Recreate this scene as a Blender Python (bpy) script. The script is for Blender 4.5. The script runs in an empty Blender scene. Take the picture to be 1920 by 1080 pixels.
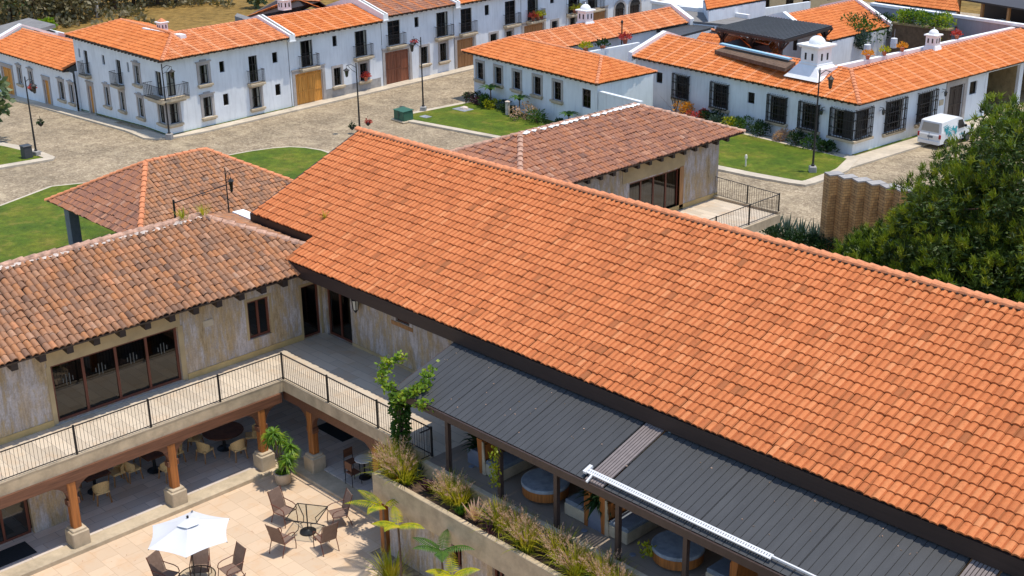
import bpy, math, random
import numpy as np
from mathutils import Vector, Matrix, Quaternion
V = Vector
rnd = random.Random(7)
S = bpy.context.scene
COL = S.collection

# ------------------------------------------------------------------ camera, sky, sun, exposure
FPX, YAW, PITCH, ROLL = 2380.0, math.radians(-46.2), math.radians(21.06), math.radians(0.82)
CAM = V((35.14, -22.4, 22.3))
_fwd = V((math.sin(YAW)*math.cos(PITCH), math.cos(YAW)*math.cos(PITCH), -math.sin(PITCH)))
_r = V((math.cos(YAW), -math.sin(YAW), 0)); _d = _fwd.cross(_r)
_c, _s = math.cos(ROLL), math.sin(ROLL)
RX = _c*_r + _s*_d; RY = -_s*_r + _c*_d
cd = bpy.data.cameras.new('camera'); cam = bpy.data.objects.new('camera', cd); COL.objects.link(cam)
m3 = Matrix((RX, -RY, -_fwd)).transposed()
cam.matrix_world = Matrix.Translation(CAM) @ m3.to_4x4()
cd.sensor_width = 36; cd.lens = FPX*36/1920; cd.clip_end = 3000; cd.clip_start = .5
S.camera = cam

SUN = V((.185, .15, 1)).normalized()
el = math.asin(SUN.z); az = math.atan2(SUN.x, SUN.y)
w = bpy.data.worlds.new('World'); S.world = w; w.use_nodes = True
nt = w.node_tree; bg = nt.nodes['Background']
sky = nt.nodes.new('ShaderNodeTexSky'); sky.sky_type = 'NISHITA'; sky.sun_disc = False
sky.sun_elevation = el; sky.sun_rotation = az; sky.air_density = 1.0; sky.dust_density = 0.4; sky.ozone_density = 1.6
nt.links.new(sky.outputs[0], bg.inputs[0]); bg.inputs[1].default_value = 0.15
sl = bpy.data.lights.new('sun', 'SUN'); sl.energy = 2.8; sl.angle = math.radians(.5); sl.color = (1, .93, .82)
so = bpy.data.objects.new('sun', sl); COL.objects.link(so); so.rotation_euler = SUN.to_track_quat('Z', 'Y').to_euler(); so.location = (0, 0, 60)
S.view_settings.view_transform = 'Standard'; S.view_settings.look = 'None'; S.view_settings.exposure = 0.60; S.view_settings.gamma = 1
S.render.engine = 'CYCLES'

# ------------------------------------------------------------------ points on the ground / on planes from the photo's pixels
def ray(px, py): return _fwd + RX*((px-960)/FPX) + RY*((py-540)/FPX)
def gz(x): return 0.0 if x > -50 else -0.045*(-50-max(x, -82))
def Z(px, py, z=0.0):
    r = ray(px, py); return CAM + r*((z-CAM.z)/r.z)
def G(px, py, dz=0.0):
    p = Z(px, py, dz)
    for _ in range(6): p = Z(px, py, gz(p.x)+dz)
    return p
def YP(px, py, y):
    r = ray(px, py); return CAM + r*((y-CAM.y)/r.y)
def XP(px, py, x):
    r = ray(px, py); return CAM + r*((x-CAM.x)/r.x)
ZS = 560/1920.
class Fac:
    """an upright wall plane: X along the wall (left to right from outside), Y inward, Z up"""
    def __init__(s, P, ang):
        s.P = V((P[0], P[1], 0)); a = math.radians(ang); s.d = V((math.cos(a), math.sin(a), 0)); s.n = V((-s.d.y, s.d.x, 0))
        s.M = Matrix.Translation(s.P) @ Matrix.Rotation(a, 4, 'Z'); s.ang = a
    def w(s, u, n, z): return s.P + s.d*u + s.n*n + V((0, 0, z))
    def at(s, px, py, n=0.0):
        r = ray(px, py); t = (s.P + s.n*n - CAM).dot(s.n)/r.dot(s.n); p = CAM + r*t; return (p-s.P).dot(s.d), p.z

# ------------------------------------------------------------------ mesh builder
OFF = {}
class MB:
    def __init__(s, M=None): s.v = []; s.f = []; s.m = []; s.M = M; s.at = None
    def add(s, vs, fs, mi=0):
        o = len(s.v)
        if s.M is not None: vs = [s.M @ V(p) for p in vs]
        s.v += [tuple(p) for p in vs]; s.f += [tuple(i+o for i in f) for f in fs]; s.m += [mi]*len(fs)
    def box(s, x0, x1, y0, y1, z0, z1, mi=0):
        s.add([(x0,y0,z0),(x1,y0,z0),(x1,y1,z0),(x0,y1,z0),(x0,y0,z1),(x1,y0,z1),(x1,y1,z1),(x0,y1,z1)],
              [(0,3,2,1),(4,5,6,7),(0,1,5,4),(1,2,6,5),(2,3,7,6),(3,0,4,7)], mi)
    def bbox(s, x0, x1, y0, y1, z0, z1, b=.02, mi=0):
        # chamfered block
        A = [(x0+b,y0),(x1-b,y0),(x1,y0+b),(x1,y1-b),(x1-b,y1),(x0+b,y1),(x0,y1-b),(x0,y0+b)]
        I = [(min(max(x,x0+b),x1-b),min(max(y,y0+b),y1-b)) for x,y in A]
        R = [[(x,y,z0) for x,y in A],[(x,y,z1-b) for x,y in A],[(x,y,z1) for x,y in I]]
        vs = sum(R,[]); fs=[tuple(range(7,-1,-1)),tuple(range(16,24))]
        for k in (0,8):
            for i in range(8): j=(i+1)%8; fs.append((k+i,k+j,k+8+j,k+8+i))
        s.add(vs,fs,mi)
    def bar(s, p, q, w, h=None, mi=0, up=(0,0,1)):
        p=V(p);q=V(q);h=h or w; d=(q-p).normalized(); u=V(up)
        if abs(d.dot(u))>.99: u=V((1,0,0))
        a=d.cross(u).normalized()*(w/2); b=a.cross(d).normalized()*(h/2)
        vs=[p-a-b,p+a-b,p+a+b,p-a+b,q-a-b,q+a-b,q+a+b,q-a+b]
        s.add(vs,[(0,1,2,3),(7,6,5,4),(0,4,5,1),(1,5,6,2),(2,6,7,3),(3,7,4,0)],mi)
    def tube(s, pts, rs, n=8, mi=0, cap=True):
        pts=[V(p) for p in pts]
        if not hasattr(rs,'__len__'): rs=[rs]*len(pts)
        rings=[]; ref=None
        for i,p in enumerate(pts):
            d=(pts[min(i+1,len(pts)-1)]-pts[max(i-1,0)]).normalized()
            if ref is None: ref=V((0,0,1)) if abs(d.z)<.9 else V((1,0,0))
            a=(ref-d*ref.dot(d)).normalized(); ref=a; b=d.cross(a)
            rings.append([p+(a*math.cos(2*math.pi*k/n)+b*math.sin(2*math.pi*k/n))*rs[i] for k in range(n)])
        vs=sum(rings,[]); fs=[]
        for i in range(len(pts)-1):
            for k in range(n):
                j=(k+1)%n; fs.append((i*n+k,i*n+j,(i+1)*n+j,(i+1)*n+k))
        if cap: fs+=[tuple(range(n-1,-1,-1)),tuple(range((len(pts)-1)*n,len(pts)*n))]
        s.add(vs,fs,mi)
    def lathe(s, prof, c=(0,0,0), n=16, mi=0, sq=None):
        c=V(c); vs=[];fs=[]
        for r,z in prof:
            for k in range(n):
                a=2*math.pi*(k+.5)/n; vs.append(c+V((r*math.cos(a),r*math.sin(a),z)))
        for i in range(len(prof)-1):
            for k in range(n):
                j=(k+1)%n; fs.append((i*n+k,i*n+j,(i+1)*n+j,(i+1)*n+k))
        fs+=[tuple(range(n-1,-1,-1)),tuple(range((len(prof)-1)*n,len(prof)*n))]
        s.add(vs,fs,mi)
    def prism(s, poly, z0, z1, mi=0):
        n=len(poly); vs=[(p[0],p[1],z0) for p in poly]+[(p[0],p[1],z1) for p in poly]
        fs=[tuple(range(n-1,-1,-1)),tuple(range(n,2*n))]+[(i,(i+1)%n,n+(i+1)%n,n+i) for i in range(n)]
        s.add(vs,fs,mi)
    def slab(s, pts, th, mi=0):
        """polygon given by 3D points, thickened downward"""
        pts=[V(p) for p in pts]; n=len(pts); dn=V((0,0,-th))
        s.add(pts+[p+dn for p in pts],[tuple(range(n)),tuple(range(2*n-1,n-1,-1))]+[(i,n+i,n+(i+1)%n,(i+1)%n) for i in range(n)],mi)
    def blade(s, p, d, L, w, droop=.3, seg=4, mi=0, side=None, tw=0):
        p=V(p); d=V(d).normalized()
        sd=V(side) if side else d.cross(V((0,0,1)))
        if sd.length<.01: sd=V((1,0,0))
        sd.normalize()
        if tw: sd=Quaternion(d,tw)@sd
        vs=[];fs=[];q=p.copy();dd=d.copy()
        for i in range(seg+1):
            t=i/seg; ww=w*(math.sin(math.pi*min(1,.18+.82*t)) if t<1 else .06)
            vs+= [q-sd*ww/2,q+sd*ww/2]
            q=q+dd*(L/seg); dd=(dd+V((0,0,-droop/seg*(1+t)))).normalized()
        for i in range(seg): fs.append((2*i,2*i+1,2*i+3,2*i+2))
        s.add(vs,fs,mi)
    def leaf(s, p, d, L, w, mi=0):
        p=V(p);d=V(d).normalized();sd=d.cross(V((rnd.uniform(-1,1),rnd.uniform(-1,1),rnd.uniform(-.3,1))))
        if sd.length<.05: sd=d.cross(V((0,1,.3)))
        sd=sd.normalized()*w/2
        s.add([p,p+d*L*.5+sd,p+d*L,p+d*L*.5-sd],[(0,1,2,3)],mi)
    def build(s, name, mats, parent=None, smooth=False, loc=None):
        if not isinstance(mats,(list,tuple)): mats=[mats]
        me=bpy.data.meshes.new(name)
        if parent is not None: off=OFF[parent]
        else:
            if loc is not None: off=V(loc)
            else:
                a=np.array(s.v); off=V(((a[:,0].min()+a[:,0].max())/2,(a[:,1].min()+a[:,1].max())/2,a[:,2].min()))
        a=np.array(s.v,dtype=np.float64)-np.array(off)
        me.from_pydata(a.tolist(),[],s.f)
        for m in mats: me.materials.append(m)
        if len(mats)>1: me.polygons.foreach_set('material_index',s.m)
        if smooth: me.polygons.foreach_set('use_smooth',[True]*len(s.f))
        if s.at is not None:
            at=me.attributes.new('tile','FLOAT','FACE'); at.data.foreach_set('value',s.at)
        me.update()
        o=bpy.data.objects.new(name,me); COL.objects.link(o)
        if parent is not None: o.parent=parent
        else: o.location=off
        OFF[o]=off
        return o
def tag(o, label=None, cat=None, group=None, kind=None):
    if label: o['label']=label
    if cat: o['category']=cat
    if group: o['group']=group
    if kind: o['kind']=kind
    return o
def thing(name, label, cat, loc=(0,0,0), group=None, local=False):
    o=bpy.data.objects.new(name,None); COL.objects.link(o); o.location=V(loc); o.empty_display_size=.3
    OFF[o]=V((0,0,0)) if local else V(loc)
    return tag(o,label,cat,group)
def dup(root, loc, rz=0, label=None, group=None, sc=None):
    def cp(o,par):
        c=o.copy(); COL.objects.link(c); OFF[c]=OFF.get(o,V((0,0,0)))
        if par is not None: c.parent=par
        for ch in o.children: cp(ch,c)
        return c
    r=cp(root,None); r.location=V(loc); r.rotation_euler=(0,0,rz)
    if sc: r.scale=(sc,)*3 if not hasattr(sc,'__len__') else sc
    if label: r['label']=label
    if group: r['group']=group
    return r

# ------------------------------------------------------------------ materials
def nm(name):
    m=bpy.data.materials.new(name); m.use_nodes=True; t=m.node_tree; b=t.nodes['Principled BSDF']; return m,t,b
def N(t,k,**kw):
    n=t.nodes.new('ShaderNode'+k)
    for a,v in kw.items():
        if a in n.inputs: n.inputs[a].default_value=v
        else: setattr(n,a,v)
    return n
def ramp(t,src,stops):
    r=t.nodes.new('ShaderNodeValToRGB'); e=r.color_ramp.elements
    while len(e)<len(stops): e.new(.5)
    for x,(p,c) in zip(e,stops): x.position=p; x.color=(*c,1)
    t.links.new(src,r.inputs[0]); return r.outputs[0]
def pos(t,scale=(1,1,1),rot=0,obj=False):
    g=N(t,'NewGeometry') if not obj else N(t,'TexCoord')
    mp=N(t,'Mapping'); mp.inputs['Scale'].default_value=scale; mp.inputs['Rotation'].default_value=(0,0,rot)
    t.links.new(g.outputs['Position'] if not obj else g.outputs['Object'],mp.inputs[0]); return mp.outputs[0]
def noise(t,vec,sc,det=4,ro=.55):
    n=N(t,'TexNoise'); n.inputs['Scale'].default_value=sc; n.inputs['Detail'].default_value=det; n.inputs['Roughness'].default_value=ro
    t.links.new(vec,n.inputs['Vector']); return n.outputs[0]
def mix(t,a,b,f,mode='MIX'):
    n=N(t,'Mix'); n.data_type='RGBA'; n.blend_type=mode
    for sock,val in ((n.inputs['Factor'],f),(n.inputs['A'] if 0 else n.inputs[6],a),(n.inputs[7],b)):
        if isinstance(val,(int,float)): sock.default_value=val
        elif isinstance(val,tuple): sock.default_value=(*val,1)
        else: t.links.new(val,sock)
    return n.outputs[2]
def bump(t,b,h,st=.3,dist=.02):
    n=N(t,'Bump'); n.inputs['Strength'].default_value=st; n.inputs['Distance'].default_value=dist
    t.links.new(h,n.inputs['Height']); t.links.new(n.outputs[0],b.inputs['Normal'])
def simple(name,c,rough=.6,var=.15,sc=4,metal=0,spec=.4,bmp=0,bsc=30,scale=(1,1,1)):
    m,t,b=nm(name); b.inputs['Roughness'].default_value=rough; b.inputs['Metallic'].default_value=metal; b.inputs['Specular IOR Level'].default_value=spec
    v=pos(t,scale); n=noise(t,v,sc)
    lo=tuple(x*(1-var) for x in c); hi=tuple(min(1,x*(1+var)) for x in c)
    t.links.new(ramp(t,n,[(.3,lo),(.7,hi)]),b.inputs['Base Color'])
    if bmp: bump(t,b,noise(t,v,bsc),bmp)
    return m
def tile_mat(name,stops,wx=.25,dark=(.12,.08,.06),lich=None,rough=.75):
    m,t,b=nm(name); b.inputs['Roughness'].default_value=rough; b.inputs['Specular IOR Level'].default_value=.25
    a=N(t,'Attribute'); a.attribute_name='tile'; c=ramp(t,a.outputs['Fac'],stops)
    v=pos(t); n1=noise(t,v,7,5,.65); n2=noise(t,v,.5,4)
    f=N(t,'MapRange'); f.inputs[1].default_value=.5; f.inputs[2].default_value=.72; f.inputs[4].default_value=wx; t.links.new(n1,f.inputs[0])
    c=mix(t,c,dark,f.outputs[0])
    g=N(t,'MapRange'); g.inputs[1].default_value=.35; g.inputs[2].default_value=.7; g.inputs[3].default_value=.93; g.inputs[4].default_value=1.05; t.links.new(n2,g.inputs[0])
    c=mix(t,c,g.outputs[0],1.0,'MULTIPLY')
    hv=ramp(t,noise(t,v,13,4,.7),[(.32,(.88,.80,.72)),(.5,(1,1,1)),(.68,(1.0,1.1,1.12))]); c=mix(t,c,hv,.8,'MULTIPLY')
    if lich:
        h=N(t,'MapRange'); h.inputs[1].default_value=.58; h.inputs[2].default_value=.7; h.inputs[4].default_value=.55; t.links.new(noise(t,v,2.2,6,.7),h.inputs[0])
        c=mix(t,c,lich,h.outputs[0])
    t.links.new(c,b.inputs['Base Color']); bump(t,b,noise(t,v,25),.25,.01)
    return m
M={}
M['tile_new']=tile_mat('clay_tile_orange',[(0,(.30,.105,.036)),(.12,(.44,.128,.040)),(.35,(.53,.160,.050)),(.6,(.57,.182,.060)),(.88,(.60,.208,.074)),(1,(.63,.25,.10))],.3,(.33,.105,.038))
M['tile_old']=tile_mat('clay_tile_weathered',[(0,(.14,.08,.055)),(.2,(.28,.15,.09)),(.5,(.37,.18,.095)),(.75,(.42,.18,.075)),(.9,(.44,.25,.155)),(1,(.54,.18,.05))],.35,(.13,.09,.075),(.34,.25,.19))
M['tile_red']=tile_mat('clay_tile_red_brown',[(0,(.16,.085,.06)),(.2,(.28,.13,.085)),(.5,(.35,.155,.09)),(.8,(.40,.16,.075)),(.93,(.43,.24,.16)),(1,(.52,.165,.05))],.28,(.15,.09,.075),(.34,.22,.17))
M['tile_street']=tile_mat('clay_tile_bright',[(0,(.50,.125,.026)),(.4,(.59,.175,.042)),(.8,(.66,.210,.058)),(.96,(.68,.22,.07)),(1,(.70,.28,.12))],.3,(.42,.14,.05))
M['tile_street_old']=tile_mat('clay_tile_faded',[(0,(.46,.14,.05)),(.4,(.60,.19,.06)),(.8,(.68,.24,.09)),(.96,(.66,.26,.12)),(1,(.70,.31,.15))],.4,(.32,.15,.08))
M['mortar']=simple('ridge_mortar',(.60,.50,.43),.85,.35,3,bmp=.3)
M['ridge_new']=simple('ridge_clay',(.62,.23,.10),.75,.25,6,bmp=.3)
M['ridge_old']=simple('ridge_clay_old',(.44,.26,.18),.8,.45,5,bmp=.3)
def stucco(name,c):
    m,t,b=nm(name); b.inputs['Roughness'].default_value=.85; b.inputs['Specular IOR Level'].default_value=.2
    v=pos(t); s=pos(t,(2.5,2.5,.25)); n=noise(t,s,2.2,6,.65); n2=noise(t,v,.6,4)
    c1=ramp(t,n,[(.25,tuple(x*.86 for x in c)),(.5,c),(.8,tuple(min(.9,x*1.05) for x in c))])
    g=N(t,'MapRange'); g.inputs[1].default_value=.3; g.inputs[2].default_value=.7; g.inputs[3].default_value=.9; g.inputs[4].default_value=1.05; t.links.new(n2,g.inputs[0])
    t.links.new(mix(t,c1,g.outputs[0],1.0,'MULTIPLY'),b.inputs['Base Color']); bump(t,b,noise(t,v,14,5),.25,.02); return m
M['stucco']=stucco('white_stucco',(.73,.755,.775))
M['coping']=simple('white_coping',(.80,.80,.79),.8,.06,2)
def planks(name):
    m,t,b=nm(name); b.inputs['Roughness'].default_value=.85; b.inputs['Specular IOR Level'].default_value=.2
    v=pos(t); n=noise(t,pos(t,(1.5,1.5,.42)),1.5,8,.72); n2=noise(t,pos(t,(1,1,.55)),.8,6,.66); fine=noise(t,pos(t,(7,7,.8)),2.0,6,.7); gr=noise(t,v,16,5,.75)
    c=ramp(t,n,[(.30,(.25,.17,.09)),(.42,(.48,.35,.20)),(.50,(.43,.36,.30)),(.58,(.55,.49,.47)),(.66,(.52,.41,.28)),(.76,(.58,.44,.25))])
    o=N(t,'MapRange'); o.inputs[1].default_value=.50; o.inputs[2].default_value=.62; o.inputs[4].default_value=.5; t.links.new(n2,o.inputs[0])
    c=mix(t,c,(.47,.32,.16),o.outputs[0])
    for src,lo,hi in ((fine,.74,1.16),(gr,.80,1.16)):
        g=N(t,'MapRange'); g.inputs[1].default_value=.3; g.inputs[2].default_value=.7; g.inputs[3].default_value=lo; g.inputs[4].default_value=hi; t.links.new(src,g.inputs[0])
        c=mix(t,c,g.outputs[0],1.0,'MULTIPLY')
    t.links.new(c,b.inputs['Base Color'])
    sx=N(t,'SeparateXYZ'); t.links.new(v,sx.inputs[0]); ad=N(t,'Math',operation='ADD'); t.links.new(sx.outputs[0],ad.inputs[0]); t.links.new(sx.outputs[1],ad.inputs[1])
    md=N(t,'Math',operation='PINGPONG'); md.inputs[1].default_value=.17; t.links.new(ad.outputs[0],md.inputs[0])
    mm=N(t,'MapRange'); mm.inputs[2].default_value=.012; t.links.new(md.outputs[0],mm.inputs[0]); bump(t,b,mm.outputs[0],.5,.012)
    return m
M['plank']=planks('board_marked_wall')
def stone(name,c,var=.22,sc=3):
    m,t,b=nm(name); b.inputs['Roughness'].default_value=.8; b.inputs['Specular IOR Level'].default_value=.25
    v=pos(t); n=noise(t,v,sc,7,.65); n2=noise(t,v,sc*.2,3)
    c1=ramp(t,n,[(.3,tuple(x*(1-var) for x in c)),(.55,c),(.75,tuple(x*(1+var*.6) for x in c))])
    g=N(t,'MapRange'); g.inputs[1].default_value=.3; g.inputs[2].default_value=.7; g.inputs[3].default_value=.82; g.inputs[4].default_value=1.1; t.links.new(n2,g.inputs[0])
    t.links.new(mix(t,c1,g.outputs[0],1.0,'MULTIPLY'),b.inputs['Base Color']); bump(t,b,noise(t,v,22,5),.3,.01); return m
M['stone']=stone('beige_limestone',(.52,.42,.29))
M['stone_grey']=stone('grey_stone',(.36,.34,.32))
M['kerb']=stone('kerb_stone',(.55,.47,.36),.15)
M['concrete']=stone('planter_concrete',(.54,.42,.27),.3,2)
M['surround']=stone('window_stone',(.42,.38,.35),.15)
def wood(name,c,axis=2,rough=.55,var=.35):
    m,t,b=nm(name); b.inputs['Roughness'].default_value=rough
    sc=[14,14,14]; sc[axis]=.8; n=noise(t,pos(t,tuple(sc)),1.2,5,.6)
    t.links.new(ramp(t,n,[(.3,tuple(x*(1-var) for x in c)),(.7,tuple(x*(1+var) for x in c))]),b.inputs['Base Color']); bump(t,b,n,.15,.01); return m
M['wood_post']=wood('orange_brown_timber',(.36,.125,.028))
M['wood_beam']=wood('red_brown_beam',(.15,.062,.032),1)
M['wood_frame']=wood('mahogany_frame',(.13,.035,.018))
M['wood_dark']=wood('dark_timber',(.030,.018,.014),1)
M['wood_gold']=wood('golden_garage_wood',(.62,.27,.045))
M['wood_rust']=wood('red_brown_garage_wood',(.23,.075,.035))
M['wood_mid']=wood('mid_brown_wood',(.36,.17,.06))
M['wood_sofa']=wood('sofa_wood',(.36,.12,.025))
M['wicker']=simple('tan_wicker',(.62,.42,.19),.7,.25,40,bmp=.4,bsc=80)
M['fascia']=wood('dark_brown_fascia',(.030,.017,.015),0,.5,.2)
M['black']=simple('black_metal',(.014,.014,.015),.45,.2,8)
M['iron']=simple('dark_iron',(.022,.02,.02),.55,.3,8)
M['beam_metal']=simple('brown_metal_beam',(.055,.036,.031),.45,.15,6)
M['mat']=simple('dark_mat',(.012,.016,.02),.95,.3,20)
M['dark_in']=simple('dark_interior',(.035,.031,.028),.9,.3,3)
M['curtain']=simple('cream_curtain',(.74,.69,.60),.9,.12,3)
M['white_paint']=simple('white_paint',(.66,.66,.66),.45,.04,3)
M['fabric_white']=simple('white_canvas',(.62,.62,.63),.8,.03,2)
M['cushion']=simple('grey_cushion',(.17,.19,.22),.85,.12,6)
M['pot_grey']=simple('grey_pot',(.17,.18,.22),.6,.15,4)
M['pot_stone']=stone('beige_pot',(.48,.40,.30))
M['pot_clay']=simple('clay_pot',(.45,.14,.07),.7,.2,6)
M['tabletop']=stone('grey_stone_top',(.30,.32,.35),.35,4)
M['table_dark']=simple('dark_wood_top',(.11,.045,.025),.75,.3,6,spec=.15)
M['ochre']=stone('ochre_strip',(.58,.40,.17),.18,2)
M['beige_plaster']=stone('beige_plaster_band',(.50,.37,.20),.2,1.2)
M['sling']=simple('brown_sling',(.19,.125,.095),.75,.12,12,bmp=.2,bsc=120)
M['bark']=simple('brown_bark',(.13,.08,.05),.9,.4,8,bmp=.6,scale=(1,1,.3))
M['bark_pale']=simple('pale_bark',(.55,.50,.44),.9,.25,6)
M['soil']=simple('soil',(.09,.055,.035),.95,.4,8,bmp=.6)
M['transformer']=simple('green_enamel',(.035,.12,.075),.5,.1,4)
M['plastic_grey']=simple('grey_plastic',(.05,.055,.06),.5,.1,4)
def leafm(name,stops,tr=.35,sc=6):
    m,t,b=nm(name); b.inputs['Roughness'].default_value=.5; b.inputs['Specular IOR Level'].default_value=.35
    c=ramp(t,noise(t,pos(t),sc,3),stops); t.links.new(c,b.inputs['Base Color'])
    tl=N(t,'BsdfTranslucent'); t.links.new(mix(t,c,(1.3,1.25,.6),1.0,'MULTIPLY'),tl.inputs[0]); ms=N(t,'MixShader'); ms.inputs[0].default_value=tr
    out=t.nodes['Material Output']; t.links.new(b.outputs[0],ms.inputs[1]); t.links.new(tl.outputs[0],ms.inputs[2]); t.links.new(ms.outputs[0],out.inputs[0]); return m
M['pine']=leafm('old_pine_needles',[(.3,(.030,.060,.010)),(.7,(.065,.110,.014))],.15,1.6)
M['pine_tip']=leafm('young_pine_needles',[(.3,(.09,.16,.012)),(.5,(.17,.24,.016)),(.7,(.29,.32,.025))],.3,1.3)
M['leaf']=leafm('green_leaves',[(.3,(.03,.085,.012)),(.7,(.085,.17,.022))])
M['leaf_dark']=leafm('dark_leaves',[(.3,(.012,.035,.012)),(.7,(.03,.07,.02))])
M['leaf_blue']=leafm('blue_green_leaves',[(.3,(.03,.06,.05)),(.7,(.07,.11,.09))])
M['leaf_yellow']=leafm('yellow_green_leaves',[(.3,(.16,.24,.01)),(.5,(.36,.38,.015)),(.75,(.55,.42,.02))],.4,5)
M['leaf_vine']=leafm('vine_leaves',[(.3,(.07,.15,.012)),(.5,(.17,.28,.02)),(.7,(.42,.44,.03))],.4,3)
M['leaf_orange']=leafm('orange_leaves',[(.3,(.55,.18,.02)),(.7,(.65,.36,.03))])
M['grass_plume']=leafm('pinkish_grass_plumes',[(.3,(.46,.28,.20)),(.7,(.66,.46,.34))],.35)
M['grass_blade']=leafm('olive_grass_blades',[(.3,(.15,.23,.02)),(.5,(.34,.35,.03)),(.7,(.58,.48,.05))],.45,2)
M['leaf_purple']=leafm('purple_leaves',[(.3,(.035,.012,.018)),(.7,(.09,.035,.045))],.2)
M['flower_red']=leafm('red_flowers',[(.3,(.35,.03,.03)),(.7,(.55,.08,.06))],.2)
M['scrub']=leafm('scrub_leaves',[(.3,(.11,.11,.05)),(.7,(.24,.19,.10))],.2,.6)
M['scrub_green']=leafm('scrub_green_leaves',[(.3,(.07,.115,.04)),(.7,(.16,.19,.08))],.2,.6)
def glass(name,tint,ref=.3,rough=.03):
    m,t,b=nm(name); t.nodes.remove(b); tr=N(t,'BsdfTransparent'); tr.inputs[0].default_value=(*tint,1)
    gl=N(t,'BsdfGlossy'); gl.inputs['Roughness'].default_value=rough; gl.inputs['Color'].default_value=(.9,.9,.9,1)
    fr=N(t,'LayerWeight'); fr.inputs[0].default_value=ref; ms=N(t,'MixShader'); t.links.new(fr.outputs['Fresnel'],ms.inputs[0]); t.links.new(tr.outputs[0],ms.inputs[1]); t.links.new(gl.outputs[0],ms.inputs[2])
    t.links.new(ms.outputs[0],t.nodes['Material Output'].inputs[0]); return m
M['glass']=glass('window_glass',(.78,.80,.80),.2)
M['glass_dark']=glass('tinted_glass',(.16,.17,.17),.42)
M['glass_table']=glass('glass_table_top',(.78,.82,.80),.3)
def paving(name,c,w,h,rot=0,mort=.012,mc=(.36,.26,.17),var=.12):
    m,t,b=nm(name); b.inputs['Roughness'].default_value=.75; b.inputs['Specular IOR Level'].default_value=.25
    v=pos(t,(1,1,1),rot); br=N(t,'TexBrick'); t.links.new(v,br.inputs['Vector'])
    br.inputs['Scale'].default_value=1; br.inputs['Brick Width'].default_value=w; br.inputs['Row Height'].default_value=h; br.inputs['Mortar Size'].default_value=mort; br.inputs['Bias'].default_value=0
    br.inputs['Color1'].default_value=(*[x*(1-var) for x in c],1); br.inputs['Color2'].default_value=(*[min(1,x*(1+var)) for x in c],1); br.inputs['Mortar'].default_value=(*mc,1); br.offset=.5
    n=noise(t,v,1.4,6,.65); st=N(t,'MapRange'); st.inputs[1].default_value=.5; st.inputs[2].default_value=.75; st.inputs[4].default_value=.5; t.links.new(n,st.inputs[0])
    cc=mix(t,br.outputs[0],(c[0]*.95,c[1]*.72,c[2]*.5),st.outputs[0]); t.links.new(cc,b.inputs['Base Color'])
    bump(t,b,br.outputs['Fac'],-.4,.006) if False else None
    return m
M['paving']=paving('cream_paving',(.60,.45,.31),.62,.62,0,.008,(.46,.33,.22),.07)
M['paving_grey']=paving('grey_gallery_paving',(.54,.47,.41),1.2,.4,math.pi/2,.008,(.25,.23,.22),.14)
M['deck']=paving('terrace_deck_paving',(.56,.47,.36),1.2,.4,0,.008,(.33,.28,.23),.12)
M['terrace_floor']=paving('terrace_shaded_floor',(.27,.215,.165),2.4,1.2,0,.008,(.2,.16,.12),.1)  # canopy shade put into the colour: darker than the sunlit deck
def cobble():
    m,t,b=nm('cobble_stones'); b.inputs['Roughness'].default_value=.85; b.inputs['Specular IOR Level'].default_value=.25
    v=pos(t); vo=N(t,'TexVoronoi'); vo.inputs['Scale'].default_value=6.5; t.links.new(v,vo.inputs['Vector'])
    ve=N(t,'TexVoronoi',feature='DISTANCE_TO_EDGE'); ve.inputs['Scale'].default_value=6.5; t.links.new(v,ve.inputs['Vector'])
    sx=N(t,'SeparateXYZ'); t.links.new(vo.outputs['Color'],sx.inputs[0])
    c=ramp(t,sx.outputs[0],[(0,(.24,.18,.115)),(.35,(.33,.255,.165)),(.7,(.40,.315,.205)),(1,(.47,.375,.255))])
    e=N(t,'MapRange'); e.inputs[1].default_value=.0; e.inputs[2].default_value=.1; t.links.new(ve.outputs['Distance'],e.inputs[0])
    c=mix(t,(.25,.19,.12),c,e.outputs[0])
    for sc,lo,hi,f0,f1 in ((.25,.35,.68,.78,1.16),(.9,.35,.7,.86,1.1)):
        g=N(t,'MapRange'); g.inputs[1].default_value=lo; g.inputs[2].default_value=hi; g.inputs[3].default_value=f0; g.inputs[4].default_value=f1
        t.links.new(noise(t,v,sc,5,.6),g.inputs[0]); c=mix(t,c,g.outputs[0],1.0,'MULTIPLY')
    d=N(t,'MapRange'); d.inputs[1].default_value=.52; d.inputs[2].default_value=.68; d.inputs[4].default_value=.6; t.links.new(noise(t,v,.45,6,.7),d.inputs[0])
    c=mix(t,c,(.46,.37,.24),d.outputs[0])
    t.links.new(c,b.inputs['Base Color']); bump(t,b,e.outputs[0],.5,.03); return m
M['cobble']=cobble()
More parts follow.
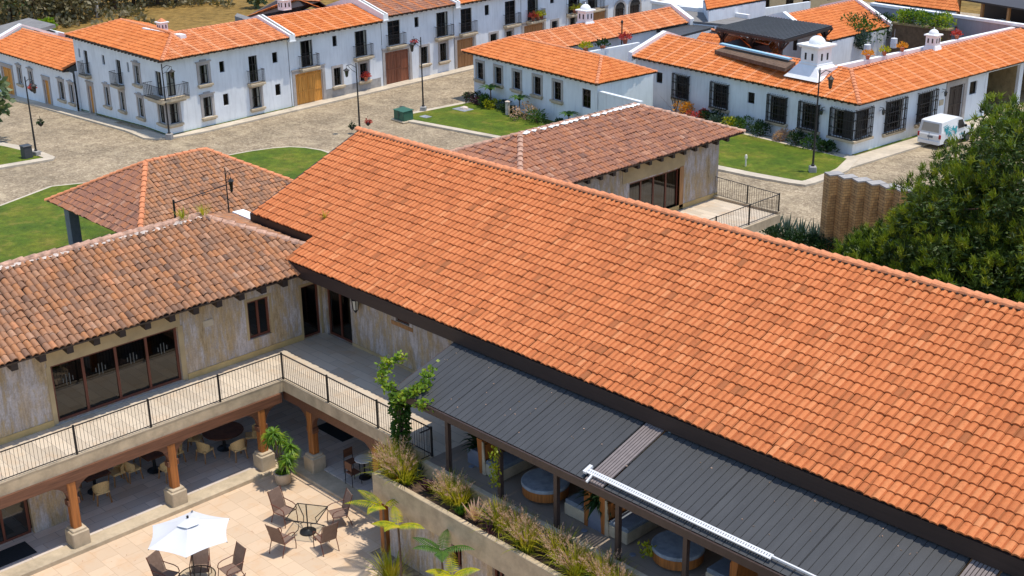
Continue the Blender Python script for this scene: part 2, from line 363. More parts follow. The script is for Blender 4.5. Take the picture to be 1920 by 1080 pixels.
def lawn():
    m,t,b=nm('lawn_grass'); b.inputs['Roughness'].default_value=.8; b.inputs['Specular IOR Level'].default_value=.2
    v=pos(t); n=noise(t,v,.35,5,.6); n2=noise(t,pos(t,(18,18,18)),1.5,4,.7)
    c=ramp(t,n,[(.3,(.055,.105,.006)),(.48,(.095,.140,.008)),(.62,(.140,.160,.012)),(.75,(.20,.17,.025))])
    g=N(t,'MapRange'); g.inputs[1].default_value=.3; g.inputs[2].default_value=.7; g.inputs[3].default_value=.6; g.inputs[4].default_value=1.3; t.links.new(n2,g.inputs[0])
    c=mix(t,c,g.outputs[0],1.0,'MULTIPLY')
    for sc,lo,hi in ((1.6,.72,1.22),(4.5,.78,1.18)):
        g=N(t,'MapRange'); g.inputs[1].default_value=.32; g.inputs[2].default_value=.68; g.inputs[3].default_value=lo; g.inputs[4].default_value=hi; t.links.new(noise(t,v,sc,5,.7),g.inputs[0]); c=mix(t,c,g.outputs[0],1.0,'MULTIPLY')
    w=N(t,'MapRange'); w.inputs[1].default_value=.56; w.inputs[2].default_value=.70; w.inputs[4].default_value=.6; t.links.new(noise(t,v,.7,6,.7),w.inputs[0]); c=mix(t,c,(.24,.20,.045),w.outputs[0])
    t.links.new(c,b.inputs['Base Color']); bump(t,b,n2,.8,.05); return m
M['lawn']=lawn()
def dry():
    m,t,b=nm('dry_grassland'); b.inputs['Roughness'].default_value=.95; b.inputs['Specular IOR Level'].default_value=.1
    v=pos(t); n=noise(t,v,.05,6,.65); n2=noise(t,v,1.2,5,.7)
    c=ramp(t,n,[(.3,(.16,.105,.03)),(.48,(.25,.155,.045)),(.6,(.18,.125,.04)),(.75,(.10,.10,.03))])
    g=N(t,'MapRange'); g.inputs[1].default_value=.3; g.inputs[2].default_value=.7; g.inputs[3].default_value=.55; g.inputs[4].default_value=1.35; t.links.new(n2,g.inputs[0])
    c=mix(t,c,g.outputs[0],1.0,'MULTIPLY'); t.links.new(c,b.inputs['Base Color']); bump(t,b,n2,.8,.2); return m
M['dry']=dry()
def corr():
    m,t,b=nm('grey_roof_sheet'); b.inputs['Roughness'].default_value=.55; b.inputs['Specular IOR Level'].default_value=.35
    v=pos(t); n=noise(t,pos(t,(1.2,.25,1)),2,6,.65)
    c=ramp(t,n,[(.3,(.044,.045,.047)),(.7,(.062,.063,.065))])
    sp=N(t,'MapRange'); sp.inputs[1].default_value=.68; sp.inputs[2].default_value=.8; sp.inputs[4].default_value=.35; t.links.new(noise(t,v,3.5,5,.7),sp.inputs[0])
    t.links.new(mix(t,c,(.16,.14,.12),sp.outputs[0]),b.inputs['Base Color']); return m
M['sheet']=corr()
M['sheet_grey']=simple('grey_membrane',(.20,.19,.18),.8,.15,2)
M['slat']=simple('taupe_slats',(.20,.165,.155),.6,.12,5)
def brick():
    m,t,b=nm('tan_brick'); b.inputs['Roughness'].default_value=.85
    g=N(t,'TexCoord'); v=g.outputs['Object']; sx=N(t,'SeparateXYZ'); t.links.new(v,sx.inputs[0]); ad=N(t,'Math',operation='ADD'); t.links.new(sx.outputs[0],ad.inputs[0]); t.links.new(sx.outputs[1],ad.inputs[1])
    cb=N(t,'CombineXYZ'); t.links.new(ad.outputs[0],cb.inputs[0]); t.links.new(sx.outputs[2],cb.inputs[1])
    br=N(t,'TexBrick'); t.links.new(cb.outputs[0],br.inputs['Vector']); br.inputs['Scale'].default_value=1; br.inputs['Brick Width'].default_value=.32; br.inputs['Row Height'].default_value=.14; br.inputs['Mortar Size'].default_value=.012
    br.inputs['Color1'].default_value=(.50,.30,.125,1); br.inputs['Color2'].default_value=(.66,.43,.19,1); br.inputs['Mortar'].default_value=(.22,.14,.07,1)
    n=N(t,'MapRange'); n.inputs[1].default_value=.3; n.inputs[2].default_value=.7; n.inputs[3].default_value=.7; n.inputs[4].default_value=1.1; t.links.new(noise(t,v,.8,5),n.inputs[0])
    t.links.new(mix(t,br.outputs[0],n.outputs[0],1.0,'MULTIPLY'),b.inputs['Base Color']); return m
M['brick']=brick()
M['van_white']=simple('white_car_paint',(.76,.77,.77),.3,.03,2,spec=.6)
M['van_teal']=simple('teal_print',(.03,.32,.36),.4,.2,4)
M['rubber']=simple('black_rubber',(.015,.015,.015),.8,.2,8)
M['lamp_red']=simple('red_lamp',(.35,.02,.02),.3,.1,4)
M['emblem']=simple('white_emblem',(.085,.09,.085),.6,.05,4)
M['yellow_stone']=stone('ochre_old_stone',(.34,.26,.14),.4,1.5)
M['pale_blue']=simple('pale_blue_paint',(.30,.50,.62),.6,.1,3)

# ------------------------------------------------------------------ clay tile roofs
def tiles(name, mat, parent, A, B, C, D, pitch=.22, expo=.355, amp=.05, lift=.035, band=0, seed=0, K=5, pan=None, dark=None, u_phase=0.0, jit=1.0, extra=None):
    """one sloping plane of barrel tiles: A,B eave left/right, C,D ridge right/left"""
    A,B,C,D=[V(p) for p in (A,B,C,D)]
    e=(B-A).normalized(); mid=(C+D)/2
    n=e.cross(mid-A).normalized()
    if n.z<0: n=-n
    up=n.cross(e).normalized()
    if (mid-A).dot(up)<0: up=-up
    L=(B-A).length; uC,vC=(C-A).dot(e),(C-A).dot(up); uD,vD=(D-A).dot(e),(D-A).dot(up)
    vmax=(vC+vD)/2; rows=max(1,int(round(vmax/expo))); ex=vmax/rows
    ul=lambda v:uD*v/vmax
    ur=lambda v:L+(uC-L)*v/vmax
    umin=min(0,uD); umax=max(L,uC); cols=int(math.ceil((umax-umin)/pitch))+1
    rg=np.random.default_rng(seed+11)
    ss=np.linspace(0,1,K+1); prof=amp*np.power(np.sin(np.pi*ss),.75)
    verts=[];faces=[];att=[]
    colbias=rg.random(cols)
    for r in range(rows):
        v0=r*ex; v1=(r+1)*ex; vm=(v0+v1)/2
        for c in range(cols):
            ua=umin+c*pitch-u_phase; ub=ua+pitch
            if ub<min(ul(v0),ul(v1))-1e-6 or ua>max(ur(v0),ur(v1))+1e-6: continue
            j=rg.normal(0,.012*jit); lj=lift*(1+rg.normal(0,.25*jit)); uj=rg.normal(0,.006*jit)
            o=len(verts)
            for (v,h,bb) in ((v0-.02+j,0.0,1),(v0-.02+j,lj,0),(v1,0.0,0)):
                lo,hi=ul(max(0,v)),ur(max(0,v))
                for s,pz in zip(ss,prof):
                    u=min(max(ua+s*pitch+uj,lo),hi)
                    hh=pz+h if not bb else max(0,pz-.015)
                    verts.append((u,v,hh))
            k1=K+1
            for i in range(K):
                faces.append((o+i,o+i+1,o+k1+i+1,o+k1+i)); faces.append((o+k1+i,o+k1+i+1,o+2*k1+i+1,o+2*k1+i))
            a=min(.93,max(0,rg.beta(2,2)*.9+.04+(colbias[c]-.5)*.12))
            if rg.random()<.03: a=.95
            if band and c%band==0: a=1.0
            att+= [a]*(2*K) if pan is None else [x for i in range(K) for x in ((pan*a,)*2 if i==K-1 else (a,)*2)]  # last barrel face darker: dirt and groove shade put into the tile colour
    vv=np.array(verts); W=np.outer(vv[:,0],np.array(e))+np.outer(vv[:,1],np.array(up))+np.outer(vv[:,2],np.array(n))+np.array(A)
    mb=MB(); mb.v=[tuple(x) for x in W]; mb.f=faces; mb.m=[0]*len(faces); mb.at=att
    # boarding below the tiles
    dn=n*-.03; pts=[A+dn,B+dn,C+dn,D+dn]
    if (C-D).length<.05: pts=[A+dn,B+dn,C+dn]
    q=len(mb.f); nn=len(pts); mb.add(pts+[p-n*.07 for p in pts],[tuple(range(nn)),tuple(range(2*nn-1,nn-1,-1))]+[(i,nn+i,nn+(i+1)%nn,(i+1)%nn) for i in range(nn)],1)
    mb.at=att+[0]*(len(mb.f)-q)
    return mb.build(name,[mat,M['wood_dark']],parent)
def caps(mb, P, Q, r=.13, seg=.42, lift=.04, jit=.012):
    P=V(P);Q=V(Q);L=(Q-P).length;d=(Q-P)/L;n=max(1,int(L/seg)); sd=d.cross(V((0,0,1))).normalized(); up=sd.cross(d)
    K=6
    for i in range(n):
        a=P+d*(L*i/n-.03)+V((rnd.gauss(0,jit),rnd.gauss(0,jit),0)); b=P+d*(L*(i+1)/n)
        vs=[]
        for p,rr,l in ((a,r*1.1,lift+.025),(b,r*.92,lift)):
            for k in range(K+1):
                t=math.pi*k/K; vs.append(p+sd*(rr*math.cos(t))+up*(rr*.8*math.sin(t)+l-.05))
        fs=[(k,k+1,K+2+k,K+1+k) for k in range(K)]+[tuple(range(K+1)),tuple(range(2*K+1,K,-1))]
        mb.add(vs,fs)

# ------------------------------------------------------------------ the setting: ground, street, lawns, kerbs
def sheet(name, mat, poly, dz, kind='structure', th=0.0):
    """flat sheet following the gentle fall of the street west of x = -50; th > 0 gives it a raised edge"""
    bm=bmesh.new(); vs=[bm.verts.new((p[0],p[1],0)) for p in poly]; bm.faces.new(vs)
    for x in (-50,-82):
        bmesh.ops.bisect_plane(bm,geom=bm.verts[:]+bm.edges[:]+bm.faces[:],plane_co=(x,0,0),plane_no=(1,0,0))
    bm.normal_update()
    for f in bm.faces:
        if f.normal.z<0: f.normal_flip()
    if th:
        r=bmesh.ops.extrude_face_region(bm,geom=bm.faces[:]); low=[g for g in r['geom'] if isinstance(g,bmesh.types.BMVert)]
        hi=set(bm.verts)-set(low)
        for v in low: v.co.z=gz(v.co.x)+dz
        for v in hi: v.co.z=gz(v.co.x)+dz-th
        bm.normal_update(); bmesh.ops.recalc_face_normals(bm,faces=bm.faces[:])
    else:
        for v in bm.verts: v.co.z=gz(v.co.x)+dz
    me=bpy.data.meshes.new(name); bm.to_mesh(me); bm.free(); me.materials.append(mat)
    o=bpy.data.objects.new(name,me); COL.objects.link(o); OFF[o]=V((0,0,0)); o['kind']=kind
    return o
import bmesh
def P2(*pts, z=0.0): return [tuple(G(a,b,z))[:2] for a,b in pts]
# rolling dry grassland out to the horizon
gb=MB(); nx=60
def terr(x,y):
    d=max(0,-x-80)+max(0,y-150)+max(0,-y-90)+max(0,x-140)
    return -1.9-.0*d+min(1,d/120)*(3.2*math.sin(x*.021+1)*math.cos(y*.017)+2.0*math.sin(x*.05+y*.04))+max(0,d-60)*.022
xs=[-700+1400*(i/nx) for i in range(nx+1)]; ys=[-400+1400*(i/nx) for i in range(nx+1)]
gb.v=[(x,y,terr(x,y)) for y in ys for x in xs]; gb.f=[(j*(nx+1)+i,j*(nx+1)+i+1,(j+1)*(nx+1)+i+1,(j+1)*(nx+1)+i) for j in range(nx) for i in range(nx)]; gb.m=[0]*len(gb.f)
tag(gb.build('dry_grass_ground',M['dry'],smooth=True),kind='structure')
sheet('cobbled_street',M['cobble'],[(-82,-30),(12,-30),(12,110),(-82,110)],-.02)
# courtyard: a sheet with a sunken corner beside the planter wall
cy=MB(); PX,PY0,PY1,PZ=6.9,-1.75,-.55,-.45
for x0,x1,y0,y1,z in ((-.45,PX,-26,0,0),(PX,16,-26,PY0,0),(PX,16,PY1,.0,0),(PX,16,PY0,PY1,PZ)):
    cy.add([(x0,y0,z),(x1,y0,z),(x1,y1,z),(x0,y1,z)],[(0,1,2,3)])
cy.add([(PX,PY0,PZ),(PX,PY1,PZ),(PX,PY1,0),(PX,PY0,0)],[(0,1,2,3)]); cy.add([(PX,PY0,PZ),(16,PY0,PZ),(16,PY0,0),(PX,PY0,0)],[(0,3,2,1)]); cy.add([(PX,PY1,PZ),(16,PY1,PZ),(16,PY1,0),(PX,PY1,0)],[(0,1,2,3)])
tag(cy.build('courtyard_paving',M['paving'],loc=(0,0,0)),kind='structure')
# raised gallery floor with a stone border step
gf=MB(); gf.box(-7,-.06,-22,3.6,-.5,.15); gf.box(-.06,14,.3,3.6,-.5,.15)
tag(gf.build('gallery_floor',M['paving_grey'],loc=(0,0,0)),kind='structure')
gs=MB(); gs.bbox(-.2,.42,-22,-1.45,-.4,.154,.015); gs.bbox(-.056,.42,-1.45,-.46,-.4,.1,.015); gs.bbox(.424,7.4,-.45,.296,-.4,.11,.015); gs.bbox(-.056,.42,-.455,.296,-.4,.11,.015)
tag(gs.build('gallery_step',M['stone'],loc=(0,0,0)),kind='structure')
# lawns
def arc(c,r,a0,a1,n=8): return [(c[0]+r*math.cos(math.radians(a0+(a1-a0)*i/n)),c[1]+r*math.sin(math.radians(a0+(a1-a0)*i/n))) for i in range(n+1)]
lawnC=[(-8,-12),(-8,24.5),(-33.5,26.7)]+P2((606,284),(575,279),(545,277.5),(510,280),(470,285.5),(432,292.5),(340,312),(200,341),(95,352),(0,388))+[(-37.2,1.0),(-36.5,-12)]
def inset(poly,d):
    n=len(poly); cx=sum(p[0] for p in poly)/n; cy_=sum(p[1] for p in poly)/n; out=[]
    A=sum(poly[i][0]*poly[(i+1)%n][1]-poly[(i+1)%n][0]*poly[i][1] for i in range(n)); sg=1 if A>0 else -1
    for i in range(n):
        a,b,c=V(poly[i-1]).to_2d(),V(poly[i]).to_2d(),V(poly[(i+1)%n]).to_2d()
        d1=(b-a).normalized();d2=(c-b).normalized(); n1=V((-d1.y,d1.x))*sg;n2=V((-d2.y,d2.x))*sg; m=(n1+n2); m=m/max(.3,m.length_squared)*2
        out.append((b.x+m.x*d,b.y+m.y*d))
    return out
def lawn_pair(poly,kw,hl=.10,hk=.12):
    sheet('kerb',M['kerb'],poly,hk,th=.4); sheet('lawn',M['lawn'],inset(poly,kw),hk+.012,th=.1)
lawn_pair(lawnC,.22)
lawn_pair(P2((-90,262),(0,269),(30,274),(84,289),(104,297),(100,301),(0,318),(-90,336)),.75)
lawn_pair(P2((744,226),(756,216),(893,189),(1180,260),(1150,300),(935,262)),.55)
lawn_pair(P2((1100,222),(1190,205),(1400,250),(1597,296),(1612,300),(1590,322),(1575,329),(1528,346),(1510,350),(1480,346),(1398,331),(1250,300)),.75)
# pavements along the house fronts
C1=G(318,256); RP0=(C1.x,C1.y)
ROW=Fac(C1,95); H1L=Fac(C1,-1.75); H0F=Fac(C1,-.25)
HC=Fac(G(893,188),-7.25); HF=Fac(G(1597,293),-7); HS=Fac(G(1597,293),86.5)
def wxy(F,u,n): p=F.w(u,n,0); return (p.x,p.y)
sheet('pavement',M['kerb'],[wxy(ROW,62,.5),wxy(ROW,-.2,.5),wxy(H1L,-36,.5),wxy(H1L,-36,-1.6),wxy(H1L,-3,-1.6)]+[(C1.x-1.2+2.0*math.cos(a)+.0,C1.y+.3+2.05*math.sin(a)) for a in (-1.3,-.95,-.6,-.25)]+[wxy(ROW,2.2,-1.1),wxy(ROW,62,-1.1)],.10,th=.35)
sheet('pavement',M['kerb'],[wxy(HS,-.3,.4),wxy(HS,-2.6,-1.75),wxy(HS,40,-1.75),wxy(HS,40,.4)],.09,th=.35)

# ------------------------------------------------------------------ walls, windows, doors on a facade
def wall_mb(mb,u0,u1,z0,z1,ops,depth=.18,room=.7,y=0.0):
    us=sorted({u0,u1}|{o[k] for o in ops for k in (0,1)}); zs=sorted({z0,z1}|{o[k] for o in ops for k in (2,3)})
    for i in range(len(us)-1):
        for j in range(len(zs)-1):
            a,b,c,d=us[i],us[i+1],zs[j],zs[j+1]; cu,cz=(a+b)/2,(c+d)/2
            if cu<u0 or cu>u1 or any(o[0]<cu<o[1] and o[2]<cz<o[3] for o in ops): continue
            mb.add([(a,y,c),(b,y,c),(b,y,d),(a,y,d)],[(0,1,2,3)])
    for o in ops:
        a,b,c,d=o[:4]
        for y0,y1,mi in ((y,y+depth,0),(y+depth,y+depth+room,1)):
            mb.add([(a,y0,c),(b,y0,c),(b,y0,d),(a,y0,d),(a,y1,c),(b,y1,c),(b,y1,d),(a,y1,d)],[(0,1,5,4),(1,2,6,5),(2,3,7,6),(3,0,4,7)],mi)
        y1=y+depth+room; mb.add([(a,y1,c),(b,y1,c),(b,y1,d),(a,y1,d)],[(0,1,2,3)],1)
def frame_mb(mb,u0,u1,z0,z1,y,t=.06,d=.06,mull=(),bars=()):
    mb.box(u0,u0+t,y,y+d,z0,z1); mb.box(u1-t,u1,y,y+d,z0,z1); mb.box(u0+t,u1-t,y,y+d,z1-t,z1); mb.box(u0+t,u1-t,y,y+d,z0,z0+t)
    for m in mull: mb.box(u0+(u1-u0)*m-t*.5,u0+(u1-u0)*m+t*.5,y-.003,y+d,z0+t,z1-t)
    for b in bars: mb.box(u0+t,u1-t,y+.004,y+d-.004,z0+(z1-z0)*b-t*.3,z0+(z1-z0)*b+t*.3)
def window(root,F,r,mull=(.5,),bars=(),curtain=0,surround=0,sill=0,grille=0,balcony=0,frame='iron',name='window',y0=0.0,glassm='glass',pots=0,t=.06):
    u0,u1,z0,z1=r; mb=MB(F.M); frame_mb(mb,u0,u1,z0,z1,y0+.10,t,.06,mull,bars); w_=mb.build(name,M[frame],root)
    g=MB(F.M); g.add([(u0+t*.5,y0+.13,z0+t*.5),(u1-t*.5,y0+.13,z0+t*.5),(u1-t*.5,y0+.13,z1-t*.5),(u0+t*.5,y0+.13,z1-t*.5)],[(0,1,2,3)]); g.build('pane',M[glassm],w_)
    if curtain:
        c=MB(F.M); W=(u1-u0)*curtain/2
        for a,b in ((u0+t,u0+W),(u1-W,u1-t)):
            k=10
            for i in range(k):
                s,e=a+(b-a)*i/k,a+(b-a)*(i+1)/k; ya=y0+.24+(.03 if i%2 else 0); yb=y0+.24+(0 if i%2 else .03)
                c.add([(s,ya-.08,z0+.05),(e,yb-.08,z0+.05),(e,yb-.08,z1-.05),(s,ya-.08,z1-.05)],[(0,1,2,3)])
        c.build('curtain',M['curtain'],w_)
    if surround:
        s=MB(F.M); k=.2; 
        s.box(u0-k,u0,y0-.05,y0+.02,z0,z1+k); s.box(u1,u1+k,y0-.05,y0+.02,z0,z1+k); s.box(u0,u1,y0-.05,y0+.02,z1,z1+k)
        if surround>1: s.box(u0-k-.08,u1+k+.08,y0-.12,y0+.02,z1+k,z1+k+.09); s.prism([(u0+.1,-.06),(u1-.1,-.06),(u1-.1,.01),(u0+.1,.01)],z1+k+.09,z1+k+.2)
        s.build('surround',M['surround'],w_)
    if sill:
        s=MB(F.M); s.bbox(u0-.25,u1+.25,y0-.24,y0+.02,z0-.16,z0-.002,.02); s.box(u0-.16,u1+.16,y0-.14,y0+.02,z0-.26,z0-.161); s.build('sill',M['stone'],w_)
    if grille:
        s=MB(F.M); a,b=u0-.12,u1+.12; yo=y0-.26; lo,hi=z0-.02,z1+.12
        for k in range(9): x=a+(b-a)*k/8; s.box(x-.016,x+.016,yo-.016,yo+.016,lo,hi)
        for z in (lo,lo+(hi-lo)*.33,lo+(hi-lo)*.66,hi):
            s.box(a-.02,b+.02,yo-.022,yo+.022,z-.022,z+.022)
            for x in (a,b): s.box(x-.02,x+.02,yo,y0,z-.02,z+.02)
        for x in (a,b):
            for k in range(1,4): yy=yo+(y0-yo)*k/4; s.box(x-.013,x+.013,yy-.013,yy+.013,lo,hi)
        for k in range(8):   # scroll crest and rings
            x=a+(b-a)*(k+.5)/8
            for zc in (hi+.07,lo+(hi-lo)*.80,lo+(hi-lo)*.15): s.tube([(x+.06*math.cos(q*math.pi/3),yo,zc+.06*math.sin(q*math.pi/3)) for q in range(7)],.013,4)
        s.build('grille',M['iron'],w_)
    if balcony: balc(root,F,u0,u1,z0,balcony,pots)
    return w_
def balc(root,F,u0,u1,z0,ov,pots=0,both=True):
    s=MB(F.M); s.bbox(u0-.3,u1+.3,-ov,.02,z0-.2,z0-.03,.03); s.bbox(u0-.2,u1+.2,-ov*.7,.02,z0-.3,z0-.201,.03); b=s.build('balcony',M['stone'],root)
    q=MB(F.M); a,c=u0-.26,u1+.26; yo=-ov+.05
    for z in (z0+.02,z0+.95): q.box(a,c,yo-.015,yo+.015,z-.015,z+.015); [q.box(x-.015,x+.015,yo,0,z-.015,z+.015) for x in (a,c)]
    n=int((c-a)/.11)
    for k in range(n+1): x=a+(c-a)*k/n; q.box(x-.008,x+.008,yo-.008,yo+.008,z0,z0+.95)
    for x in (a,c):
        for k in range(1,int(ov/.11)): q.box(x-.008,x+.008,yo+k*.11-.008,yo+k*.11+.008,z0,z0+.95)
    q.build('railing',M['iron'],b)
    return b
def door(root,F,r,mat='wood_gold',surround=.22,leaves=2,name='door',grid=True,y0=0.0):
    u0,u1,z0,z1=r; mb=MB(F.M); n=max(3,int((u1-u0)/.18))
    for i in range(n):
        a=u0+(u1-u0)*i/n; b=u0+(u1-u0)*(i+1)/n; mb.box(a+.006,b-.006,y0+.1+(.008 if i%2 else 0),y0+.16,z0,z1)
    d=mb.build(name,M[mat],root)
    f=MB(F.M)
    if leaves>1: f.box((u0+u1)/2-.03,(u0+u1)/2+.03,y0+.07,y0+.1,z0,z1)
    for z in (z0+.25,(z0+z1)/2,z1-.25): f.box(u0,u1,y0+.075,y0+.1,z-.05,z+.05)
    f.build('door_rail',M[mat],d)
    if surround:
        k=surround; s=MB(F.M); s.box(u0-k,u0,y0-.06,y0+.03,z0,z1+k); s.box(u1,u1+k,y0-.06,y0+.03,z0,z1+k); s.box(u0,u1,y0-.06,y0+.03,z1,z1+k); s.box(u0-k-.06,u1+k+.06,y0-.1,y0+.03,z1+k,z1+k+.1); s.build('door_surround',M['surround'],d)
    return d
def house_shell(root,walls,ops_room=.7):
    """walls: list of (F,u0,u1,z0,z1,ops)"""
    out=[]
    for F,u0,u1,z0,z1,ops in walls:
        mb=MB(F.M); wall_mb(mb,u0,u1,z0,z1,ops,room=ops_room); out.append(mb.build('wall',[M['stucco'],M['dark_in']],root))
    return out
def rafters(root,F,u0,u1,z,ov,step=.55,s=.11):
    mb=MB(F.M); n=int((u1-u0)/step)
    for i in range(n+1):
        x=u0+(u1-u0)*i/n; mb.box(x-s/2,x+s/2,-ov+.04,.05,z-.14,z-.02)
    mb.box(u0-.1,u1+.1,-ov+.1,-ov+.13,z-.04,z+.03); return mb.build('eave_rafters',M['wood_dark'],root)
def wall_lantern(root,F,u,z,y=0.0):
    m=MB(F.M); m.bar((u,y,z+.35),(u,y-.3,z+.35),.03); m.bar((u,y,z+.1),(u,y-.3,z+.35),.02); l=m.build('wall_lantern',M['iron'],root)
    q=MB(F.M); q.lathe([(.05,-.22),(.09,-.2),(.13,.05),(.15,.07),(.05,.16),(.02,.22)],(u,y-.3,z+.1),6); q.build('lantern_glass',M['glass_dark'],l)
    return l

# ---- corner two-storey house
h1=thing('corner_house','white two-storey corner house with orange hip roof and a wrap-around corner balcony above the street','house',C1)
Lw=[(-13.69,-13.39,3.92,4.61),(-12.75,-12.1,2.78,4.6),(-9.57,-9.15,3.92,4.64),(-7.3,-6.55,2.78,4.6),(-5.49,-5.19,3.91,4.64),(-4.3,-3.58,3.23,4.58),(-1.15,-.3,2.84,4.6),(-12.7,-12.0,-.5,1.86),(-9.74,-9.1,.75,2.2),(-7.25,-6.59,.8,2.2),(-4.33,-3.61,.76,2.2),(-1.15,-.3,.85,2.2)]
Rw=[(.26,.98,2.84,4.6),(3.07,3.85,3.24,4.62),(4.89,5.34,3.82,4.63),(7.55,8.36,2.62,4.6),(9.81,10.31,3.75,4.55),(.2,.97,.85,2.3),(3.12,3.91,.8,2.26),(4.96,5.45,1.33,2.2),(7.55,8.42,.65,2.2),(9.86,10.38,1.22,2.1)]
BK=Fac(H1L.w(-14.4,0,0),-1.75+90); 
house_shell(h1,[(H1L,-14.4,0,-1,5.45,Lw),(ROW,0,11.35,-1,5.45,Rw)])
sw=MB(); 
for a,b in ((H1L.w(-14.4,0,0),H1L.w(-14.4,7,0)),(H1L.w(-14.4,7,0),ROW.w(4,7,0)),(ROW.w(4,7,0),ROW.w(11.35,7,0)),(ROW.w(11.35,7,0),ROW.w(11.35,0,0))):
    sw.add([(a.x,a.y,-1),(b.x,b.y,-1),(b.x,b.y,5.5),(a.x,a.y,5.5)],[(0,1,2,3)])
sw.build('rear_wall',M['stucco'],h1)
for i,r in enumerate(Lw):
    if i in (0,2,4): window(h1,H1L,r,(),())
    elif i in (1,3): window(h1,H1L,r,(.5,),(.33,.66),.35,balcony=.55)
    elif i==6: window(h1,H1L,r,(.5,),(.5,),.5)
    elif i==7: door(h1,H1L,r,'wood_gold',.25,1)
    else: window(h1,H1L,r,(.5,),(.5,),.6,surround=2 if i!=11 else 1,sill=1)
for i,r in enumerate(Rw):
    if i in (2,4,7,9): window(h1,ROW,r,(),())
    elif i==0: window(h1,ROW,r,(.5,),(.5,),.8)
    elif i==3: window(h1,ROW,r,(.5,),(.33,.66),.3,balcony=.5)
    else: window(h1,ROW,r,(.33,.66),(.5,),.7,surround=2,sill=1)
# corner balcony, one slab round the corner
cb=MB(); A=[H1L.w(-1.75,.02,0),H1L.w(-1.75,-.75,0),H1L.w(.35,-.75,0),ROW.w(-.35,-.75,0),ROW.w(1.55,-.75,0),ROW.w(1.55,.02,0),C1]
A[2]=(A[2]+A[3])/2+V((.25,-.25,0)); A.pop(3)
cb.prism([(p.x,p.y) for p in A],2.62,2.78); cb.prism([(p.x*.85+C1.x*.15,p.y*.85+C1.y*.15) for p in A],2.5,2.619); bal=cb.build('balcony',M['stone'],h1)
rl=MB(); path=[A[0],A[1],A[2],A[3],A[4]]
for i in range(len(path)-1):
    a,b=path[i],path[i+1]
    for z in (2.85,3.75): rl.bar(V((a.x,a.y,z)),V((b.x,b.y,z)),.03)
    k=int((b-a).length/.12)
    for j in range(k+1): p=a.lerp(b,j/max(1,k)); rl.box(p.x-.009,p.x+.009,p.y-.009,p.y+.009,2.78,3.75)
rl.build('railing',M['iron'],bal)
ov=.46; zE=5.56; zR=6.62; hw=3.45
E0=H1L.w(-16.3,-ov,zE); EC=(H1L.w(.6,-.3,zE)+ROW.w(-.3,-.6,zE))/2; ER=ROW.w(11.1,-.6,zE)
R0=H1L.w(-13.2,hw-.3,zR); RC=ROW.w(3.3,hw-.3,zR); RR=ROW.w(11.1,hw-.3,zR)
E0=H1L.w(-15.0,-.3,zE); R0=H1L.w(-12.2,hw-.3,zR)
tiles('roof',M['tile_street'],h1,E0,EC,RC,R0,.24,.38,band=0,seed=1,K=4)
tiles('roof',M['tile_street_old'],h1,EC,ER,RR,RC,.24,.38,band=7,seed=2,K=4)
EB=H1L.w(-15.0,2*hw-.6+ov,zE); EBC=ROW.w(7,2*hw-.6+ov,zE); EBR=ROW.w(11.1,2*hw-.6+ov,zE)
tiles('roof',M['tile_street'],h1,EB,E0,R0,R0,.24,.38,seed=3,K=4)
tiles('roof',M['tile_street'],h1,EBC,EB,R0,RC,.24,.38,seed=4,K=3); tiles('roof',M['tile_street'],h1,EBR,EBC,RC,RR,.24,.38,seed=5,K=3)
cp=MB(); caps(cp,E0,R0); caps(cp,EC,RC,.15); caps(cp,RC,RR); caps(cp,R0,RC); cp.build('ridge_cap',M['ridge_new'],h1)
rafters(h1,H1L,-14.7,.3,zE-.02,ov); rafters(h1,ROW,-.2,11.1,zE-.02,ov)
def chimney(root,c,s=1.0,dome=False,base=0,top='ridge_new',slope=0):
    c=V(c); m=MB()
    if base: m.add([c+V((x*base*s,y*base*s,-.3)) for x,y in ((-1,-1),(1,-1),(1,1),(-1,1))]+[c+V((x*.55*s,y*.55*s,base*.62*s)) for x,y in ((-1,-1),(1,-1),(1,1),(-1,1))],[(0,1,5,4),(1,2,6,5),(2,3,7,6),(3,0,4,7),(4,5,6,7)])
    z=base*.62*s
    b=.5*s; h=.95*s
    m.bbox(c.x-b,c.x+b,c.y-b,c.y+b,c.z+z,c.z+z+h,.03*s); m.bbox(c.x-b*1.3,c.x+b*1.3,c.y-b*1.3,c.y+b*1.3,c.z+z+h+.002,c.z+z+h+.13*s,.03*s)
    ch=m.build('chimney',M['coping'],root); o=MB()
    for dx,dy in ((0,-1),(1,0)):
        for k in (-.22,.22):
            x,y=c.x+dx*(b+.004)+(k*s if dx==0 else 0),c.y+dy*(b+.004)+(k*s if dy==0 else 0)
            o.box(x-(.07*s if dx==0 else .01),x+(.07*s if dx==0 else .01),y-(.07*s if dy==0 else .01),y+(.07*s if dy==0 else .01),c.z+z+.3*s,c.z+z+.72*s)
    o.build('chimney_vent',M['dark_in'],ch); q=MB()
    zz=c.z+z+h+.13*s
    if dome: q.lathe([(.47*s*math.cos(a),.45*s*math.sin(a)) for a in np.linspace(0,1.45,7)]+[(.06*s,.47*s),(.05*s,.58*s),(.005,.62*s)],(c.x,c.y,zz),14); q.build('chimney_dome',M['coping'],ch,True)
    else: q.lathe([(.62*s,0),(.6*s,.06*s),(.03,.42*s)],(c.x,c.y,zz),4); q.build('chimney_cap',M[top],ch)
    return ch
chimney(h1,Z(305,57,6.3),.62)
pw=MB(); a,b=Z(266,52,6.6),Z(338,66,6.6); 
for p,q in ((a,b),): 
    d=(q-p).normalized(); sd=V((-d.y,d.x,0)); pw.slab([p,q,q+sd*.5,p+sd*.5],.9)
pw.build('roof_parapet',M['coping'],h1)

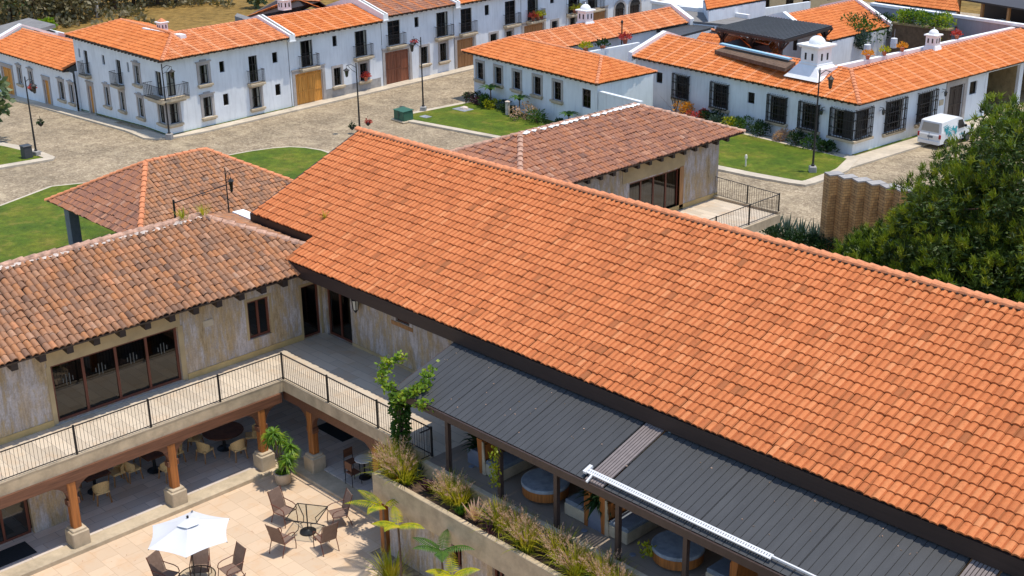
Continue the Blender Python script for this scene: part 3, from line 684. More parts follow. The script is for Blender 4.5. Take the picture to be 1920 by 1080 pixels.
# ---- one-storey house further left
h0=thing('low_house','white one-storey house with plain orange roof and golden garage door, left of corner house','house',H0F.w(-15.5,0,gz(-64)))
ops=[(-28.2,-26.2,-1.4,1.36),(-24.9,-24.36,.32,1.7),(-22.7,-22.15,.31,1.68),(-20.0,-19.1,-1.1,1.34),(-17.2,-16.45,.15,1.6),(-15.3,-14.75,.15,1.61)]
house_shell(h0,[(H0F,-36,-14.45,-2.2,2.62,ops)])
door(h0,H0F,ops[0],'wood_gold',.25,2,'garage_door'); door(h0,H0F,ops[3],'wood_gold',.25,1)
for i in (1,2,4,5): window(h0,H0F,ops[i],(.5,),(.5,),.4,surround=2,sill=1)
zE,zR=2.78,3.95; e0,e1,r0,r1=H0F.w(-36,-.5,zE),H0F.w(-15.1,-.5,zE),H0F.w(-36,3.0,zR),H0F.w(-15.4,3.0,zR)
tiles('roof',M['tile_street'],h0,H0F.w(-29.8,-.5,zE),e1,r1,H0F.w(-29.8,3,zR),.24,.38,seed=6,K=4)
tiles('roof',M['tile_street'],h0,H0F.w(-15.4,6.5,zE),H0F.w(-29.8,6.5,zE),H0F.w(-29.8,3,zR),r1,.24,.38,seed=7,K=3)
rafters(h0,H0F,-29.6,-15.2,zE-.02,.5)
cp=MB(); caps(cp,H0F.w(-29.8,3,zR),r1); cp.build('ridge_cap',M['ridge_new'],h0)
g=MB(H0F.M); g.add([(-30.4,-.6,2.6),(-29.8,-.6,2.6),(-29.8,3,4.25),(-30.4,3,4.25),(-30.4,-.6,2.95),(-29.8,-.6,2.95),(-29.8,3,4.4),(-30.4,3,4.4),(-30.4,6.6,2.6),(-29.8,6.6,2.6),(-29.8,6.6,2.95),(-30.4,6.6,2.95)],[(0,1,5,4),(4,5,6,7),(1,2,6,5),(0,4,7,3),(7,6,10,11),(2,9,10,6),(3,7,11,8),(8,11,10,9)]); g.build('gable_parapet',M['coping'],h0)
s=MB(H0F.M); s.add([(-36,-.3,3.0),(-30.4,-.3,3.0),(-30.4,6.3,3.9),(-36,6.3,3.9),(-36,-.3,2.7),(-30.4,-.3,2.7),(-30.4,6.3,3.6),(-36,6.3,3.6)],[(0,1,2,3),(4,7,6,5),(0,4,5,1),(2,6,7,3),(1,5,6,2),(0,3,7,4)]); s.build('flat_roof',M['sheet_grey'],h0)
s=MB(H0F.M); s.box(-36,-14.5,6.2,6.4,-2.2,3.3); s.box(-14.52,-14.45,.2,6.2,-2.2,2.7); s.build('rear_wall',M['stucco'],h0)

# ---- the row of two-storey houses up the street
def row_house(label,u0,u1,zE,ops,kinds,seed,mat,band,gable=True,slab=False):
    h=thing('row_house',label,'house',ROW.w(u0,0,0),'row of two-storey houses up the street'); zW=zE-.12
    house_shell(h,[(ROW,u0,u1,-1,zW,ops)])
    for r,k in zip(ops,kinds):
        if k=='s': window(h,ROW,r,(),())
        elif k=='f': window(h,ROW,r,(.5,),(.5,),.35,balcony=.5)
        elif k=='d': window(h,ROW,r,(.5,),(.25,.5,.75),0,balcony=.5,frame='wood_dark')
        elif k=='p': window(h,ROW,r,(.5,),(.5,),.3,balcony=.75,pots=1)
        elif k=='w': window(h,ROW,r,(.5,),(.5,),.2,surround=1,sill=1)
        elif k=='g': door(h,ROW,r,'wood_gold',.28,2,'garage_door')
        elif k=='r': door(h,ROW,r,'wood_rust',.28,2,'garage_door')
        elif k=='m': door(h,ROW,r,'wood_mid',.28,2,'garage_door')
    zR=zE+1.04; ov=.58
    tiles('roof',M[mat],h,ROW.w(u0+.3,-ov,zE),ROW.w(u1-.25,-ov,zE),ROW.w(u1-.25,3.1,zR),ROW.w(u0+.3,3.1,zR),.24,.38,band=band,seed=seed,K=4)
    tiles('roof',M[mat],h,ROW.w(u1-.25,6.7,zE),ROW.w(u0+.3,6.7,zE),ROW.w(u0+.3,3.1,zR),ROW.w(u1-.25,3.1,zR),.24,.38,seed=seed+50,K=3)
    cp=MB(); caps(cp,ROW.w(u0+.3,3.1,zR),ROW.w(u1-.25,3.1,zR)); cp.build('ridge_cap',M['ridge_new'],h)
    rafters(h,ROW,u0+.3,u1-.3,zE-.02,ov)
    if gable:
        g=MB(ROW.M); a,b=u0-.27,u0+.27
        prof=[(-.62,zE-.25),(-.62,zE+.22),(3.1,zR+.34),(6.8,zE+.22),(6.8,zE-.25)]
        g.add([(a,y,z) for y,z in prof]+[(b,y,z) for y,z in prof],[(0,1,2,3,4),(9,8,7,6,5),(0,5,6,1),(1,6,7,2),(2,7,8,3),(3,8,9,4),(0,4,9,5)])
        g.box(a-.05,b+.05,-.66,-.3,zE-.33,zE-.249)
        gp=g.build('gable_parapet',M['coping'],h); c=MB(ROW.M)
        for (y0,z0),(y1,z1) in ((prof[1],prof[2]),(prof[2],prof[3])): c.add([(a+.16,y0,z0+.012),(b-.16,y0,z0+.012),(b-.16,y1,z1+.012),(a+.16,y1,z1+.012)],[(0,1,2,3)])
        c.build('coping_gutter',M['sheet_grey'],gp)
    r=MB(ROW.M); r.box(u0,u1,6.2,6.4,-1,zW); r.build('rear_wall',M['stucco'],h)
    if slab: r=MB(ROW.M); r.box(u0+3.4,u1-.3,-.045,.0,-.2,.85); r.build('stone_base',M['stone_grey'],h)
    return h
row_house('white row house beside the corner house, with golden garage door and grey stone base',11.4,21.2,5.55,
  [(12.58,13.83,2.96,5.0),(15.92,16.38,4.12,4.95),(18.28,19.62,2.9,4.97),(11.85,14.6,-.4,2.55),(15.82,16.62,.95,2.4),(18.64,19.51,.9,2.31)],'fsfgww',21,'tile_street',6,slab=True)
row_house('white row house with the red-brown garage door and a dark closed balcony shutter',21.25,29.85,5.85,
  [(21.98,23.4,3.28,5.3),(25.12,25.63,4.39,5.24),(27.74,29.21,3.18,5.26),(21.5,24.3,-.3,2.78),(25.72,26.59,1.15,2.63),(28.05,28.95,1.05,2.59)],'dsfrww',22,'tile_red',6)
row_house('white row house with two tall dark balcony windows above a mid-brown garage door',29.9,38.9,5.8,
  [(30.82,32.25,3.1,5.2),(33.97,34.56,4.26,5.16),(36.70,38.18,3.05,5.15),(30.2,32.4,-.3,2.6),(34.62,35.56,.9,2.5),(36.8,37.7,.9,2.45)],'dsdmww',23,'tile_street',7)
row_house('white row house with an orange-potted balcony above its garage, fourth from the corner house',38.95,45.6,5.7,
  [(39.87,41.43,3.03,4.94),(43.2,43.8,4.2,5.0),(39.3,42.2,-.3,2.6),(43.4,44.3,.9,2.5)],'psmw',24,'tile_street',7)
h5=row_house('farthest white row house with two arched openings and a flower balcony',45.65,60,5.7,
  [(45.94,47.77,2.9,4.6),(49.0,50.6,2.9,4.6),(49.76,51.95,-.3,2.6),(46.2,47.1,.9,2.45),(53.48,55.11,0,2.4),(56.0,57.8,0,2.4)],'ppmwxx',25,'tile_street',7)
for u0,u1 in ((53.48,55.11),(56.0,57.8)):
    m=MB(ROW.M); r=(u1-u0)/2; c=(u0+u1)/2; K=12
    o=[(c+r*math.cos(math.pi*k/K),2.4+r*.75*math.sin(math.pi*k/K)) for k in range(K+1)]; q=[(c+(r+.25)*math.cos(math.pi*k/K),2.4+(r*.75+.25)*math.sin(math.pi*k/K)) for k in range(K+1)]
    for k in range(K):
        m.add([(*o[k][:1],-.05,o[k][1]),(q[k][0],-.05,q[k][1]),(q[k+1][0],-.05,q[k+1][1]),(o[k+1][0],-.05,o[k+1][1])],[(3,2,1,0)])
    m.box(u0-.25,u0,-.05,.02,0,2.4); m.box(u1,u1+.25,-.05,.02,0,2.4); ar=m.build('arch_surround',M['surround'],h5)
    m=MB(ROW.M); m.add([(c,-.01,2.39)]+[(x,-.01,z) for x,z in o],[(0,k+1,k+2) for k in range(K)][::-1]); m.build('arch_opening',M['dark_in'],ar)
    door(h5,ROW,(u0,u1,0,2.4),'wood_dark',0,2)

# grass edging along the house fronts
for F,u0,u1 in ((H1L,-11.8,.12),(H1L,-28,-13.0),(ROW,-.12,11.5)): sheet('lawn',M['lawn'],[wxy(F,u0,.05),wxy(F,u1,.05),wxy(F,u1,-.16),wxy(F,u0,-.16)],.125)
sheet('lawn',M['lawn'],[wxy(HS,0,.05),wxy(HS,10,.05),wxy(HS,10,-.25),wxy(HS,0,-.25)],.115); sheet('lawn',M['lawn'],[wxy(HS,13.6,.05),wxy(HS,16,.05),wxy(HS,16,-.25),wxy(HS,13.6,-.25)],.115)

# ---- one-storey hip-roofed house behind the lawn
hc=thing('lawn_house','white one-storey house with orange hip roof and six tall windows behind the lawn','house',HC.w(0,0,0))
ops=[(.2,1.06,1.78,3.1),(2.62,3.48,1.78,3.1),(5.0,5.86,1.78,3.12),(7.5,8.37,1.78,3.12),(9.88,10.75,1.78,3.12),(13.1,14.05,1.78,3.12)]
zE,zR=3.78,4.82
HCE=Fac(HC.w(14.75,0,0),-7.25+90); HCW=Fac(HC.w(-.25,0,0),-7.25+8+90)
house_shell(hc,[(HC,-.25,14.75,-.5,3.7,ops),(HCE,0,5.3,-.5,3.7,[])])
m=MB()
for a,b in ((HC.w(-.25,0,0),HC.w(-3.2,22.5,0)),(HC.w(2.2,6.1,0),HC.w(.5,22.3,0)),(HC.w(14.75,5.3,0),HC.w(2.2,5.4,0)),(HC.w(-3.2,22.5,0),HC.w(.5,22.3,0))):
    m.add([(a.x,a.y,-.5),(b.x,b.y,-.5),(b.x,b.y,3.7),(a.x,a.y,3.7)],[(0,1,2,3)])
m.build('rear_wall',M['stucco'],hc)
for i,r in enumerate(ops): window(hc,HC,r,(.5,),(.33,.66),0,surround=1 if i<5 else 0,sill=1 if i<5 else 0,frame='wood_dark')
p=lambda u,n,z: HC.w(u,n,z)
A,B=p(-1.33,-.36,zE),p(15.1,-.36,zE); RL,RRt=p(1.06,2.95,zR),p(11.7,3.0,zR); BR=p(14.7,5.7,zE)
IN=p(3.0,5.7,zE); W2=p(-1.55,22.4,zR); E2=p(.75,22.4,zE); L2=p(-3.9,22.4,zE)
tiles('roof',M['tile_street'],hc,A,B,RRt,RL,.24,.38,seed=31,K=4); tiles('roof',M['tile_street'],hc,B,BR,RRt,RRt,.24,.38,seed=32,K=4)
tiles('roof',M['tile_street'],hc,BR,IN,RL,RRt,.24,.38,seed=33,K=3)
tiles('roof',M['tile_street_old'],hc,IN,E2,W2,RL,.24,.38,band=8,seed=34,K=4); tiles('roof',M['tile_street'],hc,L2,A,RL,W2,.24,.38,seed=35,K=3)
cp=MB(); caps(cp,A,RL); caps(cp,RL,RRt); caps(cp,B,RRt); caps(cp,BR,RRt); caps(cp,RL,W2); cp.build('ridge_cap',M['ridge_new'],hc)
rafters(hc,HC,-1.1,14.9,zE-.02,.36)
g=MB()
for q0,q1 in ((p(-4.1,22.4,zE),p(-1.55,22.4,zR)),(p(-1.55,22.4,zR),p(1.0,22.4,zE))):
    q2,q3=q0+HC.n*.45,q1+HC.n*.45
    g.slab([q0+V((0,0,.35)),q1+V((0,0,.35)),q3+V((0,0,.35)),q2+V((0,0,.35))],.8)
g.build('gable_parapet',M['coping'],hc)
chimney(hc,p(-.42,11.6,4.45),.95,True,.75)
# low garden wall joining the two houses
gw=MB(HC.M); gw.box(14.9,19.2,.0,.25,-.5,3.1); gw.box(14.9,19.2,-.03,.28,3.1,3.2); tag(gw.build('garden_wall',M['stucco']),'low white garden wall running from the lawn house to the barred-window house','wall')

# ---- corner house with barred windows
hr=thing('barred_window_house','white one-storey corner house with barred windows and large white domed chimney on orange roof','house',HF.w(0,0,0))
fo=[(-20.44,-19.92,1.9,2.75),(-18.87,-18.18,1.92,2.74),(-16.75,-15.35,1.12,2.82),(-12.8,-11.35,1.12,2.82),(-9.43,-8.78,1.96,2.75),(-7.3,-5.85,1.12,2.82),(-4.45,-3.0,1.12,2.82),(-1.75,0,1.12,2.85)]
so_=[(0,1.6,1.12,2.95),(3.5,5.5,.95,3.0),(7.3,9.25,.95,2.98),(11.1,13.05,.1,2.95),(13.87,14.82,1.95,2.9),(16.2,20.7,-.4,3.1),(21.4,26,-.4,3.1)]
zE,zR=3.62,4.86
HW=Fac(HF.w(-21.2,0,0),83)
house_shell(hr,[(HF,-21.2,0,-.6,3.6,fo),(HS,0,27,-.8,3.6,so_[:5])])
# side wall shell already has five openings; cut the car port as a deep open bay
for w_ in [c for c in hr.children if c.name.startswith('wall')][1:]:
    bpy.data.objects.remove(w_)
mb=MB(HS.M); wall_mb(mb,0,16.2,-.8,3.6,so_[:5]); mb.box(16.2,27,-.002,.2,3.25,3.6); mb.box(26.0,27,0,.2,-.8,3.25); mb.box(20.72,21.25,-.02,.35,-.8,3.249); mb.box(15.9,16.2,-.03,.35,-.8,3.245)
mb.build('wall',[M['stucco'],M['dark_in']],hr)
bay=MB(HS.M)
for a,b in ((16.2,20.7),(21.25,26)):
    bay.add([(a,2.6,-.5),(b,2.6,-.5),(b,2.6,3.3),(a,2.6,3.3)],[(0,1,2,3)]); bay.add([(a,.2,-.5),(a,2.6,-.5),(a,2.6,3.3),(a,.2,3.3)],[(0,1,2,3)]); bay.add([(b,.2,-.5),(b,2.6,-.5),(b,2.6,3.3),(b,.2,3.3)],[(0,3,2,1)]); bay.add([(a,.2,3.3),(b,.2,3.3),(b,2.6,3.3),(a,2.6,3.3)],[(0,1,2,3)])
    bay.add([(a,-.9,.11),(b,-.9,.11),(b,2.6,.12),(a,2.6,.12)],[(0,1,2,3)])
bay.build('carport_bay',M['yellow_stone'],hr)
for i,r in enumerate(fo):
    if i in (0,1,4): window(hr,HF,r,(),(),frame='iron')
    elif i==7: window(hr,HF,(r[0],-.12,r[2],r[3]),(.5,),(.5,),.2,sill=0,grille=1,frame='wood_dark')
    else: window(hr,HF,r,(.5,),(.5,),.15,sill=1,grille=1,frame='wood_dark')
for i,r in enumerate(so_[:5]):
    if i==0: window(hr,HS,(.12,r[1],r[2],r[3]),(.5,),(.5,),.2,grille=1,frame='wood_dark')
    elif i in (1,2): window(hr,HS,r,(.33,.66),(.5,),.15,sill=1,grille=1,frame='wood_dark')
    elif i==3: door(hr,HS,r,'wood_dark',.38,2)
    else: window(hr,HS,r,(),())
m=MB(); a,b,c=HF.w(-2.0,-.3,0),HF.w(.32,-.3,0),HS.w(1.9,-.3,0); m.prism([tuple(a)[:2],tuple(b)[:2],tuple(c)[:2],tuple(HS.w(1.9,.02,0))[:2],tuple(HF.P)[:2],tuple(HF.w(-2,.02,0))[:2]],.92,1.08); m.build('sill',M['stone'],hr)
wall_lantern(hr,HF,-2.55,2.5); wall_lantern(hr,HS,2.75,2.5); wall_lantern(hr,HS,10.2,2.6)
m=MB(HS.M); m.bbox(9.95,10.5,-.04,.0,1.8,2.2,.01); m.build('wall_plaque',M['stone'],hr)
p=lambda u,n,z: HF.w(u,n,z)
q=lambda u,n,z: HS.w(u,n,z)
A=p(-21.2,-.42,zE); Cn=(p(.6,-.42,zE)+q(-.45,-.58,zE))/2; RA=p(-21.2,3.2,zR); RC=p(-3.1,3.15,zR); Ed=q(27,-.58,zE); RE=q(27,3.2,zR)
BA=p(-21.2,6.8,zE); BC=p(-6.6,6.8,zE); BE=q(27,6.8,zE)
tiles('roof',M['tile_street'],hr,A,Cn,RC,RA,.24,.38,band=6,seed=41,K=4); tiles('roof',M['tile_street'],hr,Cn,Ed,RE,RC,.24,.38,band=7,seed=42,K=4)
tiles('roof',M['tile_street'],hr,BC,BA,RA,RC,.24,.38,seed=43,K=3)
tiles('roof',M['tile_street'],hr,BE,BC,RC,RE,.24,.38,seed=44,K=3)
cp=MB(); caps(cp,Cn,RC,.15); caps(cp,RC,RA); caps(cp,RC,RE); cp.build('ridge_cap',M['ridge_new'],hr)
rafters(hr,HF,-21,.2,zE-.02,.42); rafters(hr,HS,0,26.8,zE-.02,.42)
g=MB()
for q0,q1 in ((A,RA),(RA,BA)):
    d=HF.d*-.42; up=V((0,0,.3)); g.slab([q0+up,q1+up,q1+d+up,q0+d+up],.7)
g.build('gable_parapet',M['coping'],hr)
m=MB(HF.M); m.add([(-21.2,0,-.5),(-21.2,6.4,-.5),(-21.2,6.4,3.6),(-21.2,3.2,4.8),(-21.2,0,3.6)],[(0,1,2,3,4)]); m.box(-21.2,-7,6.3,6.5,-.5,3.6); m.build('rear_wall',M['stucco'],hr)
m=MB(HS.M); m.box(6,27,6.3,6.5,-.5,3.6); m.add([(27,0,-.5),(27,6.4,-.5),(27,6.4,3.6),(27,3.2,4.8),(27,0,3.6)],[(0,4,3,2,1)]); m.build('rear_wall',M['stucco'],hr)
# big chimney: flared base straddling the slope, square lantern and dome
cc=p(-5.35,2.15,4.2); R_=Matrix.Rotation(math.radians(-7),4,'Z')@Matrix.Scale(.86,4)
m=MB(Matrix.Translation(cc)@R_)
prof=[(1.75,0),(1.5,.28),(1.1,.85),(.92,1.05)]
for i in range(3):
    (a,z0),(b,z1)=prof[i],prof[i+1]
    m.add([(-a,-a,z0),(a,-a,z0),(a,a,z0),(-a,a,z0),(-b,-b,z1),(b,-b,z1),(b,b,z1),(-b,b,z1)],[(0,1,5,4),(1,2,6,5),(2,3,7,6),(3,0,4,7)])
m.bbox(-.86,.86,-.86,.86,1.0,2.35,.05); m.bbox(-1.0,1.0,-1.0,1.0,2.352,2.47,.03); m.bbox(-1.12,1.12,-1.12,1.12,2.472,2.62,.03); m.bbox(-.95,.95,-.95,.95,1.05,1.16,.02)
ch=m.build('chimney',M['coping'],hr)
m=MB(Matrix.Translation(cc)@R_); m.lathe([(.68*math.cos(a),2.62+.62*math.sin(a)) for a in np.linspace(0,1.5,9)]+[(.02,3.245)],(0,0,0),20); m.build('chimney_dome',M['coping'],ch,True)
m=MB(Matrix.Translation(cc)@R_)
for k in (-.34,.34):
    m.box(k-.1,k+.1,-.868,-.85,1.4,1.95); m.box(.85,.868,k-.1,k+.1,1.4,1.95)
m.build('chimney_vent',M['dark_in'],ch)
chimney(hr,q(13.8,3.3,4.72),.78,True,.8)
# flat brown part of the roof with a blue skylight edge, beside the large chimney
m=MB(); a=[Z(1340,94,4.75),Z(1472,128,4.75),Z(1492,116,4.95),Z(1365,86,4.95)]; m.slab(a,.25); fr=m.build('flat_roof',M['bark'],hr)
m=MB(); m.bar(Z(1352,82,5.1),Z(1482,111,5.1),.35,.12); m.build('skylight_edge',M['pale_blue'],fr)

# ---- what stands behind these houses
def small_roof(name,label,eL,eR,rR,rL,mat,seed,wall=2.6,band=0,cat='house',gable=None):
    """a house read from its sunlit roof slope: eave/ridge points, mirrored to a full gable roof on walls"""
    eL,eR,rR,rL=[V(x) for x in (eL,eR,rR,rL)]; c=(eL+eR)/2; h=thing(name,label,cat,(c.x,c.y,0))
    d=(eR-eL).normalized(); 
    bk=lambda e,r: V((2*r.x-e.x,2*r.y-e.y,e.z))
    bL,bR=bk(eL,rL),bk(eR,rR)
    tiles('roof',M[mat],h,eL,eR,rR,rL,.25,.4,band=band,seed=seed,K=4); tiles('roof',M[mat],h,bR,bL,rL,rR,.25,.4,seed=seed+1,K=3)
    cp=MB(); caps(cp,rL,rR); cp.build('ridge_cap',M['ridge_new'],h)
    s=lambda p,f=.93: V((c.x+ (p.x-c.x)*f,c.y+(p.y-c.y)*f,p.z-.12))
    m=MB(); m.prism([tuple(s(x))[:2] for x in (eL,eR,bR,bL)],-1.5,min(eL.z,eR.z)-.15); m.build('wall',M['stucco'],h)
    if gable:
        for e,r,b in ((eR,rR,bR),(eL,rL,bL)):
            g=MB()
            sg=1 if e is eR else -1
            for q0,q1 in ((e,r),(r,b)): g.slab([q0+V((0,0,.3)),q1+V((0,0,.3)),q1+d*sg*.45+V((0,0,.3)),q0+d*sg*.45+V((0,0,.3))],.7)
            g.build('gable_parapet',M['coping'],h)
    return h
yh=small_roof('inner_house','orange gable-roofed house in the yard behind the large domed chimney',Z(1538,80,4.0),Z(1668,50,4.0),Z(1602,2,5.4),Z(1473,28,5.4),'tile_street',61,gable=1)
op=MB(); a,b=Z(1540,92,3.2),Z(1585,82,3.2)
sr=small_roof('back_house','bright orange roof partly hidden behind the dark pergola',Z(1290,95,3.2),Z(1460,118,3.2),Z(1440,84,4.4),Z(1335,56,4.4),'tile_street',63)
tr=small_roof('far_house','orange roof beyond the long grey wall at the top of the photo',Z(1640,2,4.0),Z(1800,22,4.0),Z(1790,-12,5.2),Z(1640,-30,5.2),'tile_street',65)
fr2=small_roof('far_house','orange roof at the top edge above the yellow wall and grey membrane roof',Z(1325,18,5.0),Z(1440,-2,5.0),Z(1410,-30,6.0),Z(1320,-14,6.0),'tile_street',67)
fr3=small_roof('hidden_house','orange hip roof with a white chimney seen behind the golden garage row house',Z(455,34,5.7),Z(560,22,5.7),Z(600,2,6.8),Z(520,-2,6.8),'tile_street',69)
chimney(fr3,Z(534,18,6.6),.8)
m=MB(); a,b=Z(440,30,5.9),Z(470,40,5.9); sd=V((-1.2,1.0,0)); m.slab([a,b,b+sd,a+sd],.6); m.build('roof_parapet',M['sheet_grey'],fr3)
# dark pergola roof on timber posts
pg=thing('roof_pergola','dark corrugated pergola roof on brown timber posts above the inner yard','pergola',Z(1440,110,3.3))
c4=[Z(1343,51,5.3),Z(1470,74,5.2),Z(1560,48,5.2),Z(1436,30,5.3)]
m=MB(); m.slab(c4,.1); m.build('roof_sheet',M['sheet'],pg)
m=MB(); n=24
for k in range(n+1): a=c4[0].lerp(c4[1],k/n); b=c4[3].lerp(c4[2],k/n); m.bar(a+V((0,0,.02)),b+V((0,0,.02)),.05,.04)
m.build('roof_rib',M['sheet'],pg)
for t,(i,j) in ((.05,(0,1)),(.5,(0,1)),(.97,(0,1)),(.5,(3,2)),(.95,(3,2))):
    x=c4[i].lerp(c4[j],t); cen=sum(c4,V())/4; x=x.lerp(cen,.06); m=MB(); m.box(x.x-.12,x.x+.12,x.y-.12,x.y+.12,2.9,x.z-.12); 
    for dx,dy in ((1,0),(-1,0),(0,1),(0,-1)): m.bar((x.x,x.y,x.z-1.0),(x.x+dx*.7,x.y+dy*.7,x.z-.2),.1)
    m.build('post',M['wood_dark'],pg)
m=MB(); m.bar(c4[0]-V((0,0,.2)),c4[1]-V((0,0,.2)),.16,.2); m.bar(c4[1]-V((0,0,.2)),c4[2]-V((0,0,.2)),.16,.2); m.build('beam',M['wood_dark'],pg)
# grey membrane roof and white walls between the houses
gr=thing('membrane_roof_annex','flat annex with a dark grey membrane roof behind the lawn house','annex',Z(1300,50,3))
m=MB(); c=[Z(1220,54,3.6),Z(1277,66,3.6),Z(1367,43,3.6),Z(1322,34,3.6)]; m.slab(c,.15); m.build('roof',M['sheet'],gr)
m=MB(); m.prism([tuple(x)[:2] for x in c],-1,3.4); m.build('wall',M['stucco'],gr)
gr=thing('grey_roof_annex','flat annex with a pale grey roof and white parapet behind the lawn house gable','annex',Z(1330,30,3))
m=MB(); c=[Z(1272,18,3.9),Z(1290,39,3.9),Z(1367,46,3.9),Z(1404,35,3.9),Z(1330,24,3.9)]; m.slab(c,.15); m.build('roof',M['sheet_grey'],gr)
m=MB(); m.prism([tuple(x)[:2] for x in c],-1,3.7); m.build('wall',M['stucco'],gr)
m=MB()
for a,b in ((c[0],c[4]),(c[4],c[3])): m.bar(a+V((0,0,.15)),b+V((0,0,.15)),.35,.4)
m.build('parapet',M['coping'],gr)
bw=thing('white_wall_house','plain white wall block at the end of the orange lawn-house wing','house',Z(1275,14,1))
a,b=Z(1222,4,3.7),Z(1328,20,3.7); d=(b-a).normalized(); nn=V((-d.y,d.x,0))
if nn.y<0: nn=-nn
m=MB(); m.prism([tuple(x)[:2] for x in (a,b,b+nn*5,a+nn*5)],-1,3.7); m.build('wall',M['stucco'],bw); m=MB(); m.bar(a+V((0,0,.05)),b+V((0,0,.05)),.5,.25); m.build('parapet',M['coping'],bw)
yw=thing('yellow_wall_house','long low house with pale yellow wall and small dark windows at the top edge','house',Z(1420,22,1))
a,b=Z(1335,32,1.6),Z(1600,-6,1.6); d=(b-a).normalized(); nn=V((-d.y,d.x,0)); nn=nn if nn.y>0 else -nn
FY=Fac(a,math.degrees(math.atan2(d.y,d.x))); Ln=(b-a).length
ops=[(Ln*t,Ln*t+1.2,1.6,3.0) for t in (.08,.2,.33,.5,.62,.8)]
mb=MB(FY.M); wall_mb(mb,0,Ln,-1,3.7,ops); mb.box(0,Ln,1.2,4.5,-1,3.6); mb.build('wall',[simple('yellow_plaster',(.60,.45,.25),.85,.1,2),M['dark_in']],yw)
for r in ops: window(yw,FY,r,(.5,))
tiles('roof',M['tile_street'],yw,FY.w(-.3,-.5,3.75),FY.w(Ln,-.5,3.75),FY.w(Ln,3,4.8),FY.w(-.3,3,4.8),.25,.4,seed=71,K=4)
# long grey boundary wall with white coping
def wallseg(label,a,b,z0,zt,mat,th=.3,name='boundary_wall',cop=True):
    a=V(a);b=V(b); r=thing(name,label,'wall',((a.x+b.x)/2,(a.y+b.y)/2,z0)); d=(b-a).normalized(); sd=V((-d.y,d.x,0)).normalized()*th
    m=MB(); m.prism([tuple(x)[:2] for x in (a,b,b+sd,a+sd)],z0,zt); m.build('wall',M[mat],r)
    if cop: s2=sd*.3; m=MB(); m.prism([tuple(x)[:2] for x in (a-s2,b-s2,b+sd+s2,a+sd+s2)],zt+.002,zt+.22); m.build('coping',M['coping'],r)
    return r
M['wall_grey']=stucco('grey_weathered_wall',(.34,.34,.37))
wallseg('long weathered grey wall with white coping behind the roof terrace',Z(1632,10,5.0),Z(1925,52,5.0),-1,5.0,'wall_grey')
wallseg('low white terrace parapet with flower pots behind the barred-window house ridge',q(1.5,4.0,0),q(26,3.6,0),3.8,4.95,'coping',.35,'terrace_parapet',False)
wallseg('blue-white yard wall with a dark doorway below the inner orange roof',Z(1536,84,3.4),Z(1655,58,3.4),-.5,3.5,'stucco',.3,'yard_wall',False)
m=MB(); a,b=Z(1541,104,1.2),Z(1585,94,1.2); a=a+V((.5,-.9,0)); b=b+V((.5,-.9,0)); d=(b-a).normalized(); nn=V((d.y,-d.x,0)); m.prism([tuple(x)[:2] for x in (a,b,b+nn*.1,a+nn*.1)],-.5,3.1); tag(m.build('dark_opening',M['dark_in']),'dark panel standing in for an opening in the yard wall beside the large chimney','awning')  # flat dark panel added in place of a real opening
aw=thing('stone_arch_wall','dark brown stone wall with an arch and greenery on top in the back yard','wall',Z(1720,80,1))
a,b=Z(1674,45,4.4),Z(1778,58,4.4); d=(b-a).normalized(); FA=Fac(a,math.degrees(math.atan2(d.y,d.x))); Ln=(b-a).length
m=MB(FA.M); K=10; r=Ln*.2; c=Ln*.42
m.box(0,c-r,0,.6,-.5,4.4); m.box(c+r,Ln,0,.6,-.5,4.4)
pts=[(c+r*math.cos(math.pi*k/K),1.6+r*math.sin(math.pi*k/K)) for k in range(K+1)]
for k in range(K): x0,z0=pts[k+1]; x1,z1=pts[k]; m.add([(x0,0,z0),(x1,0,z1),(x1,0,4.4),(x0,0,4.4),(x0,.6,z0),(x1,.6,z1)],[(0,1,2,3),(0,4,5,1)])
m.add([(0,0,4.4),(Ln,0,4.4),(Ln,.6,4.4),(0,.6,4.4)],[(0,1,2,3)]); m.build('wall',stone('dark_brown_stone',(.13,.085,.05),.4,3),aw)
m=MB(FA.M); m.box(-.1,Ln+.1,-.1,.7,4.41,4.55); m.build('coping',M['yellow_stone'],aw)
# open timber shed in the top right corner
sh=thing('timber_shed','open timber shed with dark contents and a red-brown post in the top right corner','shed',Z(1860,20,1))
a,b=Z(1795,12,3.2),Z(1960,40,3.2); d=(b-a).normalized(); FSH=Fac(a,math.degrees(math.atan2(d.y,d.x))); Ln=(b-a).length
m=MB(FSH.M); m.box(0,Ln,3.5,3.7,0,4); m.box(-.3,Ln+.3,-.4,3.8,3.9,4.05); m.box(0,Ln,.2,3.4,1.5,1.6); m.build('shed_shell',M['wood_dark'],sh)
for t in (.02,.3,.6,.95): m=MB(FSH.M); m.box(Ln*t-.12,Ln*t+.12,-.12,.12,-1,3.9); m.build('post',M['wood_mid'],sh)
for k,(t,mm) in enumerate(((.12,'pot_grey'),(.2,'wood_mid'),(.42,'curtain'),(.5,'pot_grey'),(.75,'iron'))):
    m=MB(FSH.M); m.bbox(Ln*t,Ln*t+.9,.6,1.5,1.61,2.1+.2*(k%3),.05); m.build('stored_crate',M[mm],sh)

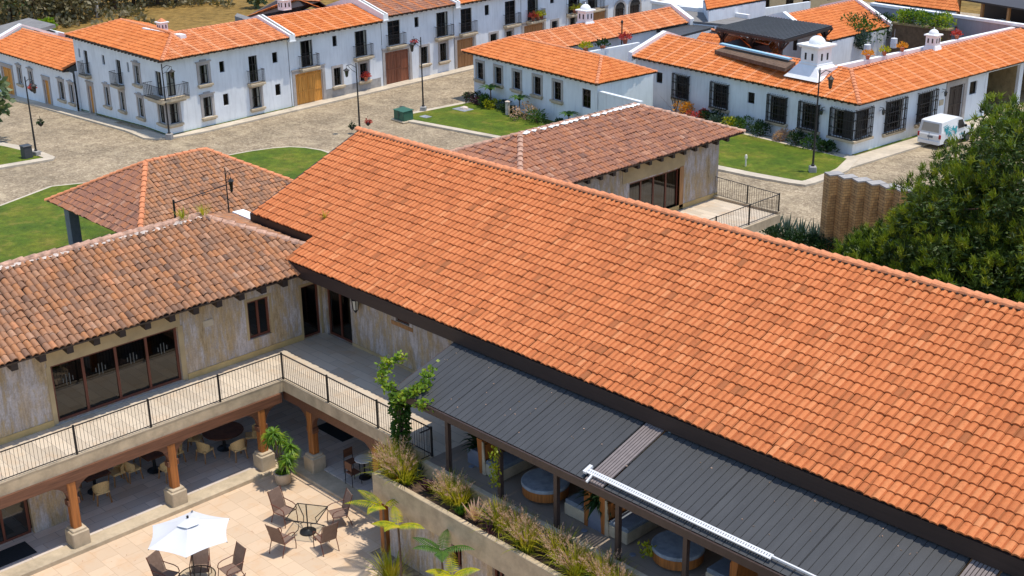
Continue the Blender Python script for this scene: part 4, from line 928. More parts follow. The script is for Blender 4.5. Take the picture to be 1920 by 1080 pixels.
wt=thing('water_tank','dark green box tank on a pole standing before the pale yellow wall','tank',Z(1408,34,2.5)); c=Z(1408,31,2.9)
m=MB(); m.bbox(c.x-.75,c.x+.75,c.y-.6,c.y+.6,c.z-.5,c.z+.25,.05); m.build('tank',M['transformer'],wt); m=MB(); m.tube([c+V((0,0,-2.5)),c+V((0,0,2.2))],.09,6); m.build('pole',M['transformer'],wt)
wallseg('low pale parapet below the pale yellow wall, behind the grey roofs',Z(1355,27,3.0),Z(1520,3,3.0),-.5,3.0,'stucco',.3,'yard_wall',False)
cd_=thing('carport_door','dark open doorway with teal glass inside the carport of the barred-window house','door',HS.w(19.2,2.4,0))
m=MB(HS.M); frame_mb(m,18.3,20.3,.12,2.5,2.42,.22,.14); m.build('door_frame',M['wood_dark'],cd_); m=MB(HS.M); m.box(18.52,20.08,2.5,2.55,.14,2.3); m.build('opening',M['dark_in'],cd_); m=MB(HS.M); m.bbox(18.9,19.6,2.44,2.49,.5,1.5,.01); m.build('glass_panel',M['van_teal'],cd_); m=MB(HS.M); m.bbox(18.8,19.7,2.40,2.49,1.55,1.75,.02); m.build('wall_cabinet',M['wood_gold'],cd_)

# ------------------------------------------------------------------ left wing: courtyard house with gallery, balcony and weathered tiles
FL=Fac((-2.45,0),90)
lw=thing('courtyard_house','two-storey courtyard house with weathered tile roof, plank-textured wall, balcony and timber-columned gallery','house',(-2.45,-6,0))
big=(-7.2,-2.56,3.24,5.3); sm=(.3,1.24,3.9,5.38); dr=(2.66,3.47,3.2,5.32)
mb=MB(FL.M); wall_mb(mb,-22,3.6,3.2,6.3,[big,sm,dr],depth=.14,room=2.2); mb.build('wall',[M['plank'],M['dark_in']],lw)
w_=window(lw,FL,big,(.245,.5,.745),(),0,frame='wood_frame',glassm='glass_dark',name='window',t=.09)
e=MB(FL.M)
for k in range(4):
    u=-7.2+4.64*(k+.5)/4; z=4.62
    for dx,h in ((-.06,.5),(.06,.5),(-.17,.2),(.17,.2)): e.box(u+dx-.014,u+dx+.014,.115,.122,z-h*.4,z+h*.4)
e.build('glass_emblem',M['emblem'],w_)
s=MB(FL.M); s.box(-7.3,-2.5,-.05,.12,3.205,3.238); s.build('sill',M['stone_grey'],w_)
window(lw,FL,sm,(.5,),(),0,frame='wood_frame',glassm='glass_dark',t=.09)
window(lw,FL,dr,(),(),0,frame='wood_frame',glassm='glass_dark',name='glass_door',t=.08)
m=MB(FL.M); m.bbox(-1.55,-1.15,-.03,.0,4.95,5.2,.01); m.build('wall_plaque',M['stone'],lw)
m=MB(FL.M); m.box(-7.32,-2.44,-.02,.004,5.302,6.0); m.box(-2.554,-2.36,-.02,.004,3.24,5.3); m.box(-7.36,-7.206,-.02,.004,3.24,5.3); m.build('window_band',M['beige_plaster'],lw)
m=MB(FL.M); m.box(-22,-7.37,-.03,.004,3.2,3.42); m.box(-2.35,2.62,-.03,.004,3.2,3.42); m.build('base_strip',M['ochre'],lw)  # ochre strip along the foot of the wall
for r in (sm,dr):
    m=MB(FL.M); m.box(r[0]-.1,r[0]-.004,-.015,.004,r[2],r[3]+.1); m.box(r[1]+.004,min(3.58,r[1]+.1),-.015,.004,r[2],r[3]+.1); m.box(r[0]-.004,r[1]+.004,-.015,.004,r[3]+.004,r[3]+.1); m.build('window_band',M['beige_plaster'],lw)
# roof with a hip against the great hall
A=V((-1.6,-22,6.2));B=V((-1.6,4.5,6.2));C=V((-5.55,.55,7.93));D=V((-5.55,-22,7.93))
tiles('roof',M['tile_old'],lw,A,B,C,D,.218,.335,amp=.09,lift=.026,seed=81,K=7,jit=1.7,pan=.05)
tiles('roof',M['tile_old'],lw,B,V((-9.5,4.5,6.2)),C,C,.218,.335,amp=.09,lift=.026,seed=82,K=6,jit=1.6,pan=.05)
tiles('roof',M['tile_old'],lw,V((-9.5,4.5,6.2)),V((-9.5,-22,6.2)),D,C,.218,.335,seed=83,K=3)
cp=MB(); caps(cp,C,D,.16,.4,.05,.025); caps(cp,B,C,.16,.4,.05,.025); cp.build('ridge_cap',M['ridge_old'],lw)
mo=MB()
for (p,q_,n) in ((C,D,380),(B,C,70)):
    for k in range(n):
        t=rnd.random(); x=p.lerp(q_,t); s_=rnd.uniform(.06,.16); sd=rnd.choice((-1,1))*rnd.uniform(.10,.22); x=x+(V((sd,0,-abs(sd)*.42+.08)) if p is C else V((sd*.6,sd*.6,.05)))
        dl=(q_-p).normalized(); mo.add([x-dl*s_*1.6,x+V((.5,.3,-.25))*s_,x+dl*s_*1.6,x+V((-.5,-.3,.1))*s_,x+V((0,0,s_*.35))],[(0,1,4),(1,2,4),(2,3,4),(3,0,4)])
mo.build('ridge_mortar',M['mortar'],lw)['kind']='stuff'
m=MB()
for k in range(28):
    y=-21.5+.92*k
    if y>3.4: break
    r=MB(); r.add([(-2.46,y-.11,5.98),(-1.66,y-.11,5.88),(-1.66,y-.11,6.13),(-2.46,y-.11,6.46),(-2.46,y+.11,5.98),(-1.66,y+.11,5.88),(-1.66,y+.11,6.13),(-2.46,y+.11,6.46)],[(0,1,2,3),(7,6,5,4),(0,4,5,1),(1,5,6,2),(2,6,7,3)]); r.build('rafter_tail',M['wood_dark'],lw)
# balcony slab and terrace deck (one L-shaped floor on beams)
sl=MB(); sl.prism([(-2.44,-22),(.04,-22),(.04,-.04),(8.15,-.04),(8.15,-.5),(34,-.5),(34,3.59),(-2.44,3.59)],2.78,3.19); slab=sl.build('balcony_slab',M['concrete'],lw)
dk=MB(); dk.add([(-2.44,-22,3.198),(-.06,-22,3.198),(-.06,.08,3.198),(8.1,.08,3.198),(8.1,3.595,3.198),(-2.44,3.595,3.198)],[(0,1,2,3,4,5)]); dk.build('balcony_floor',M['deck'],lw)
dk=MB(); dk.add([(8.1,-.4,3.198),(34,-.4,3.198),(34,3.595,3.198),(8.1,3.595,3.198)],[(0,1,2,3)]); dk.build('terrace_floor',M['terrace_floor'],lw)
kb=MB(); kb.box(-.06,.05,-22,.05,3.192,3.23); kb.box(.052,8.1,-.05,.05,3.192,3.23); kb.box(8.2,34,-.52,-.34,3.192,3.29); kb.build('deck_kerb',M['stone'],lw)
bm_=MB(); bm_.box(-.22,.12,-22,-.2,2.42,2.775); bm_.box(-.1,7.3,-.0,.28,2.42,2.775); bm_.build('gallery_beam',M['wood_beam'],lw)
# railings: posts, rails and pickets
def railing(pts,posts,h=.98):
    r=MB()
    for i in range(len(pts)-1):
        a,b=V(pts[i]),V(pts[i+1]); L=(b-a).length
        r.bar(a+V((0,0,h)),b+V((0,0,h)),.035,.03); r.bar(a+V((0,0,.07)),b+V((0,0,.07)),.025)
        n=int(L/.118)
        for k in range(1,n): p=a.lerp(b,k/n); r.bar(p+V((0,0,.07)),p+V((0,0,h)),.010)
    ra=r.build('railing',M['iron'],lw)
    for p in posts: q=MB(); q.bar(p,V(p)+V((0,0,h+.05)),.055); q.build('railing_post',M['black'],ra)
railing([(0,-22,3.23),(0,0,3.23)],[(0,y,3.23) for y in (-20.7,-18.1,-15.5,-12.93,-10.35,-7.77,-5.19,-2.57,0)])
railing([(0,0,3.23),(8.08,0,3.23)],[(2.67,0,3.23),(5.38,0,3.23),(8.08,0,3.23)])
railing([(8.08,0,3.23),(8.08,-.45,3.23)],[])
# columns with stone pedestals and curved brackets
def column(x,y,dirs):
    c=MB(); c.bbox(x-.14,x+.14,y-.14,y+.14,.772,2.42,.03); co=c.build('gallery_column',M['wood_post'],lw)
    p=MB(); p.bbox(x-.29,x+.29,y-.29,y+.29,-.02,.68,.03); p.bbox(x-.24,x+.24,y-.24,y+.24,.681,.77,.03); p.build('pedestal',M['stone'],co)
    for dx,dy in dirs:
        b=MB(); K=6; w2=.09; px_,py_=-dy*w2,dx*w2
        for k in range(K):
            a0,a1=math.pi/2*k/K,math.pi/2*(k+1)/K
            o=[(.14+.62*(1-math.cos(a)),1.78+.62*math.sin(a)) for a in (a0,a1)]
            q=[(o[0][0],2.419),(o[1][0],2.419)]
            vs=[]
            for sg in (-1,1): vs+=[(x+dx*u+sg*px_,y+dy*u+sg*py_,z) for u,z in (o[0],o[1],q[1],q[0])]
            b.add(vs,[(0,1,2,3),(7,6,5,4),(0,4,5,1)])
        b.box(x+(dx*.14 if dx>0 else -.12 if dx==0 else -.2),x+(.2 if dx>0 else .12 if dx==0 else -.14),y+(dy*.14 if dy>0 else -.12 if dy==0 else -.2),y+(.2 if dy>0 else .12 if dy==0 else -.14),1.6,1.79)
        b.build('bracket',M['wood_beam'],co)
for y in (-18.8,-15.25,-11.7,-8.14,-4.6,-1.05): column(-.04,y,((0,1),(0,-1)))
for x in (1.38,5.1): column(x,.14,((1,0),(-1,0)))
# gallery back walls, lower glazed door and plank pier
m=MB(); m.box(-7.05,-6.9,-8.9,3.6,-.2,2.78); m.box(-7,-2.0,-8.95,-8.8,-.2,2.78); m.build('gallery_wall',M['wood_beam'],lw)
m=MB(); m.box(-1.75,-1.6,-8.9,-7.65,-.2,2.78); m.box(-1.74,-1.6,-22,-11.6,-.2,2.78); m.box(-1.74,-1.6,-11.6,-9.1,2.3,2.78); m.build('gallery_pier',M['plank'],lw)
FG=Fac((-1.62,0),90); window(lw,FG,(-11.5,-8.95,.16,2.3),(.33,.66),(),0,frame='wood_frame',glassm='glass_dark',name='glass_door',t=.08)
m=MB(); m.bbox(-1.6,-1.57,-8.55,-8.45,1.85,2.05,.01); m.build('wall_light',M['white_paint'],lw)
# white plastered gutter between the wing and the hall
g=MB(); a,b=Z(446,397,6.66),Z(504,421,6.72); g.bar(a,b,.5,.12); c=Z(575,436,6.62); g.bar(b,c,.12,.1); g.build('plaster_gutter',M['coping'],lw)

# ------------------------------------------------------------------ the great hall
hall=thing('great_hall','long great hall with a vast bright orange tile roof filling the middle of the photo','hall',(12,6,0))
SL=.42; XE=36
hz=lambda y: 6.6+SL*(y-2.1)
ex=.355; dy=ex/math.sqrt(1+SL*SL); yN=2.1+4*dy; yR=yN+17*dy; zRi=hz(yR)
XL,XU=-2.45,-6.75
tiles('roof',M['tile_new'],hall,(XL,2.1,6.6),(XE,2.1,6.6),(XE,yN,hz(yN)),(XL,yN,hz(yN)),.2177,ex,amp=.056,lift=.038,seed=91,K=6,jit=1.0,pan=.2)
tiles('roof',M['tile_new'],hall,(XU,yN,hz(yN)),(XE,yN,hz(yN)),(XE,yR,zRi),(XU,yR,zRi),.2177,ex,amp=.056,lift=.038,pan=.2,seed=92,K=6,u_phase=((XL-XU)%.2177)*-1,jit=.8)
yB=2*yR-2.1
tiles('roof',M['tile_new'],hall,(XE,yB,6.6),(XU,yB,6.6),(XU,yR,zRi),(XE,yR,zRi),.2177,ex,seed=93,K=3)
cp=MB(); caps(cp,(XU,yR,zRi),(XE,yR,zRi),.15,.40,.05); cp.build('ridge_cap',M['ridge_new'],hall)
rm=MB()
for k in range(int((XE-XU)/.2177)): x=XU+.1088+.2177*k; rm.box(x+.07,x+.15,yR-.20,yR-.14,zRi-.06,zRi+.03)
rm.build('ridge_mortar',M['wood_dark'],hall)
f=MB(); f.box(XL-.03,XE,2.075,2.125,6.10,6.56); f.add([(XL-.02,2.19,6.05),(XL-.02,yN,6.05+SL*(yN-2.19)),(XL-.02,yN,hz(yN)-.06),(XL-.02,2.19,hz(2.19)-.06),(XL+.04,2.19,6.05),(XL+.04,yN,6.05+SL*(yN-2.19)),(XL+.04,yN,hz(yN)-.06),(XL+.04,2.19,hz(2.19)-.06)],[(0,3,2,1),(4,5,6,7),(0,1,5,4),(2,3,7,6)])
f.box(XU-.03,XL,yN+.03,yN+.09,hz(yN)-.62,hz(yN)-.07)
f.add([(XU-.02,yN+.09,hz(yN)-.6),(XU-.02,yR,zRi-.6),(XU-.02,yR,zRi-.08),(XU-.02,yN+.09,hz(yN)-.08),(XU+.04,yN+.09,hz(yN)-.6),(XU+.04,yR,zRi-.6),(XU+.04,yR,zRi-.08),(XU+.04,yN+.09,hz(yN)-.08)],[(0,3,2,1),(4,5,6,7),(0,1,5,4),(2,3,7,6)]); f.build('fascia',M['fascia'],hall)
so=MB(); so.add([(XL,2.19,6.06),(XE,2.19,6.06),(XE,3.59,6.6),(XL,3.59,6.6)],[(0,1,2,3)]); so.build('soffit',M['wood_dark'],hall)
FH=Fac((-2.44,3.6),0)
hd=(.22,1.76,3.2,5.3); hw_=(4.45,5.2,4.98,5.9)
mb=MB(FH.M); wall_mb(mb,0,36,3.2,6.75,[hd,hw_],depth=.14,room=1.8); mb.build('wall',[M['plank'],M['dark_in']],hall)
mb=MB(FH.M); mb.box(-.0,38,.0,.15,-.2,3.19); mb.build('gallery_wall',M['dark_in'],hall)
mb=MB(); mb.add([(-6.3,3.7,0),(-6.3,yB-.6,0),(-6.3,yB-.6,hz(2.7)),(-6.3,yR,zRi-.1),(-6.3,3.7,hz(3.7)-.1)],[(0,4,3,2,1)]); mb.box(-6.3,36,yB-.8,yB-.6,0,6.6); mb.box(-6.3,-2.46,3.6,3.75,0,6.95); mb.build('wall',M['plank'],hall)
m=MB(FH.M); m.box(1.78,36,-.02,.004,3.2,3.32); m.build('base_strip',M['beige_plaster'],hall)
window(hall,FH,hd,(.5,),(),0,frame='wood_frame',glassm='glass_dark',name='glass_door',t=.09)
window(hall,FH,hw_,(.5,),(.5,),0,frame='wood_frame',glassm='glass_dark',t=.07)
m=MB(FH.M); m.box(4.2,5.4,-.02,.0,4.8,4.95); m.build('sill',M['wood_mid'],hall)
# hanging lantern by the door
l=thing('wall_lantern','black iron lantern hanging on the hall wall beside the glass door','lantern',(-.02,3.4,4.9))
m=MB(); m.bar((-.02,3.59,5.75),(-.02,3.35,5.75),.03); m.tube([(-.02,3.35,5.75),(-.02,3.35,5.42)],.012,6); m.lathe([(.02,5.43),(.17,5.3),(.15,5.28)],(-.02,3.35,0),6); m.lathe([(.10,4.9),(.02,4.78)],(-.02,3.35,0),6)
for k in range(6): a=math.pi/3*k+.52; m.bar((-.02+.14*math.cos(a),3.35+.14*math.sin(a),5.28),(-.02+.1*math.cos(a),3.35+.1*math.sin(a),4.9),.02)
m.build('lantern_frame',M['black'],l); m=MB(); m.lathe([(.09,4.91),(.13,5.27)],(-.02,3.35,0),6); m.build('lantern_glass',simple('frosted_lantern',(.62,.58,.48),.4,.05,3),l)

# ------------------------------------------------------------------ terrace canopy (dark corrugated roof on metal posts)
can=thing('terrace_canopy','dark grey corrugated canopy on slim black posts over the terrace in front of the hall','canopy',(14,1,3.2))
cz=lambda y: 5.30+.30*(y+.4)
YF,YH=-.4,3.0
def canopy_panel(x0,x1,name='roof_sheet',mat='sheet'):
    m=MB(); n=int(round((x1-x0)/.25)); xs=[];
    for k in range(n):
        a=x0+(x1-x0)*k/n; w2=(x1-x0)/n
        xs+=[(a,0),(a+w2*.88,0),(a+w2*.90,-.022),(a+w2*.95,-.022),(a+w2*.97,0)]
    xs.append((x1,0))
    L=len(xs); vs=[(x,YF,cz(YF)+h) for x,h in xs]+[(x,YH,cz(YH)+h) for x,h in xs]
    m.add(vs,[(i,i+1,L+i+1,L+i) for i in range(L-1)])
    m.add([(x0,YF,cz(YF)-.05),(x1,YF,cz(YF)-.05),(x1,YH,cz(YH)-.05),(x0,YH,cz(YH)-.05)],[(0,3,2,1)])
    return m.build(name,M[mat],can)
px_=[6.85,9.2,11.9,14.85]
for i in range(3): canopy_panel(px_[i],px_[i+1]-.012)
def slat_panel(x0,x1):
    m=MB(); n=7
    for k in range(n): a=x0+(x1-x0)*(k+.12)/n; b=x0+(x1-x0)*(k+.88)/n; m.add([(a,YF,cz(YF)+.03),(b,YF,cz(YF)+.03),(b,YH,cz(YH)+.03),(a,YH,cz(YH)+.03),(a,YF,cz(YF)-.02),(b,YF,cz(YF)-.02),(b,YH,cz(YH)-.02),(a,YH,cz(YH)-.02)],[(0,1,2,3),(0,4,5,1),(1,5,6,2),(3,2,6,7),(0,3,7,4)])
    m.build('slat_panel',M['slat'],can)
slat_panel(14.9,15.55)
xs_=[15.6,18.5,21.4,24.5]
for i in range(3): canopy_panel(xs_[i],xs_[i+1]-.012)
slat_panel(24.55,25.2); canopy_panel(25.25,34)
m=MB(); m.box(6.8,34,YF-.06,YF+.04,5.04,5.27); m.build('front_beam',M['beam_metal'],can)
m=MB(); m.bar((6.82,YF+.05,cz(YF)-.1),(6.82,YH,cz(YH)-.1),.06,.16); m.build('edge_beam',M['beam_metal'],can)
for k in range(12):
    x=6.96+2.267*k; m=MB(); m.box(x-.065,x+.065,-.36,-.23,3.2 if k else 2.75,5.04); m.build('post',M['beam_metal'],can)
for k in range(12): x=6.96+2.267*k; m=MB(); m.bar((x,YF+.08,cz(YF)-.11),(x,YH,cz(YH)-.11),.07,.14); m.build('rafter',M['beam_metal'],can)
def canp(px,py,dz=0):
    r=ray(px,py); n=V((0,-.30,1)); p0=V((0,-.4,5.3+dz)); return CAM+r*((p0-CAM).dot(n)/r.dot(n))
aw=thing('folded_awning','long white folded awning rails lying along the front edge of the dark canopy','awning',canp(1300,980))
a,b=canp(1098,884,.12),canp(1445,1048,.12); dr_=(b-a).normalized(); sd=V((0,1,.30)).normalized()
m=MB()
m.bar(a,b,.042,.04,up=(0,-.30,1)); m.bar(a+sd*.12,b+sd*.12,.038,.04,up=(0,-.30,1)); m.bar(b+sd*.08,b+dr_*1.5+sd*.08,.05,.05); m.bar(a-sd*.05,a+sd*.25,.11,.08); m.bar(a+dr_*.3-sd*.3,a+dr_*.25,.05,.05)
m.build('awning_rail',M['white_paint'],aw)
m=MB(); n=int((b-a).length/.075)
for k in range(n): p=a.lerp(b,(k+.5)/n); m.bar(p+V((0,0,.005)),p+sd*.12+V((0,0,.005)),.05,.03)
m.build('awning_slats',M['fabric_white'],aw)
def bulb(px,py,label,r=.07):
    p=canp(px,py,.0); m=MB(); m.lathe([(.04,-.01),(r*.8,.02),(r,.06),(r*.7,.11),(.01,.13)],p,10); o=m.build('lamp_globe',M['white_paint'],None,True); tag(o,label,'lamp','white globes along the canopy top')
bulb(857,641,'white globe lamp at the upper left corner of the dark canopy'); bulb(1271,814,'white globe lamp at the top of the slatted canopy strip')
bo=thing('plastic_bottle','small blue and white plastic bottle standing on the dark canopy by the slatted strip','bottle',canp(1257,808)); p=canp(1257,810)
m=MB(); m.lathe([(.055,0),(.06,.02),(.06,.16),(.02,.22),(.02,.25)],p,10); m.build('bottle_body',M['pale_blue'],bo); m=MB(); m.lathe([(.028,.251),(.028,.3)],p,8); m.build('bottle_cap',M['white_paint'],bo)
for (x,y) in ((916,622),(1100,748),(1395,862),(1465,896),(1535,928),(1625,966),(1710,1000),(1788,1033)): pass

# ------------------------------------------------------------------ planter wall with windows below
pl=thing('planter_wall','long raised concrete planter on a grey plank wall along the terrace edge, full of grasses','planter',(14,-1.2,0))
m=MB(); m.bbox(7.1,34,-1.64,-1.46,2.02,2.93,.02); m.box(7.1,7.28,-1.459,-.55,2.02,2.92); m.box(7.1,34,-1.459,-.55,2.03,2.2); m.build('trough',M['concrete'],pl)
m=MB(); m.add([(7.28,-1.46,2.78),(34,-1.46,2.78),(34,-.505,2.78),(7.28,-.505,2.78)],[(0,1,2,3)]); m.build('soil',M['soil'],pl)
FP=Fac((7.45,-1.34),0); lo=[(2.95,3.42,1.0,1.78),(4.75,5.25,1.0,1.86),(8.5,9.0,1.0,1.86)]
mb=MB(FP.M); wall_mb(mb,0,26,-.5,2.03,lo,depth=.12,room=.5); mb.build('wall',[M['plank'],M['dark_in']],pl)
m=MB(); m.box(7.45,7.6,-1.33,3.55,-.5,2.02); m.build('end_wall',M['plank'],pl)
for r in lo: window(pl,FP,r,(.5,),(),0,frame='wood_frame',glassm='glass_dark',t=.07)
m=MB(); m.box(7.12,7.3,-1.45,-1.2,0,2.0); m.build('corner_post',M['wood_post'],pl)

# ------------------------------------------------------------------ terrace furniture
def sofa_proto():
    r=thing('booth_sofa','booth sofa with orange-brown timber back and grey cushions in front of the second canopy post','sofa',(0,0,0),'booth sofas on the terrace',True)
    m=MB(); m.bbox(-.38,.42,0,1.85,.03,.38,.02); m.build('base',M['stone'],r)
    m=MB(); m.bbox(-.28,.42,.02,1.83,.382,.5,.04); m.build('seat_cushion',M['cushion'],r)
    m=MB(); m.add([(-.5,-.02,0),(-.38,-.02,0),(-.38,-.02,1.15),(-.6,-.02,1.15),(-.5,1.87,0),(-.38,1.87,0),(-.38,1.87,1.15),(-.6,1.87,1.15)],[(0,1,2,3),(7,6,5,4),(0,4,5,1),(1,5,6,2),(2,6,7,3),(3,7,4,0)]); m.build('backrest',M['wood_sofa'],r)
    m=MB(); m.box(-.372,-.30,.05,1.8,.5,.98); m.build('back_cushion',M['wood_sofa'],r)
    m=MB(); m.add([(-.37,-.03,.0),(-.22,-.03,.0),(-.31,-.03,1.1),(-.37,-.03,1.1),(-.37,.01,0),(-.22,.01,0),(-.31,.01,1.1),(-.37,.01,1.1)],[(0,1,2,3),(7,6,5,4),(1,5,6,2),(3,2,6,7)]); m.build('side_panel',M['stone'],r)
    return r
sf=sofa_proto(); sf.location=(10.35,.4,3.2)
dup(sf,(13.75,2.3,3.2),math.pi,'booth sofa facing the first round table from its right, back to the tall potted plant')
dup(sf,(15.28,.45,3.2),0,'booth sofa with orange-brown back just right of the tall grey plant pot')
dup(sf,(18.75,2.35,3.2),math.pi,'booth sofa at the lower right, beyond the second round table')
def rtable():
    r=thing('round_table','low round stone-topped table with a timber rim behind the hanging vine','table',(0,0,0),'round tables on the terrace',True)
    m=MB(); m.lathe([(.70,.4),(.72,.42),(.72,.5),(.70,.515)],(0,0,0),40); m.build('tabletop',M['tabletop'],r)
    m=MB(); m.lathe([(.64,.1),(.69,.12),(.69,.398),(.66,.399)],(0,0,0),40); m.build('rim',M['wood_sofa'],r)
    m=MB(); m.lathe([(.4,0),(.4,.1)],(0,0,0),20); m.build('plinth',M['dark_in'],r); return r
rt=rtable(); rt.location=(12.2,.85,3.2); dup(rt,(17.13,.88,3.2),0,'low round stone-topped table with a timber rim at the lower right of the terrace'); dup(rt,(22.1,.9,3.2),0,'low round table at the far right of the terrace')
for i,(x,y) in enumerate(((9.4,.45),(14.35,.2),(16.1,.23))):
    m=MB(); m.lathe([(.09,0),(.09,.02),(.07,.025)],(x,y,3.2),14); o=m.build('floor_light',M['pot_grey']); tag(o,['small round floor light beside the first plant pot','small round floor light in front of the tall grey plant pot','small round teal floor light in front of the third sofa'][i],'floor light','floor lights on the terrace')

# ------------------------------------------------------------------ rear block behind the hall, with its own balcony
rb=thing('rear_wing','plank-walled upper wing with red-brown hip roof and sunny balcony behind the great hall','house',(-2.45,21,0))
FR_=Fac((-2.45,0),90); bw_=(21.4,25.15,3.2,5.35)
mb=MB(FR_.M); wall_mb(mb,16,28.25,0,6.6,[bw_],depth=.15,room=2.0)
FE=Fac((-2.45,28.25),180); 
mb.build('wall',[M['plank'],M['dark_in']],rb)
mb=MB(FE.M); wall_mb(mb,0,7,0,6.6,[]); mb.build('wall',M['plank'],rb)
mb=MB(); mb.box(-9.3,-9.15,14,28.2,0,6.5); mb.build('wall',M['plank'],rb)
m=MB(FR_.M); m.box(20.9,28.24,-.03,.004,3.2,3.45); m.build('base_strip',M['ochre'],rb)
m=MB(FR_.M); m.box(20.9,25.5,-.02,.004,5.42,6.2); m.build('window_band',M['beige_plaster'],rb)
window(rb,FR_,bw_,(.25,.5,.75),(),.6,frame='wood_frame',glassm='glass_dark',t=.1)
m=MB(FR_.M); m.box(25.15,25.45,-.03,.1,3.2,5.4); m.build('timber_pier',M['wood_mid'],rb)
zE,zR=6.55,7.98
P=[V((-1.65,13.4,zE)),V((-1.65,29.2,zE)),V((-9.45,29.2,zE)),V((-9.45,13.4,zE))]; R1=V((-5.55,17.3,zR)); R2=V((-5.55,25.35,zR))
tiles('roof',M['tile_red'],rb,P[0],P[1],R2,R1,.218,.335,amp=.062,seed=101,K=6,jit=1.4,pan=.15); tiles('roof',M['tile_red'],rb,P[1],P[2],R2,R2,.218,.335,seed=102,K=4)
tiles('roof',M['tile_red'],rb,P[3],P[0],R1,R1,.218,.335,seed=103,K=5,jit=1.4); tiles('roof',M['tile_red'],rb,P[2],P[3],R1,R2,.218,.335,seed=104,K=3)
cp=MB(); caps(cp,R1,R2,.14); 
for a,b in ((P[0],R1),(P[1],R2),(P[3],R1),(P[2],R2)): caps(cp,a,b,.14)
cp.build('ridge_cap',M['ridge_old'],rb)
mo=MB()
for k in range(70):
    t=rnd.random(); x=R1.lerp(R2,t)+V((rnd.uniform(-.05,.22),0,.06)); s_=rnd.uniform(.06,.13); mo.add([x+V((0,-s_*2,0)),x+V((s_,0,-.05)),x+V((0,s_*2,0)),x+V((-s_,0,-.05)),x+V((0,0,s_*.5))],[(0,1,4),(1,2,4),(2,3,4),(3,0,4)])
mo.build('ridge_mortar',M['coping'],rb)['kind']='stuff'
for k in range(17):
    y=14.4+.85*k; r=MB(); r.add([(-2.46,y-.09,6.36),(-1.72,y-.09,6.26),(-1.72,y-.09,6.5),(-2.46,y-.09,6.8),(-2.46,y+.09,6.36),(-1.72,y+.09,6.26),(-1.72,y+.09,6.5),(-2.46,y+.09,6.8)],[(0,1,2,3),(7,6,5,4),(0,4,5,1),(1,5,6,2)]); r.build('rafter_tail',M['wood_dark'],rb)
m=MB(); m.bbox(-2.44,1.55,20,28.1,2.75,3.19,.02); m.build('balcony_slab',M['stone'],rb); m=MB(); m.add([(-2.44,20,3.196),(1.45,20,3.196),(1.45,27.98,3.196),(-2.44,27.98,3.196)],[(0,1,2,3)]); m.build('balcony_floor',M['deck'],rb)
m=MB(); m.box(-2.43,1.54,27.9,28.09,3.2,3.32); m.build('deck_kerb',M['stone'],rb)
m=MB(); m.box(-1.5,.9,21,27,0,2.74); m.build('lower_wall',M['wood_beam'],rb)
r=MB(); pts=[(1.47,20,3.2),(1.47,28.0,3.2),(-2.4,28.0,3.32)]
for i in range(2):
    a,b=V(pts[i]),V(pts[i+1]); n=int((b-a).length/.13); r.bar(a+V((0,0,1)),b+V((0,0,1)),.03); r.bar(a+V((0,0,.08)),b+V((0,0,.08)),.02)
    for k in range(n+1): p=a.lerp(b,k/n); r.bar(p+V((0,0,.05)),p+V((0,0,1)),.012)
ra=r.build('railing',M['iron'],rb)
for p in ((1.47,20.5,3.2),(1.47,23.0,3.2),(1.47,25.6,3.2),(1.47,28,3.2),(-.4,28,3.2)): q=MB(); q.bar(p,V(p)+V((0,0,1.05)),.055); q.build('railing_post',M['black'],ra)
# ------------------------------------------------------------------ pavilion on the lawn
pv=thing('garden_pavilion','open garden pavilion with brown hip roof on grey pillars standing on the lawn','pavilion',(-22.9,9.7,0))
zE,zR=3.0,5.33
P=[V((-27.8,4.25,zE)),V((-18.05,4.25,zE)),V((-18.05,15.1,zE)),V((-27.8,15.1,zE))]; R1=V((-22.95,7.6,zR)); R2=V((-22.95,11.05,zR))
tiles('roof',M['tile_red'],pv,P[0],P[1],R1,R1,.22,.34,seed=111,K=5,jit=1.3); tiles('roof',M['tile_old'],pv,P[1],P[2],R2,R1,.22,.34,amp=.06,seed=112,K=6,jit=1.4,pan=.1)
tiles('roof',M['tile_red'],pv,P[2],P[3],R2,R2,.22,.34,seed=113,K=4); tiles('roof',M['tile_red'],pv,P[3],P[0],R1,R2,.22,.34,seed=114,K=4)
cp=MB(); caps(cp,R1,R2,.13); 
for a,b in ((P[0],R1),(P[1],R1),(P[2],R2),(P[3],R2)): caps(cp,a,b,.14)
cp.build('ridge_cap',M['ridge_new'],pv)
m=MB(); a=.25
for (x0,x1,y0,y1) in ((-27.2,-18.6,4.9,5.15),(-27.2,-18.6,14.2,14.45),(-27.2,-26.95,5.16,14.19),(-18.85,-18.6,5.16,14.19)): m.box(x0,x1,y0,y1,2.7,2.95)
m.build('beam',M['wood_dark'],pv)
for x in (-27.05,-18.75):
    for y in (5.15,14.2): m=MB(); m.bbox(x-.27,x+.27,y-.27,y+.27,0,2.7,.02); m.build('pillar',M['pot_grey'],pv)
